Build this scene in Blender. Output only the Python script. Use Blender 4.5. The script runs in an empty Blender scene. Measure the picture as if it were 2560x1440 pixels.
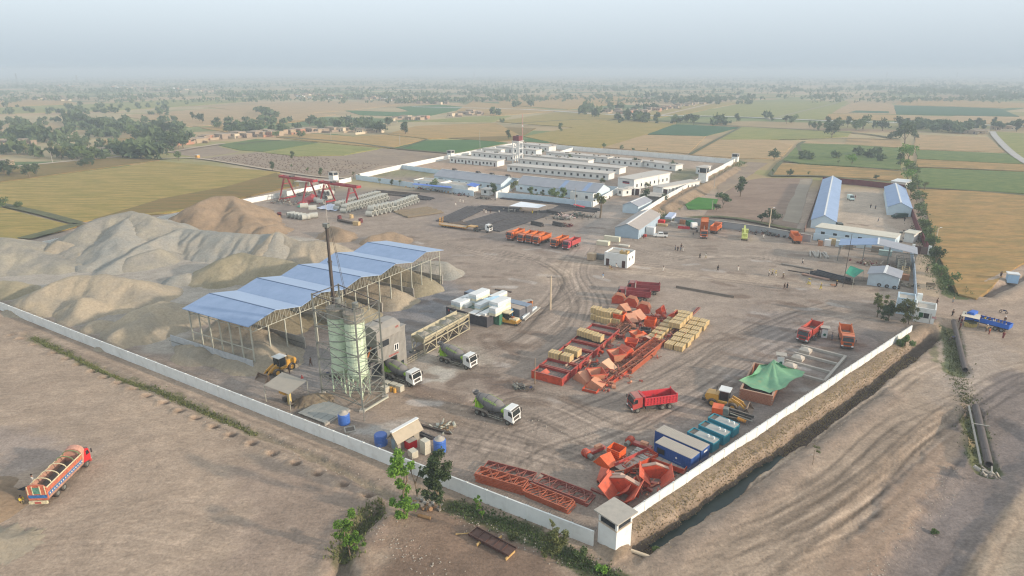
import bpy,math,random
import numpy as np
from mathutils import Vector,Matrix
random.seed(7);R=random.Random(11);NR=np.random.RandomState(5)
sc=bpy.context.scene
COL=sc.collection
PI=math.pi
CF,CH,CZ=1600.0,176.0,56.0
TH=math.atan((720-CH)/CF)
cam=bpy.data.cameras.new('camera');camo=bpy.data.objects.new('camera',cam);COL.objects.link(camo)
cam.sensor_width=36.0;cam.lens=36.0*CF/2560.0
cam.clip_start=1.0;cam.clip_end=60000
camo.location=(0,0,CZ);camo.rotation_euler=(PI/2-TH,0,0)
sc.camera=camo
SUN_AZ,SUN_EL=math.radians(-22),math.radians(15)
sv=Vector((math.cos(SUN_AZ)*math.cos(SUN_EL),math.sin(SUN_AZ)*math.cos(SUN_EL),math.sin(SUN_EL)))
sl=bpy.data.lights.new('sun','SUN');sl.energy=4.2;sl.angle=math.radians(1.5);sl.color=(1.0,0.85,0.69)
so=bpy.data.objects.new('sun',sl);COL.objects.link(so)
so.rotation_euler=(-sv).to_track_quat('-Z','Y').to_euler()
w=bpy.data.worlds.new('World');sc.world=w;w.use_nodes=True
nt=w.node_tree;nt.nodes.clear()
sky=nt.nodes.new('ShaderNodeTexSky');sky.sky_type='NISHITA';sky.sun_disc=False
sky.sun_elevation=SUN_EL;sky.sun_rotation=math.atan2(sv.x,sv.y)
sky.altitude=100;sky.air_density=1.2;sky.dust_density=4.5;sky.ozone_density=2.0
hs=nt.nodes.new('ShaderNodeHueSaturation');hs.inputs['Saturation'].default_value=0.62
mx=nt.nodes.new('ShaderNodeMixRGB');mx.inputs[0].default_value=0.72
tc=nt.nodes.new('ShaderNodeTexCoord');sxyz=nt.nodes.new('ShaderNodeSeparateXYZ');nt.links.new(tc.outputs['Generated'],sxyz.inputs[0])
rp=nt.nodes.new('ShaderNodeValToRGB');nt.links.new(sxyz.outputs['Z'],rp.inputs[0])
rp.color_ramp.elements[0].position=0.0;rp.color_ramp.elements[0].color=(.62,.73,.82,1)
rp.color_ramp.elements[1].position=.12;rp.color_ramp.elements[1].color=(.93,1.05,1.16,1)
vs_=nt.nodes.new('ShaderNodeVectorMath');vs_.operation='SCALE';vs_.inputs['Scale'].default_value=7.0;nt.links.new(rp.outputs[0],vs_.inputs[0])
bg=nt.nodes.new('ShaderNodeBackground');bg.inputs['Strength'].default_value=0.14
wo=nt.nodes.new('ShaderNodeOutputWorld')
nt.links.new(sky.outputs[0],hs.inputs['Color']);nt.links.new(hs.outputs[0],mx.inputs[1]);nt.links.new(vs_.outputs[0],mx.inputs[2])
nt.links.new(mx.outputs[0],bg.inputs[0]);nt.links.new(bg.outputs[0],wo.inputs[0])
sc.view_settings.view_transform='Standard';sc.view_settings.look='None'
sc.view_settings.exposure=0.15;sc.view_settings.gamma=1.0
sc.render.engine='CYCLES'
sc.cycles.max_bounces=5;sc.cycles.diffuse_bounces=2;sc.cycles.glossy_bounces=2
sc.cycles.volume_bounces=0;sc.cycles.transparent_max_bounces=6
sc.cycles.use_denoising=True;sc.cycles.pixel_filter_type='BLACKMAN_HARRIS';sc.cycles.filter_width=1.2
_s,_c=math.sin(TH),math.cos(TH)
def G(px,py,z=0.0):
 u=(px-1280)/CF;v=(py-720)/CF;t=(CZ-z)/(_s+v*_c)
 return Vector((u*t,(_c-v*_s)*t,z))
def P(x,y,z=0.0):
 Z=z-CZ;d=y*_c-Z*_s;up=y*_s+Z*_c
 return 1280+CF*x/d,720-CF*up/d
def ang(a,b):return math.atan2(b[1]-a[1],b[0]-a[0])
def rad(d):return math.radians(d)
AU,AV=rad(-33),rad(60)
def lin(c):
 return tuple(((x/255)/12.92 if x/255<=.04045 else((x/255+.055)/1.055)**2.4)for x in c)
class MB:
 def __init__(s):s.v=[];s.f=[];s.m=[]
 def add(s,vs,fs,m=0):
  n=len(s.v);s.v+=[tuple(v)for v in vs];s.f+=[tuple(i+n for i in f)for f in fs];s.m+=[m]*len(fs);return s
 def box(s,x0,x1,y0,y1,z0,z1,m=0):
  return s.add([(x0,y0,z0),(x1,y0,z0),(x1,y1,z0),(x0,y1,z0),(x0,y0,z1),(x1,y0,z1),(x1,y1,z1),(x0,y1,z1)],[(3,2,1,0),(4,5,6,7),(0,1,5,4),(1,2,6,5),(2,3,7,6),(3,0,4,7)],m)
 def hexa(s,b,t,m=0):
  return s.add(list(b)+list(t),[(3,2,1,0),(4,5,6,7),(0,1,5,4),(1,2,6,5),(2,3,7,6),(3,0,4,7)],m)
 def obb(s,c,sz,rz=0,m=0,rx=0,ry=0):
  M=Matrix.Translation(c)@Matrix.Rotation(rz,4,'Z')@Matrix.Rotation(ry,4,'Y')@Matrix.Rotation(rx,4,'X')
  a,b,h=sz[0]/2,sz[1]/2,sz[2]/2
  vs=[M@Vector(p)for p in((-a,-b,-h),(a,-b,-h),(a,b,-h),(-a,b,-h),(-a,-b,h),(a,-b,h),(a,b,h),(-a,b,h))]
  return s.add(vs,[(3,2,1,0),(4,5,6,7),(0,1,5,4),(1,2,6,5),(2,3,7,6),(3,0,4,7)],m)
 def beam(s,p,q,w=.1,h=None,m=0):
  h=h or w;p=Vector(p);q=Vector(q);d=(q-p)
  if d.length<1e-6:return s
  d.normalize();up=Vector((0,0,1))if abs(d.z)<.95 else Vector((1,0,0))
  a=d.cross(up).normalized()*w/2;b=a.cross(d).normalized()*h/2
  vs=[p-a-b,p+a-b,p+a+b,p-a+b,q-a-b,q+a-b,q+a+b,q-a+b]
  return s.add(vs,[(3,2,1,0),(4,5,6,7),(0,1,5,4),(1,2,6,5),(2,3,7,6),(3,0,4,7)],m)
 def cyl(s,p,q,r,r2=None,n=10,m=0,cap=True):
  r2=r if r2 is None else r2;p=Vector(p);q=Vector(q);d=(q-p).normalized()
  up=Vector((0,0,1))if abs(d.z)<.95 else Vector((1,0,0))
  a=d.cross(up).normalized();b=a.cross(d).normalized();vs=[]
  for c_,rr in((p,r),(q,r2)):
   for i in range(n):
    t=2*PI*i/n;vs.append(c_+a*math.cos(t)*rr+b*math.sin(t)*rr)
  fs=[(i,(i+1)%n,n+(i+1)%n,n+i)for i in range(n)]
  if cap:fs+=[tuple(reversed(range(n))),tuple(range(n,2*n))]
  return s.add(vs,fs,m)
 def lathe(s,p,q,prof,n=16,m=0):
  p=Vector(p);q=Vector(q);D=q-p;d=D.normalized()
  up=Vector((0,0,1))if abs(d.z)<.95 else Vector((1,0,0))
  a=d.cross(up).normalized();b=a.cross(d).normalized();vs=[]
  for t,r in prof:
   for i in range(n):
    th=2*PI*i/n;vs.append(p+D*t+a*math.cos(th)*r+b*math.sin(th)*r)
  fs=[]
  for k in range(len(prof)-1):
   fs+=[(k*n+i,k*n+(i+1)%n,(k+1)*n+(i+1)%n,(k+1)*n+i)for i in range(n)]
  return s.add(vs,fs,m)
 def pipe(s,p,q,ro,ri,n=14,m=0):
  return s.lathe(p,q,[(0,ri),(0,ro),(1,ro),(1,ri),(0,ri)],n,m)
 def prism(s,pts,a0,a1,ax='y',m=0):
  n=len(pts)
  def mk(p,a):return(p[0],a,p[1])if ax=='y' else((a,p[0],p[1])if ax=='x' else(p[0],p[1],a))
  vs=[mk(p,a0)for p in pts]+[mk(p,a1)for p in pts]
  return s.add(vs,[tuple(range(n)),tuple(reversed(range(n,2*n)))]+[(i,n+i,n+(i+1)%n,(i+1)%n)for i in range(n)],m)
 def plate(s,pts,th=.06,m=0):
  pts=[Vector(p)for p in pts];nrm=(pts[1]-pts[0]).cross(pts[2]-pts[0]).normalized()*th
  n=len(pts);vs=pts+[p+nrm for p in pts]
  return s.add(vs,[tuple(reversed(range(n))),tuple(range(n,2*n))]+[(i,(i+1)%n,n+(i+1)%n,n+i)for i in range(n)],m)
def mesh(name,mb,mats,smooth=False):
 me=bpy.data.meshes.new(name);me.from_pydata(mb.v,[],mb.f)
 if not isinstance(mats,(list,tuple)):mats=[mats]
 for m in mats:me.materials.append(m)
 if len(mats)>1:me.polygons.foreach_set('material_index',mb.m)
 if smooth:me.polygons.foreach_set('use_smooth',[True]*len(me.polygons))
 me.update();return me
def tag(o,label=None,cat=None,group=None,kind=None):
 if label:o['label']=label
 if cat:o['category']=cat
 if group:o['group']=group
 if kind:o['kind']=kind
 return o
def obj(name,mb,mats,parent=None,smooth=False,loc=(0,0,0),rz=0,**k):
 me=mb if isinstance(mb,bpy.types.Mesh)else mesh(name,mb,mats,smooth)
 o=bpy.data.objects.new(name,me);COL.objects.link(o);o.location=loc;o.rotation_euler=(0,0,rz)
 if parent:o.parent=parent
 return tag(o,**k)
def thing(name,label,cat,loc=(0,0,0),rz=0,group=None,sc_=1):
 o=bpy.data.objects.new(name,None);COL.objects.link(o);o.location=loc;o.rotation_euler=(0,0,rz)
 o.empty_display_size=.5
 if sc_!=1:o.scale=(sc_,)*3
 return tag(o,label,cat,group)
KIDS={}
def kids(o):
 return o.children
def copy_tree(root,loc,rz,label=None,group=None,remap=None,sc_=None):
 def cp(o,parent):
  c=o.copy();COL.objects.link(c);c.parent=parent
  if parent is not None:c.matrix_parent_inverse=Matrix()
  if remap and o.type=='MESH':
   for i,sl_ in enumerate(c.material_slots):
    nm_=sl_.material.name if sl_.material else None
    if nm_ in remap:
     sl_.link='OBJECT';sl_.material=remap[nm_]
  for ch in list(o.children):cp(ch,c)
  return c
 r=cp(root,None);r.location=loc;r.rotation_euler=(0,0,rz)
 if sc_:r.scale=(sc_,)*3 if not isinstance(sc_,tuple)else sc_
 if label:r['label']=label
 if group:r['group']=group
 return r
used=set()
def place(proto,loc,rz=0,label=None,group=None,remap=None,sc_=None):
 """first use moves the prototype itself, later uses copy it"""
 if proto.name not in used and not remap:
  used.add(proto.name);proto.location=loc;proto.rotation_euler=(0,0,rz)
  if label:proto['label']=label
  if group:proto['group']=group
  if sc_:proto.scale=(sc_,)*3 if not isinstance(sc_,tuple)else sc_
  return proto
 return copy_tree(proto,loc,rz,label,group,remap,sc_)
_O1=['','first','second','third','fourth','fifth','sixth','seventh','eighth','ninth','tenth','eleventh','twelfth','thirteenth','fourteenth','fifteenth','sixteenth','seventeenth','eighteenth','nineteenth']
_O10=['','','twenty','thirty','forty','fifty','sixty','seventy','eighty','ninety']
def _on(i):return _O1[i]if i<20 else(_O10[i//10][:-1]+'ieth' if i%10==0 else _O10[i//10]+'-'+_O1[i%10])
ORD=[_on(i)for i in range(1,99)]
def lettering(parent,body,size,m,loc=(0,0,0),rot=(PI/2,0,0),mw=None,center=False):
 cu=bpy.data.curves.new('lettering','FONT');cu.body=body;cu.size=size;cu.extrude=.01
 if center:cu.align_x='CENTER';cu.align_y='CENTER'
 o=bpy.data.objects.new('lettering_src',cu);COL.objects.link(o);me=bpy.data.meshes.new_from_object(o.evaluated_get(bpy.context.evaluated_depsgraph_get()));bpy.data.objects.remove(o);bpy.data.curves.remove(cu)
 me.name='lettering';me.materials.clear();me.materials.append(m);o=bpy.data.objects.new('lettering',me);COL.objects.link(o);o.parent=parent
 if mw is not None:o.matrix_local=mw
 else:o.location=loc;o.rotation_euler=rot
 return o
DUST=lin((176,158,138))
MATS={}
def mat(name,col,rough=.8,var=.18,scale=.8,dust=0.0,metal=0.0,bump=0.0,fine=9.0,spec=.3,stripe=None,rust=None):
 if name in MATS:return MATS[name]
 m=bpy.data.materials.new(name);m.use_nodes=True;t=m.node_tree;N=t.nodes;Lk=t.links.new
 b=N['Principled BSDF'];b.inputs['Roughness'].default_value=rough;b.inputs['Metallic'].default_value=metal
 b.inputs['Specular IOR Level'].default_value=spec
 g=N.new('ShaderNodeNewGeometry')
 n1=N.new('ShaderNodeTexNoise');n1.inputs['Scale'].default_value=scale;n1.inputs['Detail'].default_value=6;n1.inputs['Roughness'].default_value=.65
 Lk(g.outputs['Position'],n1.inputs['Vector'])
 mr=N.new('ShaderNodeMapRange');mr.inputs['From Min'].default_value=.3;mr.inputs['From Max'].default_value=.7
 mr.inputs['To Min'].default_value=1-var;mr.inputs['To Max'].default_value=1+var
 Lk(n1.outputs['Fac'],mr.inputs['Value'])
 mul=N.new('ShaderNodeVectorMath');mul.operation='SCALE';mul.inputs[0].default_value=lin(col)
 Lk(mr.outputs[0],mul.inputs['Scale'])
 out=mul.outputs[0]
 if rust:
  n3=N.new('ShaderNodeTexNoise');n3.inputs['Scale'].default_value=scale*2.2;n3.inputs['Detail'].default_value=8
  Lk(g.outputs['Position'],n3.inputs['Vector'])
  r3=N.new('ShaderNodeMapRange');r3.inputs['From Min'].default_value=.55;r3.inputs['From Max'].default_value=.72
  r3.inputs['To Max'].default_value=rust[1];Lk(n3.outputs['Fac'],r3.inputs['Value'])
  x3=N.new('ShaderNodeMixRGB');x3.inputs[2].default_value=lin(rust[0])+(1,);Lk(r3.outputs[0],x3.inputs[0]);Lk(out,x3.inputs[1]);out=x3.outputs[0]
 if dust>0:
  sx=N.new('ShaderNodeSeparateXYZ');Lk(g.outputs['Normal'],sx.inputs[0])
  d1=N.new('ShaderNodeMapRange');d1.inputs['From Min'].default_value=-.4;d1.inputs['From Max'].default_value=.95
  d1.inputs['To Min'].default_value=.12*dust;d1.inputs['To Max'].default_value=dust;Lk(sx.outputs['Z'],d1.inputs['Value'])
  dm=N.new('ShaderNodeMath');dm.operation='MULTIPLY';Lk(d1.outputs[0],dm.inputs[0])
  d2=N.new('ShaderNodeMapRange');d2.inputs['From Min'].default_value=.25;d2.inputs['From Max'].default_value=.65;d2.inputs['To Min'].default_value=.55;d2.inputs['To Max'].default_value=1.1
  Lk(n1.outputs['Fac'],d2.inputs['Value']);Lk(d2.outputs[0],dm.inputs[1])
  x=N.new('ShaderNodeMixRGB');x.inputs[2].default_value=DUST+(1,);Lk(dm.outputs[0],x.inputs[0]);Lk(out,x.inputs[1]);out=x.outputs[0]
 Lk(out,b.inputs['Base Color'])
 if bump>0:
  n2=N.new('ShaderNodeTexNoise');n2.inputs['Scale'].default_value=fine;n2.inputs['Detail'].default_value=5
  Lk(g.outputs['Position'],n2.inputs['Vector'])
  bp=N.new('ShaderNodeBump');bp.inputs['Strength'].default_value=min(1,bump);bp.inputs['Distance'].default_value=bump*.3
  Lk(n2.outputs['Fac'],bp.inputs['Height']);Lk(bp.outputs[0],b.inputs['Normal'])
 MATS[name]=m;return m
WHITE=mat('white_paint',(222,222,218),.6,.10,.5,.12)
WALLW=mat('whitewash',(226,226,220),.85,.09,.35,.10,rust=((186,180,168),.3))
CONC=mat('concrete',(170,165,155),.9,.15,1.2,.3,bump=.1)
CONCD=mat('concrete_dark',(128,122,112),.9,.2,.8,.35,bump=.15)
STEEL=mat('steel_grey',(120,124,118),.5,.2,1.5,.25,metal=.2)
STEELP=mat('steel_pale_paint',(176,176,160),.6,.12,1.2,.25)
DARK=mat('dark_steel',(44,46,50),.6,.3,2,.35)
BLACK=mat('rubber',(30,30,32),.85,.3,3,.35)
GLASS=mat('dark_glass',(28,38,42),.08,.1,1,.06,spec=.6)
ROOFBL=mat('blue_sheet',(124,152,188),.5,.12,.35,.16,spec=.4)
ROOFGR=mat('grey_sheet',(142,148,158),.5,.10,.4,.22)
BLUESHADEW=mat('pale_blue_and_shaded_wall',(196,212,220),.8,.08,.5,.10)  # pale blue paint; on the compound walls it is shade painted over white
ORANGE=mat('orange_paint',(222,84,14),.5,.18,1.2,.22,rust=((160,66,30),.4))
ORANGED=mat('orange_steel',(196,60,16),.6,.25,.8,.30,rust=((130,44,26),.7))
RED=mat('red_paint',(176,26,34),.5,.18,1.2,.5)
REDP=mat('crimson_paint',(196,30,50),.5,.15,1.2,.22)
REDS=mat('red_steel',(168,36,28),.6,.2,1.0,.45)
YELLOW=mat('yellow_paint',(206,150,32),.5,.15,1.5,.45)
WOOD=mat('crate_wood',(190,164,118),.85,.2,2.5,.3)
PIPEC=mat('pipe_concrete',(178,178,168),.9,.12,1.5,.15)
MINT=mat('mint_paint',(204,222,192),.55,.10,.9,.18,rust=((150,158,130),.5))
TEAL=mat('teal_paint',(36,132,150),.45,.15,1.0,.10)
BLUE=mat('blue_paint',(30,78,142),.45,.15,1.0,.12)
TANKBL=mat('blue_tank_plastic',(36,96,176),.4,.12,1,.18)
LIME=mat('lime_paint',(150,196,40),.5,.12,1.5,.25)
DRUMG=mat('drum_grey',(96,98,102),.6,.18,1.2,.35)
NAVY=mat('navy_paint',(42,52,68),.6,.2,1.0,.4)
GREENP=mat('green_paint',(36,116,88),.6,.2,1.0,.35)
PANELG=mat('sandwich_panel',(196,208,210),.6,.12,1.0,.25)
MAROON=mat('maroon_paint',(104,34,40),.7,.2,.6,.15)
GATEB=mat('dark_brown_gate',(70,38,34),.6,.2,1,.1)
MUDW=mat('mud_brick',(168,148,122),.95,.16,.5,.25,bump=.1)
MUDR=mat('mud_roof',(160,140,116),.95,.15,.4,.3)
BRICK=mat('red_brick',(164,100,72),.9,.2,3,.3,bump=.1)
REBAR=mat('rebar_rust',(64,54,50),.85,.3,1.2,.25)
REBARB=mat('rebar_dark',(52,56,64),.8,.3,.6,.2)
BARK=mat('bark',(120,104,84),.95,.25,3)
SKIN=mat('skin',(126,84,60),.6,.05)
CLW=mat('cloth_white',(214,208,196),.9,.06)
CLB=mat('cloth_black',(34,34,38),.9,.1)
CLN=mat('cloth_brown',(96,74,60),.9,.1)
CLT=mat('cloth_tan',(170,150,112),.9,.08)
CLG=mat('cloth_grey',(120,126,132),.9,.08)
CLBL=mat('cloth_blue',(150,178,210),.9,.08)
CLR=mat('cloth_maroon',(104,34,38),.9,.1)
CLY=mat('cloth_yellow',(208,186,64),.9,.08)
HAIR=mat('hair_black',(26,22,20),.8,.1)
def leafmat(name,col,var=.35,scale=.6):
 m=bpy.data.materials.new(name);m.use_nodes=True;t=m.node_tree;N=t.nodes;Lk=t.links.new
 b=N['Principled BSDF'];b.inputs['Roughness'].default_value=.7;b.inputs['Specular IOR Level'].default_value=.2
 g=N.new('ShaderNodeNewGeometry');oi=N.new('ShaderNodeObjectInfo')
 n1=N.new('ShaderNodeTexNoise');n1.inputs['Scale'].default_value=scale;n1.inputs['Detail'].default_value=3;Lk(g.outputs['Position'],n1.inputs['Vector'])
 ad=N.new('ShaderNodeMath');ad.operation='MULTIPLY_ADD';ad.inputs[1].default_value=.5;Lk(oi.outputs['Random'],ad.inputs[0]);Lk(n1.outputs['Fac'],ad.inputs[2])
 mr=N.new('ShaderNodeMapRange');mr.inputs['From Min'].default_value=.4;mr.inputs['From Max'].default_value=1.1;mr.inputs['To Min'].default_value=1-var;mr.inputs['To Max'].default_value=1+var
 Lk(ad.outputs[0],mr.inputs['Value'])
 mul=N.new('ShaderNodeVectorMath');mul.operation='SCALE';mul.inputs[0].default_value=lin(col);Lk(mr.outputs[0],mul.inputs['Scale'])
 Lk(mul.outputs[0],b.inputs['Base Color'])
 tr=N.new('ShaderNodeBsdfTranslucent');Lk(mul.outputs[0],tr.inputs['Color']);ms=N.new('ShaderNodeMixShader');ms.inputs[0].default_value=.25
 Lk(b.outputs[0],ms.inputs[1]);Lk(tr.outputs[0],ms.inputs[2]);Lk(ms.outputs[0],N['Material Output'].inputs[0])
 return m
LEAFD=leafmat('leaf_dark',(80,94,62));LEAFM=leafmat('leaf_mid',(100,116,70));LEAFB=leafmat('leaf_bright',(108,142,56));LEAFO=leafmat('leaf_olive',(112,116,72))
LEAFDRY=leafmat('dry_grass',(190,170,132),.25,1.2)
def vnoise(x,y,s,seed=0):
 rs=np.random.RandomState(seed);T=rs.rand(256,256)
 X=x/s;Y=y/s;xi=np.floor(X).astype(int);yi=np.floor(Y).astype(int);fx=X-xi;fy=Y-yi
 fx=fx*fx*(3-2*fx);fy=fy*fy*(3-2*fy)
 a=T[xi%256,yi%256];b=T[(xi+1)%256,yi%256];c=T[xi%256,(yi+1)%256];d=T[(xi+1)%256,(yi+1)%256]
 return(a*(1-fx)+b*fx)*(1-fy)+(c*(1-fx)+d*fx)*fy
def fbm(x,y,s,seed=0,o=4):
 r=0;a=.5;t=0
 for k in range(o):
  r=r+a*vnoise(x+31*k,y+17*k,s/2**k,seed+k);t+=a;a*=.55
 return r/t
def sm(a,b,x):
 t=np.clip((x-a)/(b-a),0,1);return t*t*(3-2*t)
def pdist(X,Y,pts):
 """distance to a polyline, parameter along it (metres) and signed side"""
 best=np.full(X.shape,1e9);par=np.zeros(X.shape);acc=0;side=np.zeros(X.shape)
 for(a,b)in zip(pts[:-1],pts[1:]):
  dx,dy=b[0]-a[0],b[1]-a[1];L=math.hypot(dx,dy)
  t=np.clip(((X-a[0])*dx+(Y-a[1])*dy)/(L*L),0,1)
  d=np.hypot(X-a[0]-t*dx,Y-a[1]-t*dy);k=d<best
  best=np.where(k,d,best);par=np.where(k,acc+t*L,par)
  side=np.where(k,np.sign(dx*(Y-a[1])-dy*(X-a[0])),side);acc+=L
 return best,par,side
def gp(pts):return[tuple(G(*p)[:2])for p in pts]
def smooth_line(pts,n=8):
 out=[];p=[np.array(q,float)for q in pts];p=[2*p[0]-p[1]]+p+[2*p[-1]-p[-2]]
 for i in range(1,len(p)-2):
  for k in range(n):
   t=k/n;out.append(tuple(.5*(2*p[i]+(p[i+1]-p[i-1])*t+(2*p[i-1]-5*p[i]+4*p[i+1]-p[i+2])*t*t+(3*p[i]-p[i-1]-3*p[i+1]+p[i+2])*t**3)))
 out.append(tuple(p[-2]));return out
def axis(segs,lo,hi):
 a=[]
 for x0,x1,st in segs:a+=list(np.arange(x0,x1,st))
 a.append(segs[-1][1]);st=segs[-1][2]
 while a[-1]<hi:st*=1.22;a.append(a[-1]+st)
 st=segs[0][2];b=[a[0]]
 while b[-1]>lo:st*=1.22;b.append(b[-1]-st)
 return np.array(b[:0:-1]+a)
gx=axis([(-125,-66,.7),(-66,88,.33),(88,175,.7)],-14000,14000)
gy=axis([(42,122,.33),(122,190,.55),(190,300,.9)],-500,16000)
GX,GY=np.meshgrid(gx,gy)
GZ=np.zeros(GX.shape);GC=np.zeros(GX.shape+(3,));GF=np.zeros(GX.shape)
base=np.array(lin((168,149,127)));yardc=np.array(lin((156,141,124)))
n1=fbm(GX,GY,22,1);n2=fbm(GX,GY,5,2);n3=fbm(GX,GY,1.3,3,3)
n4=fbm(GX*.5+GY*.2,GY*1.2-GX*.5,3.5,21,4)
GC[:]=base
def bb(pts,pad):
 xs=[p[0]for p in pts];ys=[p[1]for p in pts]
 i0,i1=np.searchsorted(gx,min(xs)-pad),np.searchsorted(gx,max(xs)+pad)
 j0,j1=np.searchsorted(gy,min(ys)-pad),np.searchsorted(gy,max(ys)+pad)
 return slice(j0,j1),slice(i0,i1)
def inpoly(X,Y,pts):
 r=np.zeros(X.shape,bool);n=len(pts)
 for i in range(n):
  (x0,y0),(x1,y1)=pts[i],pts[(i+1)%n]
  if y0==y1:continue
  c=((y0>Y)!=(y1>Y))&(X<(x1-x0)*(Y-y0)/(y1-y0)+x0);r^=c
 return r
def paint(pts,col,k=1.0,feather=2.0,edge=.5,sc=4,seed=9,world=False):
 """earth of another colour: polygon in photo points with a ragged edge"""
 w_=pts if world else gp(pts);s=bb(w_,feather*2);X,Y=GX[s],GY[s]
 if X.size==0:return
 ins=inpoly(X,Y,w_);d,_,_=pdist(X,Y,w_+[w_[0]])
 sd=np.where(ins,d,-d)+(fbm(X,Y,sc,seed)-.5)*feather*2*edge*2
 m=(sm(-feather,feather,sd)*k)[...,None];GC[s]=GC[s]*(1-m)+np.array(lin(col))*m
def stroke(pts,wid,col=None,k=.5,dark=None,dz=0,feather=.3,world=False,ragged=0,seed=4):
 w_=pts if world else gp(pts);s=bb(w_,wid+feather+ragged+.5);X,Y=GX[s],GY[s]
 if X.size==0:return
 d,par,_=pdist(X,Y,w_)
 if ragged:d=d+(fbm(X,Y,3,seed)-.5)*2*ragged
 m=1-sm(wid/2,wid/2+feather,d)
 if col is not None:mm=(m*k)[...,None];GC[s]=GC[s]*(1-mm)+np.array(lin(col))*mm
 if dark is not None:GC[s]*=(1+(dark-1)*m)[...,None]
 if dz:GZ[s]+=dz*m
YARD=[(-60,735),(1490,1368),(1573,1310),(2283,838),(2300,620),(2040,560),(1650,540),(1597,535),(1500,470),(880,440),(590,510),(-60,625)]
paint(YARD,(156,141,124),1,.6,.2)
paint([(1100,1270),(1400,1400),(1560,1500),(900,1500),(960,1380),(1080,1330)],(122,100,82),.8,3,.7)
paint([(960,1290),(1130,1265),(1230,1300),(1180,1380),(900,1400)],(150,126,104),.6,2,.8)
paint([(600,1150),(980,1180),(960,1330),(820,1440),(560,1440)],(152,134,118),.5,4,.8)
paint([(-50,1060),(120,1080),(200,1130),(60,1180),(-50,1190)],(150,140,132),.5,3,.8)
paint([(-80,800),(250,900),(600,1060),(500,1120),(150,960),(-80,900)],(176,156,132),.5,4,.6)
paint([(640,940),(760,985),(960,960),(1060,900),(1190,790),(1140,730),(1040,690),(900,760),(700,800)],(146,140,132),.85,3,.6)
paint([(1020,720),(1130,700),(1180,740),(1080,800),(960,800)],(134,134,134),.6,3,.7)
paint([(430,830),(640,925),(760,990),(700,1030),(520,950),(400,870)],(150,140,128),.7,2,.6)
paint([(-60,640),(400,560),(830,600),(900,700),(480,760),(470,880),(380,880),(-60,720)],(170,162,146),.9,3,.5)
paint([(1040,960),(1130,945),(1230,905),(1205,880),(1110,850),(1000,910)],(172,160,142),.8,2,.8)
paint([(1065,925),(1095,915),(1135,925),(1130,945),(1105,957),(1070,950)],(186,180,164),.9,.7,.8,2)
stroke([(1050,968),(1090,985),(1140,1000),(1195,1022)],3.2,(104,92,84),.75,ragged=1.6,feather=.8)
stroke([(1130,960),(1170,935),(1240,940)],1.8,(112,96,82),.6,ragged=1.2,feather=.8)
paint([(1210,950),(1290,945),(1310,975),(1270,995),(1215,980)],(120,102,88),.7,1.2,.9,2)
paint([(940,1060),(1020,1045),(1030,1075),(930,1095),(880,1080)],(178,172,160),.85,.8,.6,2)
paint([(900,1000),(1040,960),(1180,1010),(1160,1060),(1040,1060),(930,1050)],(158,136,112),.5,3,.7)
stroke([(1430,640),(1500,560),(1560,515),(1600,488)],6,(172,158,142),.75,feather=3,ragged=1)
stroke([(1380,700),(1430,650),(1560,672),(1760,690),(2000,705),(2250,742),(2350,765)],6,(176,158,136),.75,feather=3,ragged=1.2)
stroke([(2350,765),(2480,790),(2600,800)],9,(170,150,130),.6,feather=4,ragged=2)
paint([(2290,625),(2325,625),(2350,745),(2292,735)],(192,170,138),.85,.6,.3)
paint([(2110,465),(2215,480),(2215,560),(2270,590),(2250,605),(2090,565),(2040,560)],(184,168,146),.8,1.5,.5)
paint([(1600,560),(2280,640),(2280,740),(1950,690),(1600,660)],(158,144,126),.6,4,.6)
paint([(1870,760),(2270,830),(2100,960),(1850,1060),(1760,1000),(1860,880)],(138,128,118),.75,4,.7)
paint([(1620,1120),(1760,1040),(1900,1010),(1990,1030),(1580,1290),(1480,1330)],(134,124,114),.7,3,.6)
paint([(1300,560),(1500,560),(1460,600),(1420,640),(1250,610),(1060,580),(1080,500),(1240,510)],(142,130,118),.6,3,.7)
paint([(680,495),(820,470),(1000,470),(1100,480),(1130,500),(900,530),(700,530)],(132,122,112),.7,3,.7)
paint([(1450,560),(1500,500),(1540,500),(1460,600)],(150,142,130),.6,2,.5)
paint([(1130,420),(1820,440),(1790,420),(1600,505),(1100,450)],(150,132,114),.6,3,.7)
paint([(1020,415),(1260,415),(1300,440),(1050,425)],(176,150,124),.8,3,.7)
paint([(900,440),(1000,418),(1100,430),(1090,440)],(110,116,74),.7,2,.9)
paint([(1080,445),(1500,470),(1500,478),(1100,462)],(128,116,96),.6,2,.9)
paint([(1690,425),(1800,425),(1740,450),(1660,450)],(104,112,74),.7,2,.9)
paint([(1600,1370),(1900,1180),(2330,880),(2620,880),(2620,1500),(1500,1500)],(164,146,124),.8,3,.5)
paint([(2330,890),(2420,840),(2560,880),(2560,1000),(2360,1000)],(170,156,140),.6,4,.7)
stroke([(2200,1460),(2330,1240),(2440,1120),(2570,960)],7.5,(122,112,104),.85,feather=2.5,ragged=1.2)
stroke([(2330,1500),(2420,1330),(2500,1220),(2600,1100)],6,(132,122,114),.8,feather=2,ragged=1)
stroke([(2440,1500),(2490,1400),(2560,1290),(2640,1200)],3.2,(186,164,136),.8,feather=1,ragged=.5)
def green(pts,wid,k=.8,col=(96,100,58),rag=1.2):stroke(pts,wid,col,k,feather=.6,ragged=rag,seed=8)
green([(80,842),(170,885),(270,935),(368,968)],1.3);green([(400,978),(480,1012),(560,1050),(640,1085)],1.0,.6)
green([(1125,1262),(1240,1300),(1330,1340),(1440,1400),(1540,1450)],2.0,.85,(78,86,52),1.6)
green([(860,1400),(880,1330),(920,1290)],1.5,.7)
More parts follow.
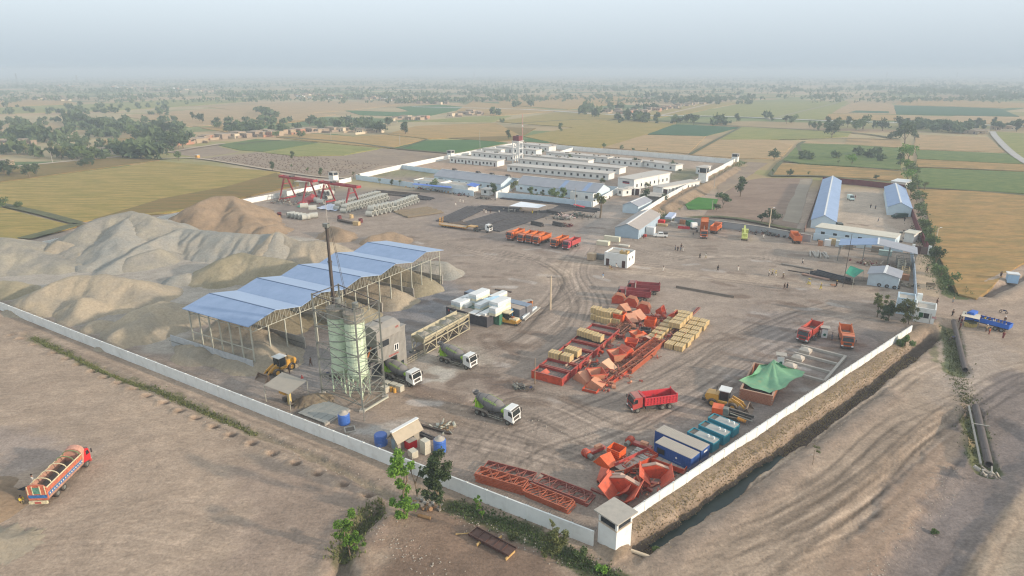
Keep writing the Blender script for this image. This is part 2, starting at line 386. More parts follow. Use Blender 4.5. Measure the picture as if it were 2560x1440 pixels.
green([(2375,820),(2380,870),(2385,930)],3.5,.8,(92,102,60));green([(2430,1040),(2445,1100),(2465,1150)],3.2,.8,(88,98,56));green([(2330,850),(2340,900)],1.5,.6)
green([(2350,640),(2360,690),(2390,740)],5,.85,(96,106,56));green([(2310,560),(2335,640)],4,.8,(92,100,56))
def tracks(ctrl,n,spread,seed,dk=(.70,1.22),wid=(.22,.4),jit=.35):
 r=random.Random(seed);w_=gp(ctrl)
 for i in range(n):
  off=r.uniform(-spread,spread);a=r.uniform(0,.35);b=r.uniform(.6,1)
  pts=smooth_line(w_,7);m=len(pts);pts=pts[int(a*m):max(int(b*m),int(a*m)+6)]
  ph=r.uniform(0,6);amp=r.uniform(0,jit*3);q=[]
  for k_,p in enumerate(pts):
   p1=pts[min(k_+1,len(pts)-1)];p0=pts[max(k_-1,0)];L=math.hypot(p1[0]-p0[0],p1[1]-p0[1])or 1
   nx,ny=-(p1[1]-p0[1])/L,(p1[0]-p0[0])/L;o=off+amp*math.sin(ph+k_*.35);q.append((p[0]+nx*o,p[1]+ny*o))
  dk_=r.uniform(*dk)
  for e in(-.95,.95):
   stroke([(p[0]+e*nx,p[1]+e*ny)for p in q],r.uniform(*wid),dark=dk_,feather=.2,world=True,dz=-.012)
tracks([(1480,1440),(1750,1340),(2050,1180),(2280,1010),(2440,920),(2600,880)],26,9,1)
tracks([(1600,1480),(1900,1380),(2150,1250),(2330,1080),(2560,980)],18,6,2)
tracks([(1560,1380),(1800,1230),(2100,1030),(2330,900)],9,4,12)
tracks([(1120,1010),(1300,930),(1440,840),(1480,760),(1440,680),(1480,600)],16,6,3)
tracks([(1290,1120),(1480,1050),(1700,960),(1900,850),(2100,770),(2250,750)],18,7,4)
tracks([(1130,900),(1250,860),(1330,800),(1400,700),(1300,640),(1150,620)],12,6,21)
tracks([(1600,1040),(1750,960),(1850,880),(2000,800),(2150,770)],14,8,22)
tracks([(1000,1030),(1120,1050),(1300,1090),(1480,1150),(1500,1250)],14,7,23)
tracks([(1560,600),(1700,640),(1900,640),(2100,690)],12,8,24)
tracks([(1240,1060),(1330,1010),(1560,1100),(1700,1060),(1850,960)],8,5,5)
tracks([(1080,600),(1250,640),(1500,660),(1800,690),(2200,740)],14,5,6)
tracks([(1200,840),(1330,800),(1420,740),(1500,690)],8,5,7)
tracks([(150,1330),(350,1340),(560,1380),(720,1450)],10,3,8,(.86,1.1))
tracks([(60,1280),(240,1260),(500,1200),(700,1240)],6,8,9,(.9,1.08))
tracks([(-60,800),(200,900),(500,1030),(800,1150),(1000,1230)],8,1.5,10,(.8,1.1))
tracks([(2380,1480),(2450,1370),(2540,1250)],5,2,13,(.75,.95))
r_=random.Random(3)
for cx_,cy_,n_ in((1270,1110,34),(1150,1085,18),(1330,1150,14)):
 for _ in range(n_):
  a_=r_.choice([r_.gauss(70,12),r_.gauss(-40,12)]);c_=G(cx_+r_.uniform(-70,70),cy_+r_.uniform(-25,35));l_=r_.uniform(2,6)
  stroke([(c_.x-l_*math.cos(rad(a_)),c_.y-l_*math.sin(rad(a_))),(c_.x+l_*math.cos(rad(a_)),c_.y+l_*math.sin(rad(a_)))],.2,dark=r_.choice([.82,1.12]),feather=.22,world=True)
for cx_,cy_,rr in((1230,890,5),(1420,740,7),(2080,830,5),(1960,800,4),(2060,840,6),(2150,850,4),(1610,600,4)):
 for q in range(4):
  c_=G(cx_,cy_);r0=rr*(.6+.18*q);a0=r_.uniform(0,6);e_=r_.uniform(2,4)
  stroke([(c_.x+r0*math.cos(a0+e_*k/12),c_.y+r0*math.sin(a0+e_*k/12))for k in range(13)],.3,dark=r_.choice([.8,1.1]),feather=.3,world=True)
for _ in range(330):
 px_,py_=r_.uniform(1020,2200),r_.uniform(560,1010)
 if 1330<px_<1780 and 700<py_<990:continue
 c_=G(px_,py_);a_=r_.gauss(-20,20);l_=r_.uniform(.6,3.2)
 stroke([(c_.x-l_*math.cos(rad(a_)),c_.y-l_*math.sin(rad(a_))),(c_.x+l_*math.cos(rad(a_)),c_.y+l_*math.sin(rad(a_)))],r_.uniform(.5,1.6),(118,100,84)if r_.random()<.72 else(190,182,170),r_.uniform(.25,.65),feather=.8,world=True,ragged=.9,seed=_)
inyard=inpoly(GX,GY,gp([(0,773),(1490,1364),(1573,1320),(2283,845),(2300,600),(1640,530),(880,440),(0,620)]))
GZ+=np.where(inyard,.03,.14)*(n2-.5)*2*np.where(GX**2+GY**2<300**2,1,0)+(n3-.5)*.05
def ditch(pts,wid,depth,col=None,bankh=0,bankw=2,bside=0,bcol=None,water=None):
 w_=gp(pts);s=bb(w_,wid+bankw*2+4);X,Y=GX[s],GY[s];d,par,side=pdist(X,Y,w_)
 d=d+(fbm(X,Y,5,33)-.5)*1.5+(fbm(X,Y,1.5,36)-.5)*.6
 if bankh:
  for sd in((-1,1)if bside==0 else(bside,)):
   b=np.exp(-((d-wid/2-bankw)/bankw)**2)*(side==sd);GZ[s]+=b*bankh*(.7+.8*fbm(X,Y,4,34))
   if bcol:mm=(np.clip(b*1.4,0,1)*.85)[...,None];GC[s]=GC[s]*(1-mm)+np.array(lin(bcol))*mm
 m=1-sm(wid*.22,wid*.5,d);GZ[s]-=depth*m
 if col:mm=(m*.9)[...,None];GC[s]=GC[s]*(1-mm)+np.array(lin(col))*mm
DITCH=[(1610,1362),(1700,1305),(1850,1198),(2000,1092),(2150,985),(2260,900),(2338,835)]
ditch(DITCH,3.5,2.0,(88,76,64),.7,1.7,1,(146,128,104))
ditch([(1650,1372),(1800,1270),(2000,1130),(2200,985)],.8,.2,None,.45,1.6,-1,(150,134,116))
ditch([(60,835),(370,970),(400,980),(760,1132),(980,1240)],2.0,.35,(150,136,112),.15,1)
ditch([(850,1440),(870,1370),(900,1320),(940,1285)],2.4,.8,(124,112,96),.3,1.2)
ditch([(2372,800),(2385,850),(2400,935)],3.5,.6);ditch([(2428,1020),(2450,1100),(2475,1165)],3.5,.7)
ditch([(2350,600),(2365,660),(2385,730)],3,.7,(72,76,50));ditch([(2460,740),(2510,715),(2570,690)],3.5,1.0,(120,108,96),.5,2)
ditch([(1860,405),(1790,452),(1700,510),(1650,545)],4,1.0,(96,98,76),1.0,4,-1,(168,138,106))
stroke([(2180,1500),(2290,1290),(2400,1150),(2470,1080)],9,dz=-.9,feather=4,ragged=1)
stroke([(2340,1480),(2440,1310),(2530,1190)],7,dz=-.5,feather=3)
stroke([(2100,1450),(2230,1290),(2330,1150),(2400,1080)],2,(176,150,122),.6,dz=.35,feather=2,ragged=1.5)
PITS=[(30,838),(55,847),(90,862),(137,884),(170,899),(200,913),(235,929),(265,944),(300,958),(335,973),(372,991),(412,1008),(452,1028),(493,1046),(537,1067),(580,1088),(632,1109),(683,1135),(740,1159),(795,1185),(860,1212),(923,1240)]
for p in PITS:
 c_=G(*p);w_=[(c_.x-.2,c_.y),(c_.x+.2,c_.y)]
 stroke(w_,.7,(110,92,76),.8,dz=-.5,feather=.35,world=True)
 stroke([(c_.x-1.3,c_.y+.3),(c_.x-.8,c_.y-.6)],.5,(182,158,130),.6,dz=.16,feather=.6,world=True)
far=np.maximum(sm(300,340,GY+0*GX),np.maximum(sm(170,200,GX),sm(170,230,-GX)))
GF=np.clip(far,0,1)
comp=inpoly(GX,GY,gp([(880,437),(1300,356),(1842,398),(1870,400),(1620,540),(1180,480)]));GF=np.where(comp,0,GF)
GF=np.where(inpoly(GX,GY,gp([(500,392),(640,380),(1130,382),(890,440),(600,505),(700,430)])),0,GF)
GC*=(.68+.32*n1+.32*n4)[...,None]*np.array([.95,.925,.955])
nx_,ny_=len(gx),len(gy)
verts=np.stack([GX,GY,GZ],-1).reshape(-1,3)
ii=np.arange((ny_-1)*(nx_-1));r0=ii//(nx_-1);c0=ii%(nx_-1);a0=r0*nx_+c0
faces=np.stack([a0,a0+1,a0+nx_+1,a0+nx_],-1)
def npmesh(name,verts,faces,mats,smooth=True):
 me=bpy.data.meshes.new(name);nf,k=faces.shape
 me.vertices.add(len(verts));me.vertices.foreach_set('co',verts.astype(np.float32).ravel())
 me.loops.add(nf*k);me.loops.foreach_set('vertex_index',faces.astype(np.int32).ravel())
 me.polygons.add(nf);me.polygons.foreach_set('loop_start',np.arange(0,nf*k,k,dtype=np.int32))
 me.polygons.foreach_set('use_smooth',np.full(nf,smooth))
 for m in(mats if isinstance(mats,(list,tuple))else[mats]):me.materials.append(m)
 me.update(calc_edges=True);return me
gm=bpy.data.materials.new('earth');gm.use_nodes=True;t=gm.node_tree;N=t.nodes;Lk=t.links.new
pb=N['Principled BSDF'];pb.inputs['Roughness'].default_value=.95;pb.inputs['Specular IOR Level'].default_value=.15
at=N.new('ShaderNodeAttribute');at.attribute_name='Soil';geo=N.new('ShaderNodeNewGeometry')
def noise_(sc_,det=5,ro=.6,vec=None):
 n=N.new('ShaderNodeTexNoise');n.inputs['Scale'].default_value=sc_;n.inputs['Detail'].default_value=det;n.inputs['Roughness'].default_value=ro
 Lk(vec or geo.outputs['Position'],n.inputs['Vector']);return n.outputs['Fac']
def mrange(v,a,b,c_,d):
 n=N.new('ShaderNodeMapRange');n.inputs[1].default_value=a;n.inputs[2].default_value=b;n.inputs[3].default_value=c_;n.inputs[4].default_value=d;Lk(v,n.inputs[0]);return n.outputs[0]
def mth(op,a,b):
 n=N.new('ShaderNodeMath');n.operation=op
 for i,q in enumerate((a,b)):
  if isinstance(q,(int,float)):n.inputs[i].default_value=q
  else:Lk(q,n.inputs[i])
 return n.outputs[0]
mp=N.new('ShaderNodeMapping');mp.inputs['Rotation'].default_value=(0,0,rad(-45));mp.inputs['Scale'].default_value=(.6,1.6,1);Lk(geo.outputs['Position'],mp.inputs['Vector'])
var=mth('MULTIPLY',mrange(noise_(2.2,9,.8),.32,.68,.68,1.32),mrange(noise_(.3,8,.75),.3,.7,.80,1.20))
var=mth('MULTIPLY',var,mrange(noise_(.8,7,.75,mp.outputs[0]),.3,.7,.86,1.14))
sca=N.new('ShaderNodeVectorMath');sca.operation='SCALE';Lk(at.outputs['Color'],sca.inputs[0]);Lk(var,sca.inputs['Scale'])
mp2=N.new('ShaderNodeMapping');mp2.inputs['Rotation'].default_value=(0,0,rad(33));mp2.inputs['Scale'].default_value=(1/170,1/95,1);Lk(geo.outputs['Position'],mp2.inputs['Vector'])
vo=N.new('ShaderNodeTexVoronoi');vo.distance='CHEBYCHEV';vo.inputs['Scale'].default_value=1.0;vo.inputs['Randomness'].default_value=.7;Lk(mp2.outputs[0],vo.inputs['Vector'])
sp=N.new('ShaderNodeSeparateColor');Lk(vo.outputs['Color'],sp.inputs[0])
cr=N.new('ShaderNodeValToRGB');cr.color_ramp.interpolation='CONSTANT';e=cr.color_ramp.elements
cols=[(0,(160,138,100)),(.22,(146,136,88)),(.4,(172,146,108)),(.55,(126,128,80)),(.66,(168,150,112)),(.8,(92,108,66)),(.88,(156,132,100)),(.95,(110,120,72))]
e[0].position=0;e[0].color=lin(cols[0][1])+(1,);e[1].position=.22;e[1].color=lin(cols[1][1])+(1,)
for p_,c_ in cols[2:]:
 q=e.new(p_);q.color=lin(c_)+(1,)
Lk(sp.outputs[0],cr.inputs[0])
sc2=N.new('ShaderNodeVectorMath');sc2.operation='SCALE';Lk(cr.outputs[0],sc2.inputs[0]);Lk(mrange(noise_(.012,7,.7),.3,.7,.8,1.2),sc2.inputs['Scale'])
mix=N.new('ShaderNodeMixRGB');Lk(at.outputs['Alpha'],mix.inputs[0]);Lk(sca.outputs[0],mix.inputs[1]);Lk(sc2.outputs[0],mix.inputs[2])
Lk(mix.outputs[0],pb.inputs['Base Color'])
bmp=N.new('ShaderNodeBump');bmp.inputs['Strength'].default_value=1.0;bmp.inputs['Distance'].default_value=.2
Lk(mth('ADD',noise_(2.2,8,.75),mth('MULTIPLY',noise_(.9,6,.7,mp.outputs[0]),.7)),bmp.inputs['Height']);Lk(bmp.outputs[0],pb.inputs['Normal'])
me=npmesh('ground',verts,faces,gm)
ca=me.color_attributes.new('Soil','FLOAT_COLOR','POINT')
ca.data.foreach_set('color',np.concatenate([GC,GF[...,None]],-1).astype(np.float32).ravel())
obj('ground',me,None,kind='structure')
def gz(x,y):
 i=min(max(np.searchsorted(gx,x)-1,0),nx_-2);j=min(max(np.searchsorted(gy,y)-1,0),ny_-2);return float(GZ[j:j+2,i:i+2].mean())
w_=gp([(1640,1347),(1700,1305),(1850,1198),(1960,1120)]);m_=MB()
for a,b in zip(w_[:-1],w_[1:]):
 d_=Vector((b[0]-a[0],b[1]-a[1],0)).normalized();n_=Vector((-d_.y,d_.x,0))*1.15
 a=Vector((a[0],a[1],-1.62));b=Vector((b[0],b[1],-1.62))+d_*.05;m_.add([a-n_,b-n_,b+n_,a+n_],[(0,1,2,3)])
obj('ditch_water',m_,mat('ditch_water',(40,52,46),.3,.25,.8,spec=.3),kind='structure')
hz=MB();hz.box(-14500,14500,-700,16500,-4,66)
hm=bpy.data.materials.new('air');hm.use_nodes=True;N=hm.node_tree.nodes;N.remove(N['Principled BSDF'])
pv=N.new('ShaderNodeVolumePrincipled');pv.inputs['Color'].default_value=(.70,.80,.88,1);pv.inputs['Density'].default_value=.00046;pv.inputs['Anisotropy'].default_value=.0
hm.node_tree.links.new(pv.outputs[0],N['Material Output'].inputs['Volume'])
HZ=obj('haze',hz,hm,kind='stuff')
def top_line(pts,z):return[G(p[0],p[1],z)for p in pts]
def wall(name,label,pts,h,m,step=3.2,th=.22,group=None,world=False,post=.34,cap=None,cat='wall'):
 """precast wall: equal panels between posts, each panel and post a part; pts = top edge in the photo"""
 P_=[Vector(p)for p in pts]if world else top_line(pts,h)
 o=Vector((P_[0].x,P_[0].y,0));t=thing(name,label,cat,o,0,group)
 pos=MB();first={}
 for a,b in zip(P_[:-1],P_[1:]):
  L=(b-a).xy.length;n=max(1,round(L/step));s_=L/n;rz=ang(a,b)
  key=round(s_,2)
  pb_=MB().box(post/2,s_-post/2,-th/2,th/2,-.3,h);pm=mesh('panel',pb_,m)
  pp=MB().box(-post/2,post/2,-th/2-.05,th/2+.05,-.3,h+.06);ppm=mesh('post',pp,m)
  d=(b-a).xy.normalized()
  for i in range(n):
   q=a.xy+d*s_*i-o.xy
   obj('panel',pm,None,t,loc=(q.x,q.y,0),rz=rz);obj('post',ppm,None,t,loc=(q.x,q.y,0),rz=rz)
  if cap:
   cb=MB();cb.beam((a.x-o.x,a.y-o.y,h+.1),(b.x-o.x,b.y-o.y,h+.1),cap,.09);obj('coping',cb,CONC,t)
 return t
def wire(parent,pts,h):
 o=parent.location;b_=MB();P_=top_line(pts,h)
 for a,b in zip(P_[:-1],P_[1:]):
  L=(b-a).xy.length;d=Vector(((b-a).x,(b-a).y,0)).normalized();n_=Vector((-d.y,d.x,0))
  if n_.y<0:n_=-n_
  k=int(L/3.2)
  for i in range(k+1):
   q=Vector((a.x,a.y,h))+d*L*i/k-o;b_.beam(q,q+Vector((0,0,.3))+n_*.35,.05)
  for e in(.12,.24,.36):
   b_.beam(Vector((a.x,a.y,h+e*.8))+n_*e-o,Vector((b.x,b.y,h+e*.8))+n_*e-o,.025)
 obj('barbed_wire',b_,DARK,parent)
wf=wall('perimeter_wall','long white front wall running from the guard tower to the left edge behind the gravel heaps',[(-120,709),(1488,1329)],2.2,WALLW);wire(wf,[(-120,709),(1488,1329)],2.2)
wr=wall('perimeter_wall','sunlit white wall beside the ditch from the guard tower to the gatehouse',[(1574,1278),(2281,813)],2.2,WALLW,th=.24);wire(wr,[(1574,1278),(2281,813)],2.2)
wall('perimeter_wall','white back wall between the gravel heaps and the golden field at the left',[(-60,640),(300,562),(600,500),(760,470),(878,443)],2.2,WALLW)
wall('compound_wall','sunlit white left wall of the barrack compound rising to its far corner',[(890,436),(1005,411),(1135,385),(1296,355)],2.6,WALLW,4)
wall('compound_wall','long pale back wall of the barrack compound with panel joints',[(1296,355),(1440,366),(1620,380),(1836,398)],3.2,WALLW,5)
wall('compound_wall','sunlit white right wall of the barrack compound above the earth bank',[(1842,394),(1768,433),(1750,443),(1657,492),(1597,530)],3.0,WALLW,4)
wall('compound_wall','shaded pale wall along the workshop yard beside the gantry cranes',[(890,437),(1000,452),(1100,466),(1185,477)],2.6,BLUESHADEW,4)  # shade of this wall is put into its bluish colour
wall('compound_wall','shaded pale inner wall behind the blue sheds from garden to office',[(1005,412),(1100,425),(1300,446),(1545,467)],2.4,BLUESHADEW,4)
wall('compound_wall','low pale wall in front of the right blue shed with street trees before it',[(1240,480),(1330,487),(1480,504)],2.6,BLUESHADEW,4)  # white wall, its shade painted in as a blue tint
wall('compound_wall','short sunlit wall between the shed end and the gate guardhouse',[(1482,503),(1545,468)],2.6,WALLW,4)
wall('compound_wall','sunlit sloping wall between the two blue sheds',[(1240,480),(1262,470),(1300,447)],3.0,WALLW,4)
wall('compound_wall','white wall stub rising inside the back wall by the mast',[(1400,378),(1438,367)],2.4,WALLW,4)
wall('yard_wall','dusty pale wall behind the parked orange trucks in the middle of the yard',[(1688,542),(1800,553),(1900,566),(2030,589)],2.4,mat('dusty_wall',(156,160,162),.9,.1,.4,.3),4,cap=.6)
wall('yard_wall','pale blue wall under the blue canopy in front of the right compound',[(2036,583),(2130,595),(2262,613)],2.4,BLUESHADEW,4)
wall('red_brown_wall','red brown back wall of the right compound',[(2058,443),(2140,449),(2262,462)],2.8,MAROON,4)
wall('red_brown_wall','red brown side wall of the right compound beside the tree belt',[(2262,462),(2275,505),(2296,560),(2322,612)],2.8,MAROON,4)
wall('red_brown_wall','red brown left wall of the right compound behind the long blue shed',[(2058,443),(2012,570)],1.6,mat('brown_wall',(130,96,82),.9,.1,.5,.3),4)
wall('lane_wall','blue grey wall along the sandy lane behind the scaffolding',[(2280,618),(2287,660),(2292,735)],2.2,mat('lane_wall_plaster',(164,178,190),.85,.15,.5,.2),3.2)
def guard_tower(label,c,rz,w,h,roofo=.55,group='guard towers on the walls',cat='guard tower',gable=False):
 t=thing('guard_tower',label,cat,(c[0],c[1],0),rz,group);w2=w/2
 b=MB();b.box(-w2,w2,-w2,w2,-.5,h*.72);obj('shaft',b,WALLW,t)
 k=.28
 for sx in(-1,1):
  for sy in(-1,1):
   obj('corner_post',MB().box(min(sx*w2,sx*(w2-k)),max(sx*w2,sx*(w2-k)),min(sy*w2,sy*(w2-k)),max(sy*w2,sy*(w2-k)),h*.72,h),WALLW,t)
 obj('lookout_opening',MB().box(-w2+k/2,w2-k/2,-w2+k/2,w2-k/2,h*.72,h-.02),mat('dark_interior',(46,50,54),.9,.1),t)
 obj('sill',MB().box(-w2-.06,w2+.06,-w2-.06,w2+.06,h*.70,h*.72+.04),mat('sill',(198,180,160),.8,.1),t)
 r=MB();r.box(-w2-roofo,w2+roofo,-w2-roofo,w2+roofo,h,h+.18);obj('roof',r,CONC,t);return t
gt=G(1537,1388);guard_tower('tall white guard tower with grey slab roof at the near corner of the walls',(gt.x+.2,gt.y+2.05),rad(41),2.9,4.75,.45)
gtp=G(835,455);guard_tower('small white guard tower on the wall behind the gantry cranes',(gtp.x,gtp.y),AU,3.6,5.2,.3)
gtp=G(1127,396);guard_tower('small white guard tower at the left end of the front barrack',(gtp.x,gtp.y),AU,3.6,5.2,.2)
gtp=G(1837,407);guard_tower('small white guard tower at the far right corner of the compound',(gtp.x,gtp.y),AU,3.8,5.6,.2)
gtp=G(1757,460);guard_tower('white guard tower in the middle of the right compound wall',(gtp.x,gtp.y),AU,4.0,8.4,.3)
def windows(t,n,x0,x1,y,z0,z1,w_,doors=(),out=-1,frame=True):
 """openings on the face y (facing -y): each window a part with its pane as sub-part"""
 fm=MB();fm.box(-w_/2-.07,w_/2+.07,-.05,.05,z0-.07,z1+.07);F_=mesh('window',fm,WHITE)
 pm=MB();pm.box(-w_/2,w_/2,-.09,-.052,z0,z1);P_=mesh('pane',pm,GLASS)
 dm=MB();dm.box(-.5,.5,-.08,.02,.02,2.15);D_=mesh('door',dm,GATEB)
 for i in range(n):
  x=x0+(x1-x0)*(i+.5)/n
  if i in doors:obj('door',D_,None,t,loc=(x,y+.01,0))
  else:
   f=obj('window',F_,None,t,loc=(x,y,0));obj('pane',P_,None,f)
def barrack(label,a,b,depth,h=3.4,nwin=10,doors=(),group='white barracks with flat roofs',over=.6,endwin=0,wallm=None,roofm=None,name='barrack',cat='barrack',parapet=False,junk=0):
 A=G(*a);B=G(*b);L=(B-A).length;rz=ang(A,B);t=thing(name,label,cat,A,rz,group)
 obj('wall',MB().box(0,L,0,depth,-.2,h),wallm or WALLW,t)
 if parapet:
  obj('roof',MB().box(.25,L-.25,.25,depth-.25,h,h+.06),roofm or CONC,t)
  p=MB();p.box(0,L,0,.24,h,h+.5);p.box(0,L,depth-.24,depth,h,h+.5);p.box(0,.24,.24,depth-.24,h,h+.5);p.box(L-.24,L,.24,depth-.24,h,h+.5);obj('parapet',p,wallm or WALLW,t)
 else:obj('roof',MB().box(-.3,L+over,-over,depth+over,h,h+.28),roofm or mat('roof_slab',(196,192,184),.9,.08,.4,.35),t)
 if nwin:windows(t,nwin,.6,L-.6,0,1.0,2.3,1.25,doors)
 if endwin:
  e=MB();
  for k in range(endwin):
   y=depth*(k+.5)/endwin
   f=obj('window',MB().box(L-.04,L+.05,y-.6,y+.6,.95,2.3),WHITE,t);obj('pane',MB().box(L+.052,L+.08,y-.5,y+.5,1.05,2.2),GLASS,f)
 for k in range(junk):
  x=R.uniform(2,L-2);y=R.uniform(1,depth-2)
  obj('roof_cooler',MB().box(x,x+1.2,y,y+1,h+.28,h+.95),CONCD,t)
 return t
barrack('white barrack nearest the left guard tower with a row of doors',(1124,406),(1243,417),8,nwin=13,doors=(1,4,6,8,12),endwin=0)
barrack('white barrack directly behind the one with the row of doors',(1178,392),(1288,403),8,nwin=8,junk=4,doors=(6,))
barrack('short white barrack left of the water tower',(1240,378),(1340,388),7,nwin=7,doors=(2,5),junk=1)
barrack('white barrack behind the water tower near the back wall',(1290,370),(1372,379),8,nwin=6,junk=4)
barrack('small white hut against the left compound wall',(1205,384),(1252,388),5,nwin=3,h=3.6)
barrack('long white barrack with sixteen windows facing the blue sheds',(1268,428),(1521,451),8,nwin=16,over=.8)
barrack('long white barrack behind the sixteen-window one',(1300,411),(1548,436),8,nwin=14,over=.8)
barrack('white barrack right of the water tower base',(1310,401),(1470,416),7,nwin=9,junk=7)
barrack('left block of the row of three barracks before the back wall',(1365,393),(1518,408),7,nwin=8,junk=9)
barrack('middle block of the row of three barracks before the back wall',(1525,410),(1601,418),7,nwin=5,junk=5)
barrack('right block of the row of three barracks before the back wall',(1608,417),(1688,428),7,nwin=4,junk=4,endwin=0)
ofa=barrack('tall white office with a red sign on its shaded end',(1544,470),(1584,476),33,5.2,0,group='white offices beside the compound gate',name='office',cat='office',over=.5)
L_=(G(1584,476)-G(1544,470)).length
for k in range(8):
 y=2+k*3.9;f=obj('window',MB().box(L_-.04,L_+.06,y,y+1.2,1.2,2.9),WHITE,ofa);obj('pane',MB().box(L_+.062,L_+.09,y+.1,y+1.1,1.3,2.8),GLASS,f)
obj('sign',MB().box(L_*.3,L_*.72,-.12,-.02,2.8,4.0),mat('sign_red',(170,40,50),.6,.05),ofa)
obj('sign_band',MB().box(L_*.3,L_*.72,-.16,-.125,3.3,3.95),mat('sign_dark',(60,46,66),.6,.1),ofa)
ofb=barrack('low white office along the right compound wall',(1632,482),(1655,486),30,3.2,0,group='white offices beside the compound gate',name='office',cat='office',over=.5)
L_=(G(1655,486)-G(1632,482)).length
for k in range(9):
 y=1.5+k*3.1;f=obj('window',MB().box(L_-.04,L_+.06,y,y+1.0,.9,2.2),WHITE,ofb);obj('pane',MB().box(L_+.062,L_+.09,y+.1,y+.9,1.0,2.1),GLASS,f)
barrack('small square white hut beside the middle guard tower',(1739,434),(1755,436),9,3.8,1,endwin=2,group='white huts of the compound',name='hut',cat='hut')
barrack('little white guardhouse beside the dark gates',(1543,488),(1556,491),6,3.0,1,endwin=1,group='white huts of the compound',name='guardhouse',cat='guardhouse')
barrack('narrow white hut between guardhouse and dark gates',(1560,487),(1568,488),5,3.2,1,group='white huts of the compound',name='hut',cat='hut')
for k,(a,b,lb)in enumerate((((1571,486),(1585,488),'wide dark brown gate beside the guardhouse'),((1588,487),(1598,489),'narrow dark brown gate right of the wide one'),((1658,488),(1668,490),'small dark gate at the end of the low office'))):
 A=G(*a);B=G(*b);t=thing('gate',lb,'gate',A,ang(A,B));L=(B-A).length
 obj('leaf',MB().box(0,L/2-.03,-.08,.08,.05,3),GATEB,t);obj('leaf',MB().box(L/2+.03,L,-.08,.08,.05,3),GATEB,t)
 obj('post',MB().box(-.4,0,-.2,.2,0,3.4),WALLW,t);obj('post',MB().box(L,L+.4,-.2,.2,0,3.4),WALLW,t)
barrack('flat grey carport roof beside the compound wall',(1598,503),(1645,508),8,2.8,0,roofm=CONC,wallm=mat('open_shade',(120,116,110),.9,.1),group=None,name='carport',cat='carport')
barrack('low white store with parapet under the street trees',(1425,497),(1482,504),6,3.0,2,parapet=True,group='low stores along the shed wall',name='store',cat='store')
barrack('low white store at the left of the blue workshop awning',(1035,466),(1102,474),8,3.0,3,parapet=True,group='low stores along the shed wall',name='store',cat='store')
barrack('low white store right behind the blue workshop awning',(1104,474),(1170,483),8,2.8,0,parapet=True,group='low stores along the shed wall',name='store',cat='store')
barrack('small white kiosk at the end of the workshop wall',(1203,487),(1223,489),4,2.6,1,group='low stores along the shed wall',name='kiosk',cat='kiosk')
def gable(label,a,b,depth,h,rise,wallm=BLUESHADEW,r1=ROOFBL,nwin=0,name='gable_house',cat='shed',group=None,ridge_along='x',over=.4,roofs=None,world=False,gz_=0,skyl=0,bk=None):
 """a-b = front base line; ridge along local x (parallel to the front) or y; with bk the three points are eave corners"""
 A=G(*a);B=G(*b);L=(B-A).length;rz=ang(A,B)
 if bk:
  A=G(*a,h);B=G(*b,h);C_=G(*bk,h);d_=(C_-A).xy;depth=d_.length;d_.normalize();rz=math.atan2(d_.y,d_.x)-PI/2
  L=abs((B-A).x*d_.y-(B-A).y*d_.x);A=Vector((A.x,A.y,0))
 t=thing(name,label,cat,A,rz,group)
 if ridge_along=='x':
  w_=MB();w_.prism([(0,-.2),(depth,-.2),(depth,h),(depth/2,h+rise),(0,h)],0,L,'x');obj('wall',w_,wallm,t)
  s_=rise/(depth/2);o=over
  for k,(y0,z0,y1,z1)in enumerate(((-o,h-s_*o,depth/2,h+rise),(depth+o,h-s_*o,depth/2,h+rise))):
   obj('roof_slope',MB().hexa([(-o,y0,z0+.03),(L+o,y0,z0+.03),(L+o,y1,z1+.03),(-o,y1,z1+.03)],[(-o,y0,z0+.13),(L+o,y0,z0+.13),(L+o,y1,z1+.13),(-o,y1,z1+.13)]),r1,t)
   for q in range(skyl if k==0 else 0):
    x=L*(.55+.28*q);f_=lambda x_,u:(x_,y0+(y1-y0)*u,z0+(z1-z0)*u+.14)
    obj('roof_panel',MB().add([f_(x,.02),f_(x+2.2,.02),f_(x+2.2,.98),f_(x,.98)],[(0,1,2,3)]),ROOFBL,t)
  obj('ridge_cap',MB().box(-o,L+o,depth/2-.25,depth/2+.25,h+rise+.08,h+rise+.2),WHITE,t)
 else:
  w_=MB();w_.prism([(0,-.2),(L,-.2),(L,h),(L/2,h+rise),(0,h)],0,depth,'y');obj('wall',w_,wallm,t)
  s_=rise/(L/2);o=over
  for x0,z0,x1,z1 in((-o,h-s_*o,L/2,h+rise),(L+o,h-s_*o,L/2,h+rise)):
   obj('roof_slope',MB().hexa([(x0,-o,z0+.03),(x0,depth+o,z0+.03),(x1,depth+o,z1+.03),(x1,-o,z1+.03)],[(x0,-o,z0+.13),(x0,depth+o,z0+.13),(x1,depth+o,z1+.13),(x1,-o,z1+.13)]),r1,t)
  obj('ridge_cap',MB().box(L/2-.3,L/2+.3,-o,depth+o,h+rise+.06,h+rise+.2),WHITE,t)
 if nwin:windows(t,nwin,1,L-1,0,1.2,2.3,1.3)
 return t
gable('grey blue workshop shed with four roof fans inside the compound',(1086,456),(1252,478),13,3.6,2.6,nwin=9,r1=ROOFGR,group='long blue grey sheds in the compound')
A_=G(1086,456);D_=ang(A_,G(1252,478))
for k in range(4):
 x=[8,24,33,43][k];q=A_+Vector((math.cos(D_)*x-math.sin(D_)*7,math.sin(D_)*x+math.cos(D_)*7,6.3))
 t=thing('roof_fan',ORD[k]+' roof cooler from the left on the ridge of the workshop shed','roof cooler',q,D_,'coolers on the shed ridge');obj('housing',MB().box(-.9,.9,-.7,.7,0,.9),DARK,t);obj('duct',MB().beam((-.5,.3,.3),(1.8,.6,.2),.5),CONCD,t)
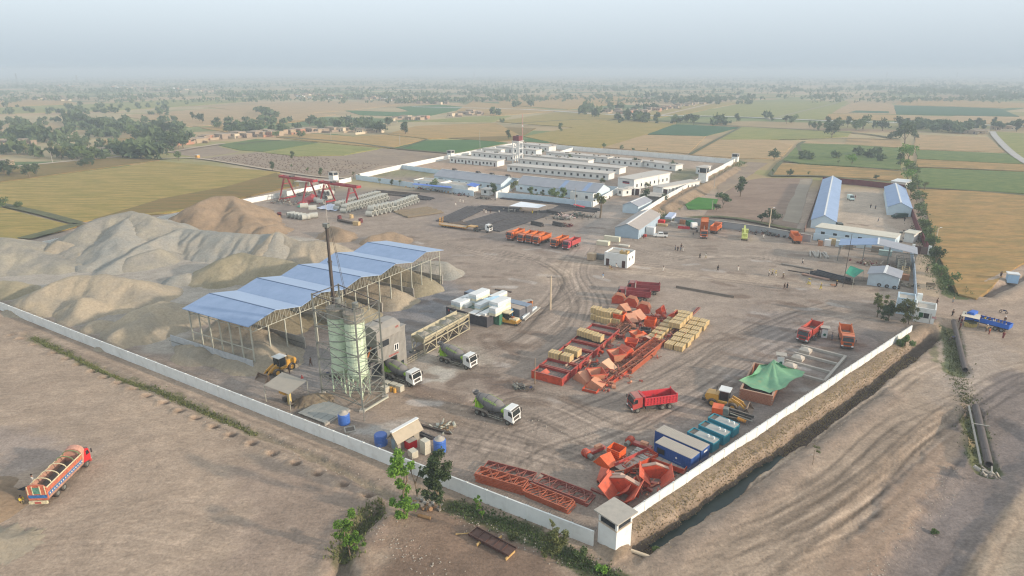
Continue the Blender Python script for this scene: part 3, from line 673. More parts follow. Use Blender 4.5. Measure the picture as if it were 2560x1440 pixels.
gable('grey blue shed with two blue roof strips behind the street trees',(1290,478),(1490,502),14,3.8,2.8,nwin=10,r1=ROOFGR,skyl=2,group='long blue grey sheds in the compound')
gable('small house with blue roof slope below the compound gate',(1557,512),(1592,518),18,3.2,1.4,bk=(1592,497),ridge_along='y',r1=ROOFGR,wallm=BLUESHADEW,group='gabled houses beside the main road',over=.3)
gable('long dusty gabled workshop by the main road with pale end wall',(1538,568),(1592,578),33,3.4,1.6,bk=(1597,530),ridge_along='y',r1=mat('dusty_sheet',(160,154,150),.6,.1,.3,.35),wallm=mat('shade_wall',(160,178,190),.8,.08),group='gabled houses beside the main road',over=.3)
gable('long blue gabled shed at the left of the right compound',(2029,549),(2090,556.6),92,3.2,2.0,bk=(2058,448.6),ridge_along='y',group='blue sheds of the right compound',over=.3)
gable('short blue gabled shed at the right of the right compound',(2220.6,516.6),(2280,520.5),54,3.4,2.0,bk=(2212,467),ridge_along='y',group='blue sheds of the right compound',over=.3)
barrack('long low pale blue office behind the yard wall with brick patches',(2036,592),(2234,622),8,3.4,6,group=None,name='office',cat='office',wallm=BLUESHADEW,over=.1,roofm=mat('cream_slab',(204,196,178),.9,.08))
barrack('white carport kiosk beside the motorbikes in the right compound',(2258,604),(2282,608),5,3.2,0,group=None,name='kiosk',cat='kiosk',roofm=mat('cream_slab',(204,196,178)))
barrack('white flat roof annex behind the right blue shed',(2226,468),(2262,472),10,3.0,0,group=None,name='annex',cat='building',roofm=WHITE)
def canopy(label,c,rz,L,W,h,rise,m1,m2,group=None,posts=4):
 t=thing('canopy',label,'canopy',(c[0],c[1],0),rz,group)
 for sx,mm in((-1,m1),(1,m2)):
  obj('roof_slope',MB().hexa([(0,-W/2,h+rise),(sx*L/2,-W/2,h),(sx*L/2,W/2,h),(0,W/2,h+rise)],[(0,-W/2,h+rise+.1),(sx*L/2,-W/2,h+.1),(sx*L/2,W/2,h+.1),(0,W/2,h+rise+.1)]),mm,t)
 obj('ridge_cap',MB().box(-.25,.25,-W/2,W/2,h+rise+.08,h+rise+.2),WHITE,t)
 for i in range(posts):
  for sy in(-1,1):
   x=-L/2+.4+(L-.8)*i/(posts-1);obj('post',MB().box(x-.1,x+.1,sy*(W/2-.3)-.1,sy*(W/2-.3)+.1,0,h+rise*(1-abs(x)/(L/2))),STEEL,t)
 for sy in(-1,1):obj('beam',MB().beam((-L/2,sy*W/2*.95,h-.2),(L/2,sy*W/2*.95,h-.2),.15),STEEL,t)
 return t
c_=(G(2130,617,5.4)+G(2258,609,5.4))/2;canopy('open canopy with blue and grey roof slopes over stored crates',(c_.x,c_.y),rad(-30),21,9,5.0,1.6,ROOFBL,ROOFGR)
gable('small pale house with dusty gable roof beside the green tarp',(2172,684),(2250,692),9,3.2,.8,bk=(2180,667),ridge_along='y',r1=ROOFGR,wallm=mat('pale_wall',(186,198,204),.85,.08),over=.4)
t=barrack('white flat roofed block house with two doors in the middle of the yard',(1510,662),(1567,671),6.5,3.6,6,doors=(0,5),group=None,name='block_house',cat='building',parapet=True,roofm=CONC)
for ch in[c for c in t.children if c.name.startswith('window')]:
 for g_ in ch.children:bpy.data.objects.remove(g_)
 bpy.data.objects.remove(ch)
L_=(G(1567,671)-G(1510,662)).length
for k in(1.6,4.2):obj('window',MB().box(L_-.02,L_+.05,k,k+.7,2.0,2.8),GLASS,t)
t2=thing('roof_tank','tan brick water tank on the roof of the white block house','tank',t.matrix_basis@Vector((L_-3.0,1.2,3.66)),ang(G(1510,662),G(1567,671)))
b=MB();b.box(0,2.4,0,.25,0,1.0);b.box(0,2.4,1.75,2,0,1.0);b.box(0,.25,.25,1.75,0,1.0);b.box(2.15,2.4,.25,1.75,0,1.0);b.box(.25,2.15,.25,1.75,0,.5);obj('tank_wall',b,mat('tan_brick',(190,160,104),.9,.12,3,.2),t2);obj('tank_ring',MB().cyl((1,1,.5),(1,1,1.15),.45,n=12),CONC,t2)
t=barrack('white gatehouse with dark window by the yard entrance',(2282,803),(2333,812),5.5,3.1,0,group='gatehouse buildings',name='gatehouse',cat='gatehouse',parapet=True,roofm=CONC)
f=obj('window',MB().box(.8,3.0,-.06,.03,1.2,2.6),WHITE,t);obj('pane',MB().box(.9,1.75,-.1,-.062,1.3,2.5),mat('green_shutter',(40,88,48),.6,.1),f);obj('pane',MB().box(1.85,2.9,-.1,-.062,1.3,2.5),GLASS,f)
obj('notice',MB().box(3.5,4.4,-.05,-.01,1.5,2.0),mat('notice_pink',(196,150,146),.8,.2),t);obj('drainpipe',MB().cyl((3.25,-.08,0),(3.25,-.08,2.6),.05,n=6),CONCD,t)
t=barrack('pale blue hut behind the small trees beside the gatehouse',(2238,783),(2283,790),5,3.6,0,group='gatehouse buildings',name='hut',cat='hut',parapet=True,wallm=BLUESHADEW,roofm=CONC)
obj('window',MB().box(1.8,3.2,-.05,.02,1.0,2.3),GLASS,t)
obj('pillar',MB().box(4.1,5.2,4.9,6.0,0,4.2),WALLW,t)
t=barrack('light blue cabin on the sandy slope at the right edge',(2518,705),(2545,708),2.4,2.2,0,group=None,name='cabin',cat='cabin',wallm=mat('cabin_blue',(164,196,222),.7,.05),roofm=WHITE,over=.1)
A=G(2283,634);B=G(2318,638);t=thing('gate','brown sheet gate with white pillar at the top of the sandy lane','gate',A,ang(A,B));L=(B-A).length
obj('leaf',MB().box(.1,L/2,-.07,.07,.1,2.6),GATEB,t);obj('leaf',MB().box(L/2+.04,L-.1,-.07,.07,.1,2.6),mat('rust_leaf',(116,96,90),.8,.1),t);obj('pillar',MB().box(L-.1,L+.8,-.4,.4,0,3.1),WALLW,t);obj('pillar',MB().box(-.7,.1,-.4,.4,0,3.1),WALLW,t)
c_=G(1294,409);t=thing('water_tower','white frame water tower with dark red tank above the barracks','water tower',c_,AU)
for sx in(-1,1):
 for sy in(-1,1):obj('leg',MB().box(sx*2.2-.28,sx*2.2+.28,sy*2.2-.28,sy*2.2+.28,0,14),WHITE,t)
for k in range(4):
 z=2.5+k*3.5;b=MB()
 for sy in(-1,1):b.box(-1.92,1.92,sy*2.2-.18,sy*2.2+.18,z,z+.4);b.box(sy*2.2-.18,sy*2.2+.18,-1.92,1.92,z,z+.4)
 obj('ring_beam',b,WHITE,t)
obj('platform',MB().box(-2.9,2.9,-2.9,2.9,14,14.3),WHITE,t)
obj('tank',MB().box(-2.2,2.2,-2.2,2.2,14.3,17.2),MAROON,t);obj('tank_lid',MB().box(-.6,.6,-.6,.6,17.2,17.7),DARK,t)
obj('ladder',MB().beam((2.6,-2.2,0),(2.6,-2.2,14),.1).beam((2.6,-1.8,0),(2.6,-1.8,14),.1),WHITE,t)
def pole(label,base,top,arm=0,m=CONC,r=.14,group='utility poles in the yard',ph=None,name='utility_pole',cat='pole',lamp=False):
 c_=G(*base);lo,hi=0,80
 for _ in range(40):
  mm=(lo+hi)/2
  if P(c_.x,c_.y,mm)[1]>top:lo=mm
  else:hi=mm
 t=thing(name,label,cat,c_,0,group);obj('shaft',MB().cyl((0,0,0),(0,0,lo),r*1.3,r*.8,n=8),m,t)
 if arm:obj('crossarm',MB().box(-arm,arm,-.06,.06,lo-.35,lo-.2),DARK,t);obj('insulator',MB().cyl((-arm*.8,0,lo-.2),(-arm*.8,0,lo),.06,n=6),CONC,t);obj('insulator',MB().cyl((arm*.8,0,lo-.2),(arm*.8,0,lo),.06,n=6),CONC,t)
 if lamp:obj('lamp_arm',MB().beam((0,0,lo),(.9,.3,lo+.35),.08),m,t);obj('lamp_head',MB().box(.7,1.3,.15,.45,lo+.3,lo+.45),WHITE,t)
 return t
t=pole('thin red and white radio mast beside the water tower',(1306,408),285,m=mat('mast_paint',(196,150,140),.6,.3,.3),r=.22,group=None,name='radio_mast',cat='mast');obj('antenna_drum',MB().cyl((-.4,0,23),(.4,0,23),.5,n=8),WHITE,t)
pole('slim utility pole with a crossbar beside the stacked containers',(1376,774),690,1.0,m=mat('pole_pale',(204,184,156),.9,.08),r=.17)
pole('short dark pole with wooden box between the red parts and the motor',(1337,960),895,m=mat('pole_wood',(150,128,104)),r=.08)
pole('leaning pale lamp pole beside the right compound wall',(1921,582),522,m=mat('pole_pale',(204,184,156)),lamp=True,r=.2)
pole('pale lamp pole in the tree belt beside the right compound',(2334,626),572,m=mat('pole_pale',(204,184,156)),lamp=True,r=.18)
pole('tall thin dark pole beside the green tarp shelter',(2107,717),585,m=DARK,r=.08)
pole('thin pole in front of the silos',(911,1052),1000,m=STEEL,r=.05)
pole('pole beside the gravel ramp behind the crane boom',(818,555),505,m=CONC,r=.12)
for k,(b_,tp)in enumerate((((1200,371),325),((828,352),328),((1000,364),336),((1392,378),350),((1645,475),438),((1601,470),440),((1438,520),470),((1785,470),440),((132,408),378),((676,325),304),((1780,525),500))):
 pole(['grey pole standing in the green field left of the barracks','grey pole at the edge of the golden field','thin pole beside the bare field','thin pole inside the back wall','pole in front of the low office','pole beside the tall office','pole on the road verge below the shed','pole on the earth bank','slanting pole by the far left road','pole behind the mud houses','pole in the small green plot'][k],b_,tp,group='grey poles beyond the yard',r=.13)
SO=G(640,925);SU=Vector((math.cos(rad(-33.5)),math.sin(rad(-33.5)),0));SV=Vector((math.cos(rad(60.2)),math.sin(rad(60.2)),0))
W_,L_=18.8,61.8
t=thing('aggregate_shed','open shed with four blue gables over gravel bays','shed',SO,rad(60.2))
nb=5;bay=L_/nb;eave=9.5;rise=1.35
for k in range(nb):
 x0=k*bay;xm=x0+bay*.46;x1=x0+bay
 e0=eave;eA,eB,eC=eave,eave+rise,eave
 ya,yb=-.7,W_+.7
 f0=-0.9 if k==0 else .02;f1=1.2 if k==nb-1 else-.02
 obj('roof_slope',MB().hexa([(x0+f0,ya,eA),(xm-.02,ya,eB),(xm-.02,yb,eB),(x0+f0,yb,eA)],[(x0+f0,ya,eA+.12),(xm-.02,ya,eB+.12),(xm-.02,yb,eB+.12),(x0+f0,yb,eA+.12)]),ROOFBL,t)
 obj('roof_slope',MB().hexa([(xm+.02,ya,eB),(x1+f1,ya,eC),(x1+f1,yb,eC),(xm+.02,yb,eB)],[(xm+.02,ya,eB+.12),(x1+f1,ya,eC+.12),(x1+f1,yb,eC+.12),(xm+.02,yb,eB+.12)]),mat('blue_sheet_lit',(150,172,200),.45,.06,.25,.12,spec=.4),t)  # paler copy of the blue sheet: sunlight on these slopes painted in
 obj('ridge_cap',MB().box(xm-.12,xm+.12,ya,yb,eB+.1,eB+.18),mat('ridge_dark',(84,104,132),.5,.05),t)
 for yy in(0,W_):
  b=MB();bot=eave-1.5;b.beam((x0,yy,bot),(x1,yy,bot),.12)
  b.beam((x0,yy,eA-.1),(xm,yy,eB-.1),.12);b.beam((xm,yy,eB-.1),(x1,yy,eC-.1),.12)
  n_=10
  for i in range(n_):
   xa=x0+bay*i/n_;xb=x0+bay*(i+1)/n_
   def zt(x):return eA+(eB-eA)*(x-x0)/(xm-x0)if x<xm else eB+(eC-eB)*(x-xm)/(x1-xm)
   b.beam((xa,yy,bot),(xb,yy,zt(xb)-.12),.06);b.beam((xb,yy,bot),(xb,yy,zt(xb)-.12),.06)
  obj('truss',b,STEELP,t)
 for j in range(1,6):
  yy=W_*j/6;obj('purlin_truss',MB().beam((x0+.3,yy,eA-.25),(xm,yy,eB-.25),.14).beam((xm,yy,eB-.25),(x1-.3,yy,eC-.25),.14),STEELP,t)
for i in range(16):
 x=L_*i/15
 for yy in(0,W_):obj('column',MB().box(x-.11,x+.11,yy-.11,yy+.11,-.3,eave-1.4+(1.35 if i%3==0 else 0)),STEELP,t)
for j in range(1,6):yy=W_*j/6;obj('column',MB().box(-.11,.11,yy-.11,yy+.11,-.3,eave),STEELP,t)
b=MB();b.beam((0,0,4.3),(0,W_,4.3),.14);b.beam((0,0,eave-1),(0,W_,eave-1),.12);obj('rail',b,STEELP,t)
obj('rail',MB().beam((L_,0,5.3),(L_,W_,5.3),.12),STEELP,t)
for k in range(6):
 xk=[-.9,bay,bay*2,bay*3,bay*4,L_+.2][k];ln=[26.5,20,20,20,20,19][k]
 bw=thing('bay_wall',['light grey plank wall closing the near end of the shed','grey plank wall between the first two gravel bays','grey plank wall between the second and third gravel bays','grey plank wall between the third and fourth gravel bays','grey plank wall between the last gravel bays','weathered plank wall closing the far end of the shed'][k],'wall',SO+SV*xk,rad(60.2),'plank walls between gravel bays')
 pm=mesh('plank',MB().box(-.11,.11,.03,.97,-.3,2.5),mat('plank_pale',(176,178,178),.9,.16,.9,.1)if k==0 else CONC)
 pm2=mesh('plank',MB().box(-.15,.07,.03,.97,-.3,2.42),CONCD)
 for i in range(int(ln)):obj('plank',pm,None,bw,loc=(0,i-.6,0))
 obj('rail',MB().box(-.2,-.12,-.5,ln-.6,1.1,1.25).box(.12,.18,-.5,ln-.6,1.5,1.65),STEEL,bw)
def heap(name,label,cat,ridge,slope,m,step=.6,rag=.6,seed=1,gully=.6,group=None,top_r=.8,nz=.55,world=False,kind=None):
 """ridge: list of (px,py,z): crest points in the photo with their height; flanks lie at the angle of repose"""
 pts=[(*G(p[0],p[1],p[2])[:2],p[2])for p in ridge]if not world else ridge
 if len(pts)==1:pts=pts+[(pts[0][0]+.6,pts[0][1]+.2,pts[0][2])]
 mh=max(p[2]for p in pts);pad=mh/slope+3
 xs=[p[0]for p in pts];ys=[p[1]for p in pts]
 X,Y=np.meshgrid(np.arange(min(xs)-pad,max(xs)+pad,step),np.arange(min(ys)-pad,max(ys)+pad,step))
 Z=np.full(X.shape,-9.)
 gn=fbm(X,Y,9,seed+50)-.5;wx=fbm(X,Y,6,seed+80)-.5;wy=fbm(X,Y,6,seed+90)-.5;X0,Y0=X,Y;X=X+wx*min(4,mh*.5);Y=Y+wy*min(4,mh*.5)
 for a,b in zip(pts[:-1],pts[1:]):
  dx,dy=b[0]-a[0],b[1]-a[1];L2=dx*dx+dy*dy+1e-6
  tt=np.clip(((X-a[0])*dx+(Y-a[1])*dy)/L2,0,1);px_,py_=a[0]+tt*dx,a[1]+tt*dy
  d=np.hypot(X-px_,Y-py_);thv=np.arctan2(Y-py_,X-px_)
  al=(thv*5 if L2<4 else(tt*math.sqrt(L2)*.55+np.sign((X-a[0])*dy-(Y-a[1])*dx)*9))
  g_=np.abs(((al+gn*3.5)%2)-1)*gully*np.clip(d/4,0,1)
  dd=np.maximum(np.sqrt(d*d+top_r**2)-top_r,0)*(1+gn*rag)
  Z=np.maximum(Z,(a[2]+tt*(b[2]-a[2]))-slope*dd-g_)
 Z=Z+(fbm(X,Y,3.2,seed+7)-.5)*nz*np.clip(Z+.5,0,1)
 keep=Z>-.5;ny,nx=X.shape;k=keep[:-1,:-1]|keep[1:,:-1]|keep[:-1,1:]|keep[1:,1:]
 Z=np.maximum(Z,-.6);ids=np.arange(nx*ny).reshape(ny,nx);a=ids[:-1,:-1][k]
 F=np.stack([a,a+1,a+nx+1,a+nx],-1);us,inv=np.unique(F.ravel(),return_inverse=True)
 ox,oy=pts[0][0],pts[0][1]
 V=np.stack([X0.ravel()-ox,Y0.ravel()-oy,Z.ravel()],-1)[us]
 me=npmesh(name,V,inv.reshape(F.shape),m);return tag(obj(name,me,None,loc=(ox,oy,0)),label,cat,group,kind)
def gravelmat(name,c1,c2,sc_=.12):
 m=bpy.data.materials.new(name);m.use_nodes=True;t=m.node_tree;N=t.nodes;Lk=t.links.new
 b=N['Principled BSDF'];b.inputs['Roughness'].default_value=.95;b.inputs['Specular IOR Level'].default_value=.1
 g=N.new('ShaderNodeNewGeometry');n1=N.new('ShaderNodeTexNoise');n1.inputs['Scale'].default_value=sc_;n1.inputs['Detail'].default_value=7;n1.inputs['Roughness'].default_value=.6;Lk(g.outputs['Position'],n1.inputs['Vector'])
 x=N.new('ShaderNodeMixRGB');x.inputs[1].default_value=lin(c1)+(1,);x.inputs[2].default_value=lin(c2)+(1,)
 mr=N.new('ShaderNodeMapRange');mr.inputs[1].default_value=.38;mr.inputs[2].default_value=.62;Lk(n1.outputs[0],mr.inputs[0]);Lk(mr.outputs[0],x.inputs[0])
 n2=N.new('ShaderNodeTexNoise');n2.inputs['Scale'].default_value=1.6;n2.inputs['Detail'].default_value=9;n2.inputs['Roughness'].default_value=.8;Lk(g.outputs['Position'],n2.inputs['Vector'])
 m2=N.new('ShaderNodeMapRange');m2.inputs[1].default_value=.3;m2.inputs[2].default_value=.7;m2.inputs[3].default_value=.74;m2.inputs[4].default_value=1.24;Lk(n2.outputs[0],m2.inputs[0])
 s=N.new('ShaderNodeVectorMath');s.operation='SCALE';Lk(x.outputs[0],s.inputs[0]);Lk(m2.outputs[0],s.inputs['Scale']);Lk(s.outputs[0],b.inputs['Base Color'])
 bp=N.new('ShaderNodeBump');bp.inputs['Strength'].default_value=1;bp.inputs['Distance'].default_value=.3;Lk(n2.outputs[0],bp.inputs['Height']);Lk(bp.outputs[0],b.inputs['Normal'])
 return m
GRV=gravelmat('grey_gravel',(160,151,133),(142,137,127));GRVT=gravelmat('tan_gravel',(174,158,134),(152,142,126));SND=gravelmat('brown_sand',(156,134,110),(140,120,98));GRVD=gravelmat('olive_gravel',(146,136,112),(160,148,124));GRVG=gravelmat('fine_grey',(146,144,136),(160,152,138))
gh='gravel heaps behind the front wall'
heap('sand_heap','tall brown sand heap with a flat crest and a track running down','sand heap',[(500,505,9.6),(540,490,10.5),(580,490,10.2),(600,520,7.5),(640,560,3.5),(680,590,1)],.60,SND,seed=1,top_r=1.6,rag=.4)
heap('gravel_heap','highest grey gravel heap with a rounded top near the back wall','gravel heap',[(220,560,8.5),(250,545,9.5),(330,528,11.0),(375,545,9.5),(430,570,6.2)],.55,GRV,seed=2,group=gh,top_r=1.6)
heap('gravel_heap','grey gravel spur running down from the highest heap to the track','gravel heap',[(330,530,10.5),(300,580,7.5),(260,625,4),(225,660,1.5)],.5,GRVG,seed=3,group=gh,top_r=1.8)
heap('gravel_heap','low grey heap at the left edge below the back wall','gravel heap',[(-60,590,6.5),(15,598,7.0),(80,625,4.5),(150,655,2.0)],.42,GRV,seed=4,group=gh,top_r=2)
heap('gravel_heap','long banked ramp of grey gravel with a worn haul track on its crest','gravel heap',[(270,665,2.0),(370,610,4.8),(450,572,6.4),(560,580,6.6),(650,585,6.4),(690,580,7.5)],.62,GRVG,seed=5,group=gh,top_r=1.6)
heap('gravel_heap','pale gravel cone at the right end of the haul ramp','gravel heap',[(690,580,7.6),(740,605,5.0),(790,600,5.2),(830,605,4.5)],.62,GRVT,seed=6,group=gh,gully=.6)
heap('gravel_heap','flat topped olive gravel heap behind the blue shed roof','gravel heap',[(545,648,5.6),(600,632,6.2),(680,645,5.5),(750,660,4.5)],.7,GRVD,seed=7,group=gh,top_r=1.6,gully=.5)
heap('gravel_heap','broad tan gravel heap in front against the white front wall','gravel heap',[(120,715,4.8),(180,690,6.0),(260,685,6.4),(330,705,4.6),(380,720,2.4)],.5,GRVT,seed=8,group=gh,top_r=1.6)
heap('gravel_heap','small tan spur at the foot of the broad heap near the wall','gravel heap',[(205,745,4.0),(190,780,2.2)],.62,GRVT,seed=9,group=gh,gully=.2)
heap('gravel_heap','tiny gravel cone by the wall between two broad heaps','gravel heap',[(240,800,2.0)],.6,GRVT,seed=10,group=gh,gully=.1)
heap('gravel_heap','smooth tan gravel heap before the near end of the shed','gravel heap',[(350,775,4.4),(400,755,4.8),(450,765,3.4),(470,790,1.8)],.5,GRVT,seed=11,group=gh,top_r=2)
heap('gravel_heap','low dark heap at the left edge just inside the front wall','gravel heap',[(-40,700,3.2),(30,705,3.0),(70,715,1.2)],.55,GRVD,seed=12,group=gh)
heap('gravel_heap','small tan heap spilling over the plank wall of the shed','gravel heap',[(470,868,1.9),(500,868,2.3)],.65,GRVT,seed=13,group=gh,gully=.1)
sh='gravel heaps under the blue shed'
def sp(x,y):q=SO+SV*x+Vector((-SV.y,SV.x,0))*y;return q.x,q.y
def sheap(label,pts,sl,m,seed):heap('gravel_heap',label,'gravel heap',[(*sp(a,b),z)for a,b,z in pts],sl,m,seed=seed,group=sh,gully=.15,world=True,step=.6,nz=.3)
sheap('brown gravel heap spilling from the nearest bay of the shed',[(4.5,1.5,4.2),(6,9,5.2),(6,17,5.4)],.62,GRVT,20)
sheap('low olive gravel heap in the second bay of the shed',[(19,13,2.6),(19,19,3.6)],.5,GRVD,21)
sheap('olive gravel heap in the third bay behind the silos',[(31,3,3.6),(31,12,5.0),(31,18,5.2)],.60,GRVD,22)
sheap('tan gravel heap in the fourth bay of the shed',[(43.5,1,3.6),(43.5,11,5.0),(43.5,18,5.2)],.60,GRVT,25)
sheap('olive gravel heap in the farthest bay of the shed',[(56,2,3.4),(56,11,5.0),(56,18,5.2)],.60,GRVD,23)
heap('gravel_heap','pale gravel cone beyond the far end of the shed','gravel heap',[(1115,655,3.6),(1060,650,4.2)],.58,GRVG,seed=24,group=sh)
for k_,(pts_,m_,lb_)in enumerate((([(290,830,2.6),(350,800,3.6),(380,775,4.2)],GRVT,'tan gravel cone in front of the smooth heap near the wall'),([(60,745,3.0),(110,722,4.4)],GRVT,'steep tan spur on the left flank of the broad heap'),([(430,690,2.0),(470,680,2.6)],GRVG,'low grey heap between the haul ramp and the shed'),([(330,640,3.4),(400,620,4.2)],GRV,'small grey heap on the near side of the haul ramp'),([(600,600,4.5),(640,610,3.5)],GRVT,'tan cone leaning on the haul ramp'),([(150,600,5.4),(190,615,3.6),(205,640,1.6)],GRVT,'tan ridge left of the highest grey heap'))):heap('gravel_heap',lb_,'gravel heap',pts_,.64,m_,seed=60+k_,group=gh,gully=.4)
oh='small sand heaps behind the shed'
heap('sand_heap','tan sand cone behind the crane boom','sand heap',[(832,565,3.6),(850,575,3.2)],.55,SND,seed=30,group=oh)
heap('sand_heap','ochre sand heap behind the far gable of the shed','sand heap',[(930,588,2.6),(975,580,3.0),(1000,585,2.4)],.55,SND,seed=31,group=oh,gully=.5)
heap('sand_heap','low tan sand heap right of the tall brown heap','sand heap',[(690,560,2.6),(665,565,3.4)],.5,SND,seed=32,group=oh)
heap('sand_heap','small ochre sand heap at the foot of the tall heap','sand heap',[(650,515,2.0),(662,520,1.6)],.5,SND,seed=33,group=oh)
heap('gravel_heap','rubble mound of broken stone beside the yellow pump shelter','rubble heap',[(765,990,1.2),(790,985,1.3)],.6,gravelmat('rubble',(150,134,110),(110,98,84),.9),seed=34,step=.3,nz=1.0,rag=.9)
heap('sand_heap','sunlit sand heap at the lower left edge behind the painted truck','sand heap',[(-90,1215,3.0),(-45,1240,2.2)],.5,SND,seed=35)
heap('sand_heap','low pale sand heap in the bottom left corner','sand heap',[(-20,1345,1.6),(20,1350,1.1)],.32,GRVT,seed=36)
heap('earth_bank','ridge of loose earth along the compound wall above the drain','earth bank',[(1665,515,1.8),(1690,498,2.2),(1740,470,2.4),(1790,445,2.0),(1840,415,1.6)],.5,SND,seed=37,gully=.5)
def cropmat(name,c1,c2,sc_=.05,stretch=(1,6),rot=-33,fine=.28,bump=.8):
 m=bpy.data.materials.new(name);m.use_nodes=True;t=m.node_tree;N=t.nodes;Lk=t.links.new
 b=N['Principled BSDF'];b.inputs['Roughness'].default_value=.9;b.inputs['Specular IOR Level'].default_value=.15
 g=N.new('ShaderNodeNewGeometry');mp=N.new('ShaderNodeMapping');mp.inputs['Rotation'].default_value=(0,0,rad(-rot));mp.inputs['Scale'].default_value=(stretch[0],stretch[1],1);Lk(g.outputs['Position'],mp.inputs['Vector'])
 n1=N.new('ShaderNodeTexNoise');n1.inputs['Scale'].default_value=sc_;n1.inputs['Detail'].default_value=7;n1.inputs['Roughness'].default_value=.68;Lk(mp.outputs[0],n1.inputs['Vector'])
 x=N.new('ShaderNodeMixRGB');x.inputs[1].default_value=lin(c1)+(1,);x.inputs[2].default_value=lin(c2)+(1,)
 mr=N.new('ShaderNodeMapRange');mr.inputs[1].default_value=.42;mr.inputs[2].default_value=.58;Lk(n1.outputs[0],mr.inputs[0]);Lk(mr.outputs[0],x.inputs[0])
 n2=N.new('ShaderNodeTexNoise');n2.inputs['Scale'].default_value=.35;n2.inputs['Detail'].default_value=9;n2.inputs['Roughness'].default_value=.8;Lk(mp.outputs[0],n2.inputs['Vector'])
 m2=N.new('ShaderNodeMapRange');m2.inputs[1].default_value=.3;m2.inputs[2].default_value=.7;m2.inputs[3].default_value=1-fine;m2.inputs[4].default_value=1+fine;Lk(n2.outputs[0],m2.inputs[0])
 s=N.new('ShaderNodeVectorMath');s.operation='SCALE';Lk(x.outputs[0],s.inputs[0]);Lk(m2.outputs[0],s.inputs['Scale']);Lk(s.outputs[0],b.inputs['Base Color'])
 bp=N.new('ShaderNodeBump');bp.inputs['Strength'].default_value=bump;bp.inputs['Distance'].default_value=.3;Lk(n2.outputs[0],bp.inputs['Height']);Lk(bp.outputs[0],b.inputs['Normal'])
 return m
WG=cropmat('ripe_wheat',(178,142,88),(148,124,74));WO=cropmat('olive_wheat',(134,122,60),(164,138,78));WB=cropmat('brown_wheat',(134,108,62),(116,102,54))
WT=cropmat('tan_stubble',(180,148,106),(152,130,92));WGR=cropmat('green_wheat',(118,124,64),(150,140,80));GC_=cropmat('green_crop',(66,98,52),(82,110,60));GD=cropmat('dark_green_crop',(58,88,58),(66,96,62),fine=.08)
GM_=cropmat('mottled_green_crop',(84,104,54),(116,122,66),.11,(1,5),-28,.25);SOIL=cropmat('ploughed_soil',(134,112,96),(146,124,106),.05,(1,3));FAL=cropmat('fallow_soil',(152,132,110),(140,122,104),.04,(1,2));WR=cropmat('gold_wheat',(168,132,82),(140,118,72),.07,(1,3),30,.3)
def field(label_name,pts,m,h=.35,z0=0.02):
 w_=[G(*p)for p in pts];n=len(w_);o=w_[0]
 q=[]
 for i in range(n):
  a,b=w_[i],w_[(i+1)%n];k=max(1,min(24,int((b-a).length/12)))
  for j in range(k):
   p=a+(b-a)*j/k
   if j:p=p+Vector((R.uniform(-.5,.5),R.uniform(-.5,.5),0))
   q.append(p)
 me=bpy.data.meshes.new(label_name);V=[(p.x-o.x,p.y-o.y,h)for p in q]+[(p.x-o.x,p.y-o.y,-.5)for p in q];k=len(q)
 area=sum(q[i].x*q[(i+1)%k].y-q[(i+1)%k].x*q[i].y for i in range(k))
 top=tuple(range(k))if area>0 else tuple(reversed(range(k)))
 me.from_pydata(V,[],[top]+[(i,(i+1)%k,k+(i+1)%k,k+i)for i in range(k)]);me.materials.append(m);me.update()
 return obj(label_name,me,None,loc=(o.x,o.y,0),kind='structure')
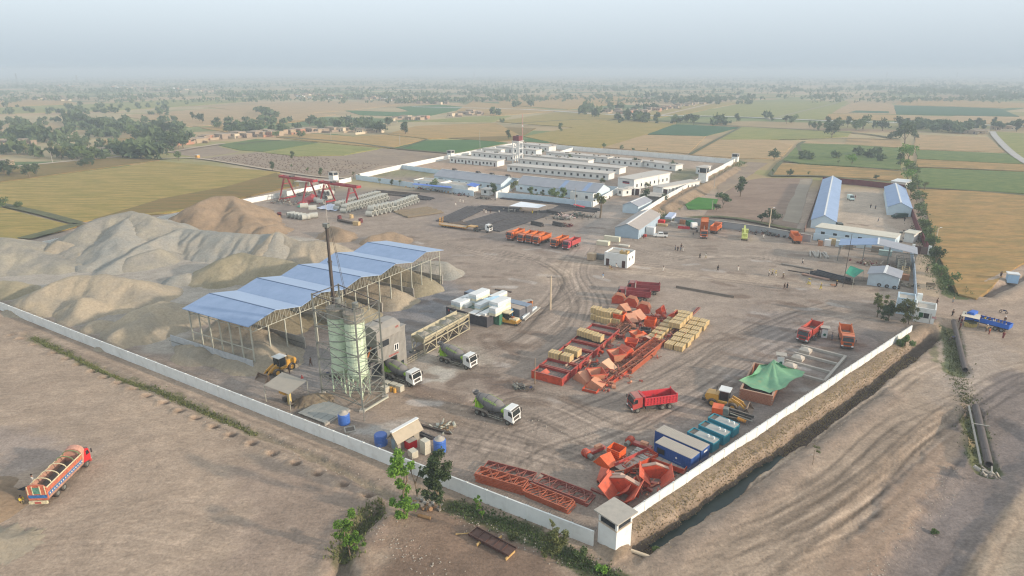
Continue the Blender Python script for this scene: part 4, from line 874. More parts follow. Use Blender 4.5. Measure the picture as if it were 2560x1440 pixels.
FIELDS=[('wheat_field',[(-200,463),(0,459),(407,405),(700,432),(600,498),(430,533),(205,556),(0,508),(-200,480)],WO,.5),('wheat_field',[(-200,500),(0,520),(192,568),(130,585),(0,606),(-200,620)],WO,.5),('wheat_field',[(455,526),(595,499),(760,462),(690,434),(560,470),(400,500),(230,552)],WB,.52),('field',[(-200,448),(0,424),(290,391),(400,402),(0,457),(-200,461)],WB,.45),('ploughed_field',[(500,397),(640,381),(760,388),(960,414),(890,437),(850,444),(705,431)],FAL,.08),('green_field',[(545,363),(640,348),(795,358),(660,380),(600,376)],cropmat('weedy_green',(104,112,62),(84,106,56),.12),.25),('green_field',[(664,383),(800,358),(948,373),(860,389),(745,392)],WGR,.4),('fallow_field',[(742,394),(862,390),(955,371),(1128,383),(1115,393),(1000,412),(960,412)],FAL,.06),('wheat_field',[(690,344),(760,334),(868,341),(960,352),(1062,350),(978,372),(800,356)],WG,.5),('green_field',[(758,333),(838,336),(920,346),(865,347)],GC_,.3),('green_field',[(600,310),(640,308),(700,316),(660,320)],GC_,.3),('wheat_field',[(868,344),(960,338),(1064,350),(985,370),(870,348)],WG,.52),('wheat_field',[(968,336),(1040,316),(1240,308),(1300,340),(1068,348)],WG,.5),('wheat_field',[(1120,346),(1180,316),(1340,322),(1290,350),(1240,355)],WB,.48),('green_field',[(984,370),(1062,352),(1200,350),(1270,358),(1130,383)],GC_,.35),('green_field',[(1308,350),(1350,341),(1410,344),(1370,358),(1310,354)],GC_,.3),('wheat_field',[(1310,342),(1540,300),(1690,310),(1620,336),(1500,372),(1400,362)],WO,.5),('wheat_field',[(1505,370),(1610,338),(1765,342),(1720,385),(1560,374)],WT,.45),('green_field',[(1612,336),(1684,312),(1770,315),(1850,319),(1760,342)],GD,.4),('wheat_field',[(1540,300),(1690,308),(1640,318),(1610,325),(1440,345)],WT,.45),('wheat_field',[(1240,305),(1400,280),(1530,285),(1540,298),(1440,320)],WO,.5),('wheat_field',[(1020,305),(1180,292),(1280,290),(1230,306)],WGR,.45),('wheat_field',[(1725,388),(1850,320),(1930,352),(1980,365),(1950,398),(1845,396)],WT,.4),('green_field',[(1800,350),(1850,318),(2130,330),(2120,342),(1990,350)],WGR,.45),('green_field',[(2000,360),(2120,363),(2250,372),(2250,425),(2080,412),(1955,404)],GM_,.6),('green_field',[(1955,402),(2000,388),(2250,400),(2252,427),(2000,410)],GM_,.7),('wheat_field',[(1940,410),(2250,427),(2262,455),(2058,442),(1925,440)],WR,.5),('wheat_field',[(2120,345),(2250,350),(2250,370),(2110,362)],WT,.4),('wheat_field',[(2290,337),(2470,344),(2512,382),(2285,374)],WT,.45),('green_field',[(2290,376),(2520,386),(2556,412),(2292,399)],GM_,.6),('wheat_field',[(2292,400),(2560,413),(2640,432),(2290,420)],WR,.5),('green_field',[(2290,422),(2640,436),(2640,492),(2296,470)],GM_,.7),('green_field',[(2480,330),(2640,340),(2640,415),(2560,408)],WGR,.45),('wheat_field',[(2298,475),(2420,480),(2640,495),(2640,610),(2545,668),(2500,700),(2440,752),(2395,740),(2345,640)],WR,.55),('green_field',[(2236,264),(2400,268),(2500,272),(2548,292),(2240,286)],GD,.4),('green_field',[(1965,276),(2065,279),(2050,290),(1945,285)],GD,.4),('wheat_field',[(1870,255),(2120,253),(2060,300),(1700,290)],WGR,.4),('wheat_field',[(2130,256),(2230,258),(2240,286),(2080,284)],WT,.4),('green_field',[(2140,277),(2222,279),(2222,284),(2120,282)],GD,.45),('wheat_field',[(2260,245),(2560,258),(2640,266),(2500,270),(2236,262)],WG,.4),('wheat_field',[(2070,286),(2240,288),(2245,302),(2060,300)],WG,.42),('wheat_field',[(2250,289),(2560,296),(2640,312),(2400,308),(2250,300)],WT,.42),('green_field',[(860,276),(1000,281),(1100,270),(1180,268),(1060,293),(900,288)],GC_,.35),('green_field',[(990,268),(1100,262),(1180,270),(1060,290)],GC_,.36),('wheat_field',[(520,268),(820,252),(1000,262),(880,276),(700,288)],WT,.4),('wheat_field',[(300,290),(520,272),(840,286),(760,300),(470,318)],WT,.42),('wheat_field',[(500,320),(700,300),(780,302),(640,316),(560,330)],WG,.4),('wheat_field',[(0,270),(200,262),(420,250),(640,252),(520,262),(300,276),(0,285)],WGR,.4),('wheat_field',[(0,252),(160,250),(200,260),(0,268)],WG,.4),('green_field',[(0,333),(50,330),(60,342),(0,346)],GC_,.4),('wheat_field',[(240,352),(400,338),(420,352),(300,372)],WG,.42),('wheat_field',[(420,380),(600,356),(545,366),(600,380),(495,395)],FAL,.05),('wheat_field',[(1240,240),(1520,238),(1640,250),(1420,274),(1250,262)],WG,.4),('wheat_field',[(1650,268),(1870,252),(1700,288),(1600,300)],WO,.4),('ploughed_field',[(1566,243),(1650,244),(1645,252),(1535,250)],SOIL,.1),('wheat_field',[(1180,254),(1260,262),(1400,278),(1240,290),(1130,284)],WG,.4),('ploughed_field',[(1850,455),(1905,445),(2030,446),(1990,574),(1760,540),(1790,500)],SOIL,.12),('fallow_field',[(1800,445),(1870,405),(1920,408),(1860,450),(1790,490)],FAL,.1),('fallow_field',[(2000,450),(2032,448),(1996,560),(1955,552)],mat('grey_track_soil',(148,134,116),.95,.15,.1,bump=.2),.14),('green_plot',[(1712,512),(1745,495),(1795,500),(1785,525),(1720,524)],cropmat('bright_green',(62,112,42),(78,126,52),.3),.35)]
for k_,f_ in enumerate(FIELDS):field(f_[0],f_[1],f_[2],f_[3]+.013*(k_%7))
b=MB();w0=gp([(505,398),(640,384),(770,390),(950,412),(880,434),(840,441),(705,428)])
c0=G(700,405)
for i in range(-40,41):
 for j in range(-22,23):
  x=c0.x+i*3.4*math.cos(AU)+j*3.0*math.cos(AV)+R.uniform(-.9,.9);y=c0.y+i*3.4*math.sin(AU)+j*3.0*math.sin(AV)+R.uniform(-.9,.9)
  ins=False;n=len(w0)
  for q in range(n):
   (x0,y0),(x1,y1)=w0[q],w0[(q+1)%n]
   if(y0>y)!=(y1>y)and x<(x1-x0)*(y-y0)/(y1-y0)+x0:ins=not ins
  if ins and R.random()<.8:
   r=R.uniform(.5,1.0);a=R.uniform(0,3);vs=[(x+r*math.cos(a+2.1*k)*(1.4 if k==0 else 1),y+r*.8*math.sin(a+2.1*k),.1)for k in range(3)]+[(x,y,R.uniform(.35,.6))]
   b.add(vs,[(0,1,3),(1,2,3),(2,0,3)])
obj('manure_heaps',b,mat('dark_manure',(92,70,56),.95,.2),kind='stuff',label='rows of small dark manure heaps spread over the fallow field',category='manure')if False else tag(obj('manure_heaps',b,mat('dark_manure',(92,70,56),.95,.2)),'rows of small dark manure heaps spread over the fallow field','manure',kind='stuff')
def strip(name,pts,wid,m,z=.1,kind='structure',hgt=0):
 w_=smooth_line(gp(pts),4);V=[];F=[]
 for i,p in enumerate(w_):
  a=w_[max(i-1,0)];c=w_[min(i+1,len(w_)-1)];L=math.hypot(c[0]-a[0],c[1]-a[1])or 1;n_=(-(c[1]-a[1])/L*wid/2,(c[0]-a[0])/L*wid/2)
  V+=[(p[0]-n_[0],p[1]-n_[1],z),(p[0]+n_[0],p[1]+n_[1],z)]
  if i:F.append((2*i-2,2*i,2*i+1,2*i-1))
 b=MB();b.add(V,F);return obj(name,b,m,kind=kind)
DIRT=mat('track_dirt',(178,160,136),.95,.1,.2);DIRTG=mat('track_grey',(172,166,158),.95,.1,.2);VERGE=mat('verge_weeds',(92,92,60),.95,.3,.3)
strip('field_track',[(-100,428),(0,422),(200,402),(400,384),(480,372),(560,360)],5,DIRT,.62)
strip('field_track',[(400,398),(500,398),(700,430),(800,444),(880,448)],2.6,DIRT,.62)
strip('far_road',[(1030,268),(1300,274),(1540,288),(1800,292),(2100,304),(2400,312),(2700,322)],9,mat('far_road',(196,192,182),.8,.05),.7)
strip('far_road',[(2480,330),(2490,345),(2530,385),(2600,430)],5,DIRTG,.75)
strip('field_track',[(1650,290),(1760,264),(1860,240),(1950,222)],6,DIRT,.72)
strip('field_track',[(1920,300),(2000,280),(2090,258),(2130,242)],5,mat('canal_bank',(140,132,104),.9,.1),.7)
for pts_,w_ in(([(700,344),(860,356),(985,372),(1130,385)],4),([(0,513),(100,535),(200,562)],4),([(590,362),(700,352),(795,358)],3),([(1000,372),(1064,351),(1068,349)],2.5),([(1280,310),(1440,300),(1540,299),(1700,305),(1850,317),(2130,333),(2250,350)],5),([(1725,388),(1790,352),(1850,320)],3),([(1925,440),(1955,405),(2000,388),(1995,366),(2010,355)],3),([(1925,442),(2058,443),(2262,462)],3.5),([(1955,405),(2100,415),(2250,430)],3.5),([(2296,472),(2420,478),(2660,500)],4),([(1950,350),(2110,348),(2250,352)],2.5),([(2262,430),(2292,420),(2640,434)],2),([(1100,310),(1260,312),(1400,318)],2.5),([(60,600),(130,582),(200,562)],6),([(1600,560),(1800,545),(2000,580)],3)):
 strip('weed_verge',pts_,w_,VERGE,.66)
def leafcloud(blobs,n,size,seed,flat=.75,tri=True):
 rs=np.random.RandomState(seed);tot=sum(b[3]**2 for b in blobs);V=[];
 for(cx,cy,cz,r)in blobs:
  k=max(4,int(n*r*r/tot));d=rs.normal(size=(k,3));d/=np.linalg.norm(d,axis=1)[:,None]
  rad_=r*(rs.rand(k,1)**.4)*(.7+.5*rs.rand(k,1));p=d*rad_*np.array([1,1,flat])+np.array([cx,cy,cz])
  a=rs.normal(size=(k,3));a[:,2]*=.6;a/=np.linalg.norm(a,axis=1)[:,None];bb_=np.cross(a,rs.normal(size=(k,3)));bb_/=np.linalg.norm(bb_,axis=1)[:,None]
  s_=size*(.6+.8*rs.rand(k,1));q=np.stack([p-a*s_,p+bb_*s_*.6,p+a*s_,p-bb_*s_*.6],1);V.append(q)
 V=np.concatenate(V).reshape(-1,3);return V,np.arange(len(V)).reshape(-1,4)
def treeparts(kind,h,seed,n,size):
 r=random.Random(seed);tb=MB();bl=[]
 tr=h*.022+.05;th_=h*{'round':.22,'tall':.2,'flat':.28,'bush':.06,'thin':.35}[kind]
 top=Vector((r.uniform(-.05,.05)*h,r.uniform(-.05,.05)*h,th_));tb.cyl((0,0,-.3),top,tr,tr*.7,6,cap=False)
 nl={'round':6,'tall':6,'flat':7,'bush':4,'thin':4}[kind];sp_={'round':.30,'tall':.14,'flat':.38,'bush':.3,'thin':.16}[kind]*h
 for i in range(nl):
  a=2*PI*i/nl+r.uniform(-.5,.5);rr=sp_*r.uniform(.4,1)
  z={'round':r.uniform(.36,.8),'tall':.25+.62*i/nl+r.uniform(0,.1),'flat':r.uniform(.5,.8),'bush':r.uniform(.3,.75),'thin':r.uniform(.5,.9)}[kind]*h
  e=Vector((math.cos(a)*rr,math.sin(a)*rr,z));tb.cyl(top*r.uniform(.6,1),e,tr*.45,tr*.12,4,cap=False)
  bl.append((e.x,e.y,e.z,h*{'round':.24,'tall':.17,'flat':.18,'bush':.24,'thin':.12}[kind]*r.uniform(.75,1.25)))
 if kind in('round','tall'):bl.append((top.x,top.y,h*.82,h*.17))
 V,F=leafcloud(bl,n,size,seed,.85 if kind!='flat' else .65)
 return tb,V,F
def tree(name,label,kind,h,seed,n,size,lm,loc=(0,0,0),group=None,cat='tree'):
 tb,V,F=treeparts(kind,h,seed,n,size);t=thing(name,label,cat,loc,0,group)
 obj('trunk',tb,BARK,t);obj('crown',npmesh('crown',V,F,lm,False),None,t);return t
def hat(base,top):
 c_=G(*base);lo,hi=0,60
 for _ in range(40):
  mm=(lo+hi)/2
  if P(c_.x,c_.y,mm)[1]>top:lo=mm
  else:hi=mm
 return c_,lo
def custom_tree(name,label,base,stems,blobs,n,size,lm,seed,tr=.14,cat='tree',lm2=None):
 """stems: polylines (px,py) in the plane through the base, facing the camera but with depth added; blobs: (px, py, radius in m, depth offset)"""
 c_=G(*base);t=thing(name,label,cat,c_);tb=MB()
 def at(px,py,dy=0):
  y=c_.y+dy;u=(px-1280)/CF;v=(py-720)/CF;k=y/(_c-v*_s);return Vector((u*k,y,CZ-(_s+v*_c)*k))-c_
 for st in stems:
  for i in range(len(st)-1):
   a=at(*st[i]);b_=at(*st[i+1]);r0=tr*(1-.75*i/len(st));tb.cyl(a,b_,r0,r0*.75,6,cap=False)
 obj('trunk',tb,BARK,t);bl=[]
 rr=random.Random(seed)
 for(px,py,r,dy)in blobs:
  q=at(px,py,dy)
  for _ in range(5):
   o=Vector((rr.gauss(0,.55),rr.gauss(0,.55),rr.gauss(0,.5)))*r;bl.append((q.x+o.x,q.y+o.y,q.z+o.z,r*rr.uniform(.35,.7)))
 V,F=leafcloud(bl,n,size,seed,.9)
 obj('crown',npmesh('crown',V,F,lm,False),None,t);return t
custom_tree('tree','bright green tree on the left of the pair in front of the white wall',(1012,1296),[[(1012,1296),(1008,1230),(1012,1180),(1004,1150)],[(1008,1230),(1018,1200),(1015,1175)]],[(1002,1148,1.2,0),(1004,1170,1.2,.3),(996,1205,.8,-.2),(1004,1240,1.0,.2),(996,1262,1.0,-.3),(1010,1272,.9,.2)],5200,.17,LEAFB,41)
custom_tree('tree','grey green tree on the right of the pair in front of the white wall',(1100,1275),[[(1100,1275),(1096,1240),(1090,1200),(1086,1160)],[(1096,1240),(1078,1200)],[(1090,1200),(1110,1160)]],[(1085,1150,1.3,0),(1108,1165,1.2,.4),(1072,1165,1.0,-.4),(1080,1200,1.2,.2),(1066,1215,1.0,0),(1100,1205,1.0,-.3),(1082,1238,1.1,.2),(1098,1180,1.1,0)],6800,.15,leafmat('leaf_grey_green',(88,104,66)),42,.16)
custom_tree('tree','bare forked tree between the two leafy trees',(1045,1250),[[(1045,1250),(1038,1210),(1028,1180),(1030,1155)],[(1038,1210),(1046,1185),(1052,1165)],[(1028,1180),(1020,1160)]],[(1030,1158,.25,0),(1050,1168,.2,0),(1046,1225,.3,0)],160,.12,LEAFM,43,.09)
custom_tree('sapling','young bright green sapling on the weedy verge outside the wall',(1208,1300),[[(1208,1300),(1204,1280),(1196,1255)]],[(1193,1252,.5,0),(1200,1268,.35,0),(1204,1280,.25,0)],700,.12,LEAFB,44,.05,'sapling')
custom_tree('bush','tall bright bush standing before the wall near the guard tower',(1386,1382),[[(1386,1382),(1384,1350),(1380,1310)],[(1384,1350),(1410,1325)],[(1384,1350),(1362,1335)]],[(1380,1310,.4,0),(1384,1335,.8,0),(1405,1330,.6,.2),(1366,1345,.7,-.2),(1386,1358,1.0,0),(1372,1370,.7,0),(1404,1358,.6,0)],3600,.13,LEAFO,45,.06,'bush')
custom_tree('tree','leaning bright green tree by the small ditch at the lower left',(875,1388),[[(875,1388),(872,1370),(862,1340),(858,1315)],[(872,1370),(892,1352)]],[(858,1302,.9,0),(866,1318,.7,0),(845,1340,.5,0),(866,1348,.7,0),(880,1352,.7,0),(894,1362,.5,0),(888,1345,.5,0)],3400,.13,LEAFB,46,.10)
for k,(px,py,r,lb)in enumerate(((1450,1392,.9,'low green bush at the end of the weedy verge by the tower'),(1505,1432,.8,'small yellow green bush at the bottom edge below the tower'),(1282,1345,.7,'thin olive bush beside the rusty steel frame'),(1640,1368,.5,'small green tuft in the ditch beside the guard tower'),(2340,1310,.5,'green tuft on the slope at the lower right'))):
 q=G(px,py);V,F=leafcloud([(R.uniform(-r,r)*.6,R.uniform(-r,r)*.6,r*R.uniform(.3,.9),r*.5)for _ in range(6)],900,.12,60+k)
 tag(obj('bush',npmesh('bush',V,F,(LEAFM,LEAFB,LEAFO,LEAFM,LEAFM)[k],False),None,loc=(q.x,q.y,gz(q.x,q.y))),lb,'bush','low bushes outside the walls')
custom_tree('tree','small tree against the outer side of the sunlit wall',(2262,868),[[(2262,868),(2264,855)]],[(2258,850,1.0,0),(2272,845,.8,0),(2250,858,.7,0)],1500,.2,LEAFM,47)
custom_tree('tree','slender acacia left of three before the pale blue hut',(2193,793),[[(2193,793),(2196,770),(2200,750)]],[(2200,748,1.3,0),(2196,758,1.0,0),(2206,765,.8,0)],1300,.18,LEAFO,48)
custom_tree('tree','middle acacia of three before the pale blue hut',(2221,803),[[(2221,803),(2224,780),(2222,765)]],[(2222,768,1.5,0),(2212,776,1.2,0),(2234,778,1.2,0),(2220,790,1.1,0)],2200,.18,LEAFD,49)
custom_tree('tree','right acacia of three before the pale blue hut',(2272,812),[[(2272,812),(2270,785),(2266,765)]],[(2266,762,1.5,0),(2258,776,1.3,0),(2280,775,1.2,0),(2270,795,1.2,0)],2200,.18,LEAFO,50)
tag_=custom_tree('sapling','lone thin sapling on the bare slope at the right',(2031,1165),[[(2031,1165),(2034,1145),(2036,1125)]],[(2038,1122,.5,0)],110,.12,LEAFO,51,.05,'sapling')
def proto(kind,h,seed,n,size,lm):return tree('tree','tree',kind,h,seed,n,size,lm,(0,0,-500))
TP={}
for k,(kind,lm,n,sz)in enumerate((('round',LEAFD,420,.55),('round',LEAFM,420,.55),('tall',LEAFM,420,.5),('tall',LEAFD,420,.5),('flat',LEAFD,340,.6),('thin',LEAFO,200,.4),('bush',LEAFM,260,.6),('round',LEAFB,380,.5),('bush',LEAFO,260,.6),('thin',LEAFM,150,.4))):
 for v in range(2):
  tb,V,F=treeparts(kind,9.0,100+k*3+v,n,sz);TP.setdefault(kind+{id(LEAFD):'D',id(LEAFM):'M',id(LEAFB):'B',id(LEAFO):'O'}[id(lm)],[]).append((mesh('trunk',tb,BARK),npmesh('crown',V,F,lm,False)))
def put_tree(key,base,top,label,group=None,seed=0,name='tree',parts=True):
 c_,h=hat(base,top);tm,cm=TP[key][seed%2];t=thing(name,label,'tree' if name=='tree' else name.replace('_',' '),c_,(seed*1.7)%6.28,group,h/9.0)
 obj('trunk',tm,None,t);obj('crown',cm,None,t);return t
for k,(key,b_,tp,lb)in enumerate((('tallM',(1327,493),465,'small street tree left of the group before the blue shed'),('roundM',(1385,503),467,'largest street tree before the low white store'),('tallM',(1408,502),466,'bright street tree right of the largest one'),('thinO',(1356,500),472,'thin street tree in the middle of the group'),('thinM',(1342,497),478,'smallest street tree by the shed wall'),('thinO',(1284,492),440,'tall half bare tree between the two blue sheds'),('tallD',(1234,490),455,'dark tree beside the little kiosk'),('thinO',(1500,545),465,'tall sparse tree on the road verge before the compound gate'),('tallD',(1612,512),470,'tree over the grey carport roof'),('roundD',(1106,458),440,'dark bush like tree at the end of the workshop shed'),('roundM',(1086,473),447,'small round tree behind the blue awning'),('thinM',(950,463),444,'first small tree behind the gantry yard wall'),('tallD',(980,465),447,'second small tree behind the gantry yard wall'),('thinM',(1000,466),448,'third small tree behind the gantry yard wall'),('thinD' if 0 else 'thinO',(885,447),428,'pair tree at the corner by the small guard tower'),('thinO',(898,448),430,'other pair tree at the corner by the small guard tower'),('thinM',(1357,390),370,'slim tree inside the compound behind the first barrack'),('tallM',(1424,402),384,'dark slim tree before the left block of the row'),('roundD',(1590,415),393,'round tree before the middle block of the row'),('roundD',(1680,424),399,'round tree before the right block of the row'),('flatD',(1700,432),420,'low dark bush tree near the compound right wall'),('bushO',(1505,462),442,'shrubby tree at the end of the sixteen-window barrack'),('bushO',(1620,470),452,'shrubby tree between the two offices'),('roundD',(1660,505),480,'tree leaning over the compound wall by the carport'),('tallD',(682,440-12),402,'first spindly tree on the manure field edge'),('thinM',(730,432-6),409,'second spindly tree on the manure field edge'),('thinM',(770,437),415,'third spindly tree on the manure field edge'),('tallM',(802,441),418,'fourth spindly tree on the manure field edge'),('tallM',(732,398),376,'lone green tree in the pale green field'),('tallM',(1271,349),322,'tree just outside the back wall left of the mast'),('tallM',(1400,330),306,'lone green tree beyond the back wall'),('roundM',(1510,372),356,'bush tree behind the back wall'),('bushM',(1553,374),361,'low tree behind the back wall middle'),('bushM',(1582,377),366,'lowest tree behind the back wall'),('thinM',(1618,380),368,'thin tree behind the back wall'),('roundD',(1935,402),368,'dark round tree at the corner of the fallow field'),('roundD',(1930,562),520,'wide dark tree behind the leaning lamp pole'),('flatD',(1905,560),530,'low dark tree beside the wide one by the lamp pole'),('tallD',(1850,492),440,'brownish tall tree beside the drain'),('flatD',(1805,520),478,'drooping palm like tree above the dusty wall'),('flatD',(1790,530),505,'low dark tree by the palm like tree'),('thinM',(1930,440),420,'first sapling of the gold strip'),('thinM',(1968,442),424,'second sapling of the gold strip'),('roundD',(1975,441),420,'dark sapling of the gold strip'),('thinM',(2020,444),425,'last sapling of the gold strip'),('flatD',(2190,452),436,'low dark tree behind the red brown wall'),('roundB',(2128,414),382,'bright round tree in the mottled green field'),('bushM',(2000,400),384,'grey bush tree at the left of the mottled field'),('thinM',(2095,414),396,'thin tree in the mottled green field'),('tallM',(2030,398),380,'slim tree in the mottled green field'),('bushM',(10,520),488,'dark bush cluster at the left edge of the golden field'),('bushM',(45,520),495,'second dark bush at the left edge of the golden field'))):
 put_tree(key,b_,tp,lb,'single trees around the compounds',k)
rr=random.Random(77)
belt=[(2262,360,300),(2240,345,315),(2285,350,322),(2225,350,322),(2258,395,345),(2270,402,348),(2250,415,370),(2265,430,385),(2278,440,395),(2268,455,410),(2285,470,425),(2275,490,440),(2290,505,460),(2298,530,480),(2300,548,500),(2310,575,520),(2316,600,545),(2325,625,570),(2340,660,600),(2352,690,635),(2368,720,660),(2330,642,600),(2304,520,462),(2310,478,438)]
for k,(px,b_,tp)in enumerate(belt):
 key=['roundD','roundD','roundD','roundD','roundB','roundB','tallM','roundB','roundM','roundB','bushM','roundM','bushM','bushM','bushM','bushM','bushM','roundM','roundD','bushM','bushM','bushM','thinO','thinO'][k]
 tp+=(b_-tp)*(.22 if k else 0)
 put_tree(key,(px,b_),tp,['dark tree','bright green tree','dusty shrub like tree','sparse tree'][0 if 'D' in key else 1 if 'B' in key else 2 if 'bush' in key else 3]+' of the belt, '+ORD[k]+' from its far end'+(' on the inner side' if k>19 else ''),'trees of the belt beside the right compound',k)
CL=[(1540,297,1850,310,26,9,'DDM','in the row behind the dark green field'),(2030,322,2250,325,13,12,'DDM','in the big row before the far road'),(2030,338,2090,338,2,12,'D','before the big row'),(2260,320,2420,330,20,9,'DDO','in the grey grove right of the belt'),(2420,315,2580,325,9,9,'DDO','beside the far right farm'),(1920,300,2040,318,10,8,'DM','in the row along the far road'),(1450,284,1500,288,5,12,'D','in the dark middle clump'),(1510,272,1650,275,12,8,'DM','around the roadside hamlet'),(1620,240,1790,250,16,9,'D','behind the roadside hamlet'),(1235,286,1260,308,4,9,'M','in the light green trio'),(1285,270,1350,265,5,10,'D','in the short far row'),(780,312,960,330,20,10,'DM','behind the middle village houses'),(560,330,760,340,18,9,'DM','around the near village houses'),(960,310,1010,335,6,10,'DM','at the right end of the near village'),(0,330,160,360,22,10,'DDM','at the far left grove'),(160,300,320,330,26,11,'DDM','in the large left grove'),(300,325,470,335,18,11,'DD','in the left row beside the bare field'),(330,345,460,375,16,11,'DDM','around the left farm houses'),(280,385,400,400,16,10,'DD','of the dark row at the field corner'),(0,380,250,405,22,9,'DOM','along the left road'),(180,360,330,390,12,8,'MO','in the left orchard'),(0,430,40,445,5,9,'D','at the left edge of the fields'),(65,440,95,446,2,9,'D','of the pair by the golden field'),(200,415,260,410,4,6,'D','in the brown strip field'),(420,395,450,402,2,7,'M','beside the orange box'),(480,300,560,320,6,9,'DM','in the left tan field'),(640,278,700,300,6,9,'M','in the middle tan field')]
FARC=[]
for(x0,y0,x1,y1,n,hh,ks,where)in CL:
 fr=sorted(rr.random()for _ in range(n))
 for i in range(n):
  f=fr[i];px=x0+(x1-x0)*f+rr.uniform(-8,8);py=y0+(y1-y0)*f+rr.uniform(-6,7);q=G(px,py);h=hh*rr.uniform(.6,1.25);K=rr.choice(ks)
  key={'D':['roundD','roundD','tallD','flatD'],'M':['roundM','tallM','bushM','roundM'],'O':['thinO','bushO','thinO','bushO']}[K][rr.randrange(4)]
  tm,cm=TP[key][i%2];ad={'D':'dark green','M':'mid green','O':'dry olive'}[K];sh_={'r':'round','t':'tall','f':'spreading','b':'bushy','t2':''}.get(key[0],'')if not key.startswith('thin')else 'thin'
  if py<296 or(n>15 and rr.random()<.3):FARC.append((q.x,q.y,h));continue
  t=thing('tree','%s %s tree %s, %s'%(ad,sh_,where,ORD[i]+' from the left'),'tree',q,rr.uniform(0,6),'trees '+where,h/9.0);t.scale.x*=rr.uniform(.85,1.3);t.scale.y=t.scale.x
  if n<400 and py>300:obj('trunk',tm,None,t);obj('crown',cm,None,t)
  else:
   tag(obj('tree',cm,None,loc=q,rz=t.rotation_euler.z),t['label'],'tree',t['group']).scale=t.scale;bpy.data.objects.remove(t)
rs=np.random.RandomState(9);V=[];
def addclump(x,y,h,k):
 d=rs.normal(size=(k,3));d/=np.linalg.norm(d,axis=1)[:,None];p=d*np.array([h*.55,h*.55,h*.42])*(rs.rand(k,1)**.4)+np.array([x,y,h*.55]);a=rs.normal(size=(k,3))*h*.16;b_=rs.normal(size=(k,3))*h*.14
 V.append(np.stack([p-a,p+b_,p+a,p-b_],1))
for(x0,y0,x1,y1,n,hh)in((0,300,300,330,36,8),(0,335,330,400,60,7),(150,300,470,345,50,8),(330,350,480,380,30,8),(560,300,960,330,50,8),(0,262,420,290,60,8),(2250,315,2600,325,50,8),(1640,236,1900,262,60,8),(2000,380,2260,405,14,6),(1540,300,1860,310,24,6)):
 for _ in range(n):q=G(rs.uniform(x0,x1),rs.uniform(y0,y1));addclump(q.x,q.y,hh*rs.uniform(.5,1.1),44)
nfar=0
for(x_,y_,h_)in FARC:addclump(x_,y_,h_,60)
while nfar<2600:
 py=182+(rs.rand()**1.15)*78;px=rs.uniform(-100,2660);q=G(px,py)
 dens=.5+.5*math.sin(px*.011+py*.35)+.25*math.sin(px*.031-py)
 if py<215:dens+=.45
 if rs.rand()>dens*.9:continue
 for _ in range(rs.randint(1,5)if py>210 else rs.randint(3,9)):
  sp_=18 if py>215 else 60;addclump(q.x+rs.normal()*sp_,q.y+rs.normal()*sp_*.7,rs.uniform(5,11),10 if py>215 else 7)
 nfar+=1
for(x0,y0,x1,y1,n)in((2140,222,2300,226,90),(2250,226,2600,246,420),(2300,218,2640,228,260),(540,238,680,245,60),(0,218,330,232,90),(1000,215,1280,232,160),(1300,212,1600,226,150),(1600,205,2000,228,200),(720,232,1010,240,40),(1180,232,1250,238,20)):
 for _ in range(n):
  f=rs.rand();q=G(x0+(x1-x0)*f+rs.normal()*6,y0+(y1-y0)*f+rs.normal()*3);addclump(q.x,q.y,rs.uniform(6,12),10)
V=np.concatenate(V).reshape(-1,3);tag(obj('far_woodland',npmesh('far_woodland',V,np.arange(len(V)).reshape(-1,4),leafmat('leaf_far',(92,106,72)),False),None),'far scattered trees and woods fading into the haze','woodland',kind='stuff')
HN=0
def house(px,py,w_,d_,h,m,label,group,rz=None,parts=True):
 q=G(px,py);rz=AU+rr.uniform(-.1,.1)if rz is None else rz
 t=thing('village_house',label,'house',q,rz,group)
 obj('wall',MB().box(-w_/2,w_/2,-d_/2,d_/2,-.2,h),m,t);obj('roof',MB().box(-w_/2-.2,w_/2+.2,-d_/2-.2,d_/2+.2,h,h+.3),MUDR,t)
 if parts:
  obj('door',MB().box(-.6,.6,-d_/2-.05,-d_/2+.05,0,2.1),GATEB,t)
  for s_ in(-1,1):obj('window',MB().box(s_*w_*.3-.5,s_*w_*.3+.5,-d_/2-.05,-d_/2+.05,1.1,2.1),GLASS,t)
 return t
VM=[MUDW,mat('pale_plaster',(206,190,162),.9,.08),mat('grey_mud',(150,132,114),.95,.12),WHITE,mat('pink_brick',(176,128,102),.9,.12)]
VN=['mud brown','cream','grey brown','white','pinkish brick']
VC=[(400,365,560,345,16,'of the near left farm'),(560,345,740,332,15,'of the near village street'),(750,330,960,330,14,'of the near village, right part'),(890,310,925,308,3,'beside the village grove'),(975,301,1075,296,10,'of the cream farm row'),(1130,288,1210,282,9,'of the second farm row'),(1300+220,278,1610,282,8,'of the roadside hamlet front'),(1600,280,1760,258,22,'along the hamlet road'),(240,385,330,378,5,'of the small left farm'),(0,360,90,362,6,'at the left grove'),(740,238,1120,258,70,'of the middle village'),(280,216,560,232,46,'of the far left village'),(120,215,200,212,12,'of the farthest left village'),(100,246,180,252,10,'of the left outlying hamlet'),(2400,330,2470,335,6,'of the far right farm'),(2490,322,2530,325,3,'behind the right track'),(1930,222,2020,224,12,'of the far right hamlet'),(0,414,25,412,2,'at the left edge road')]
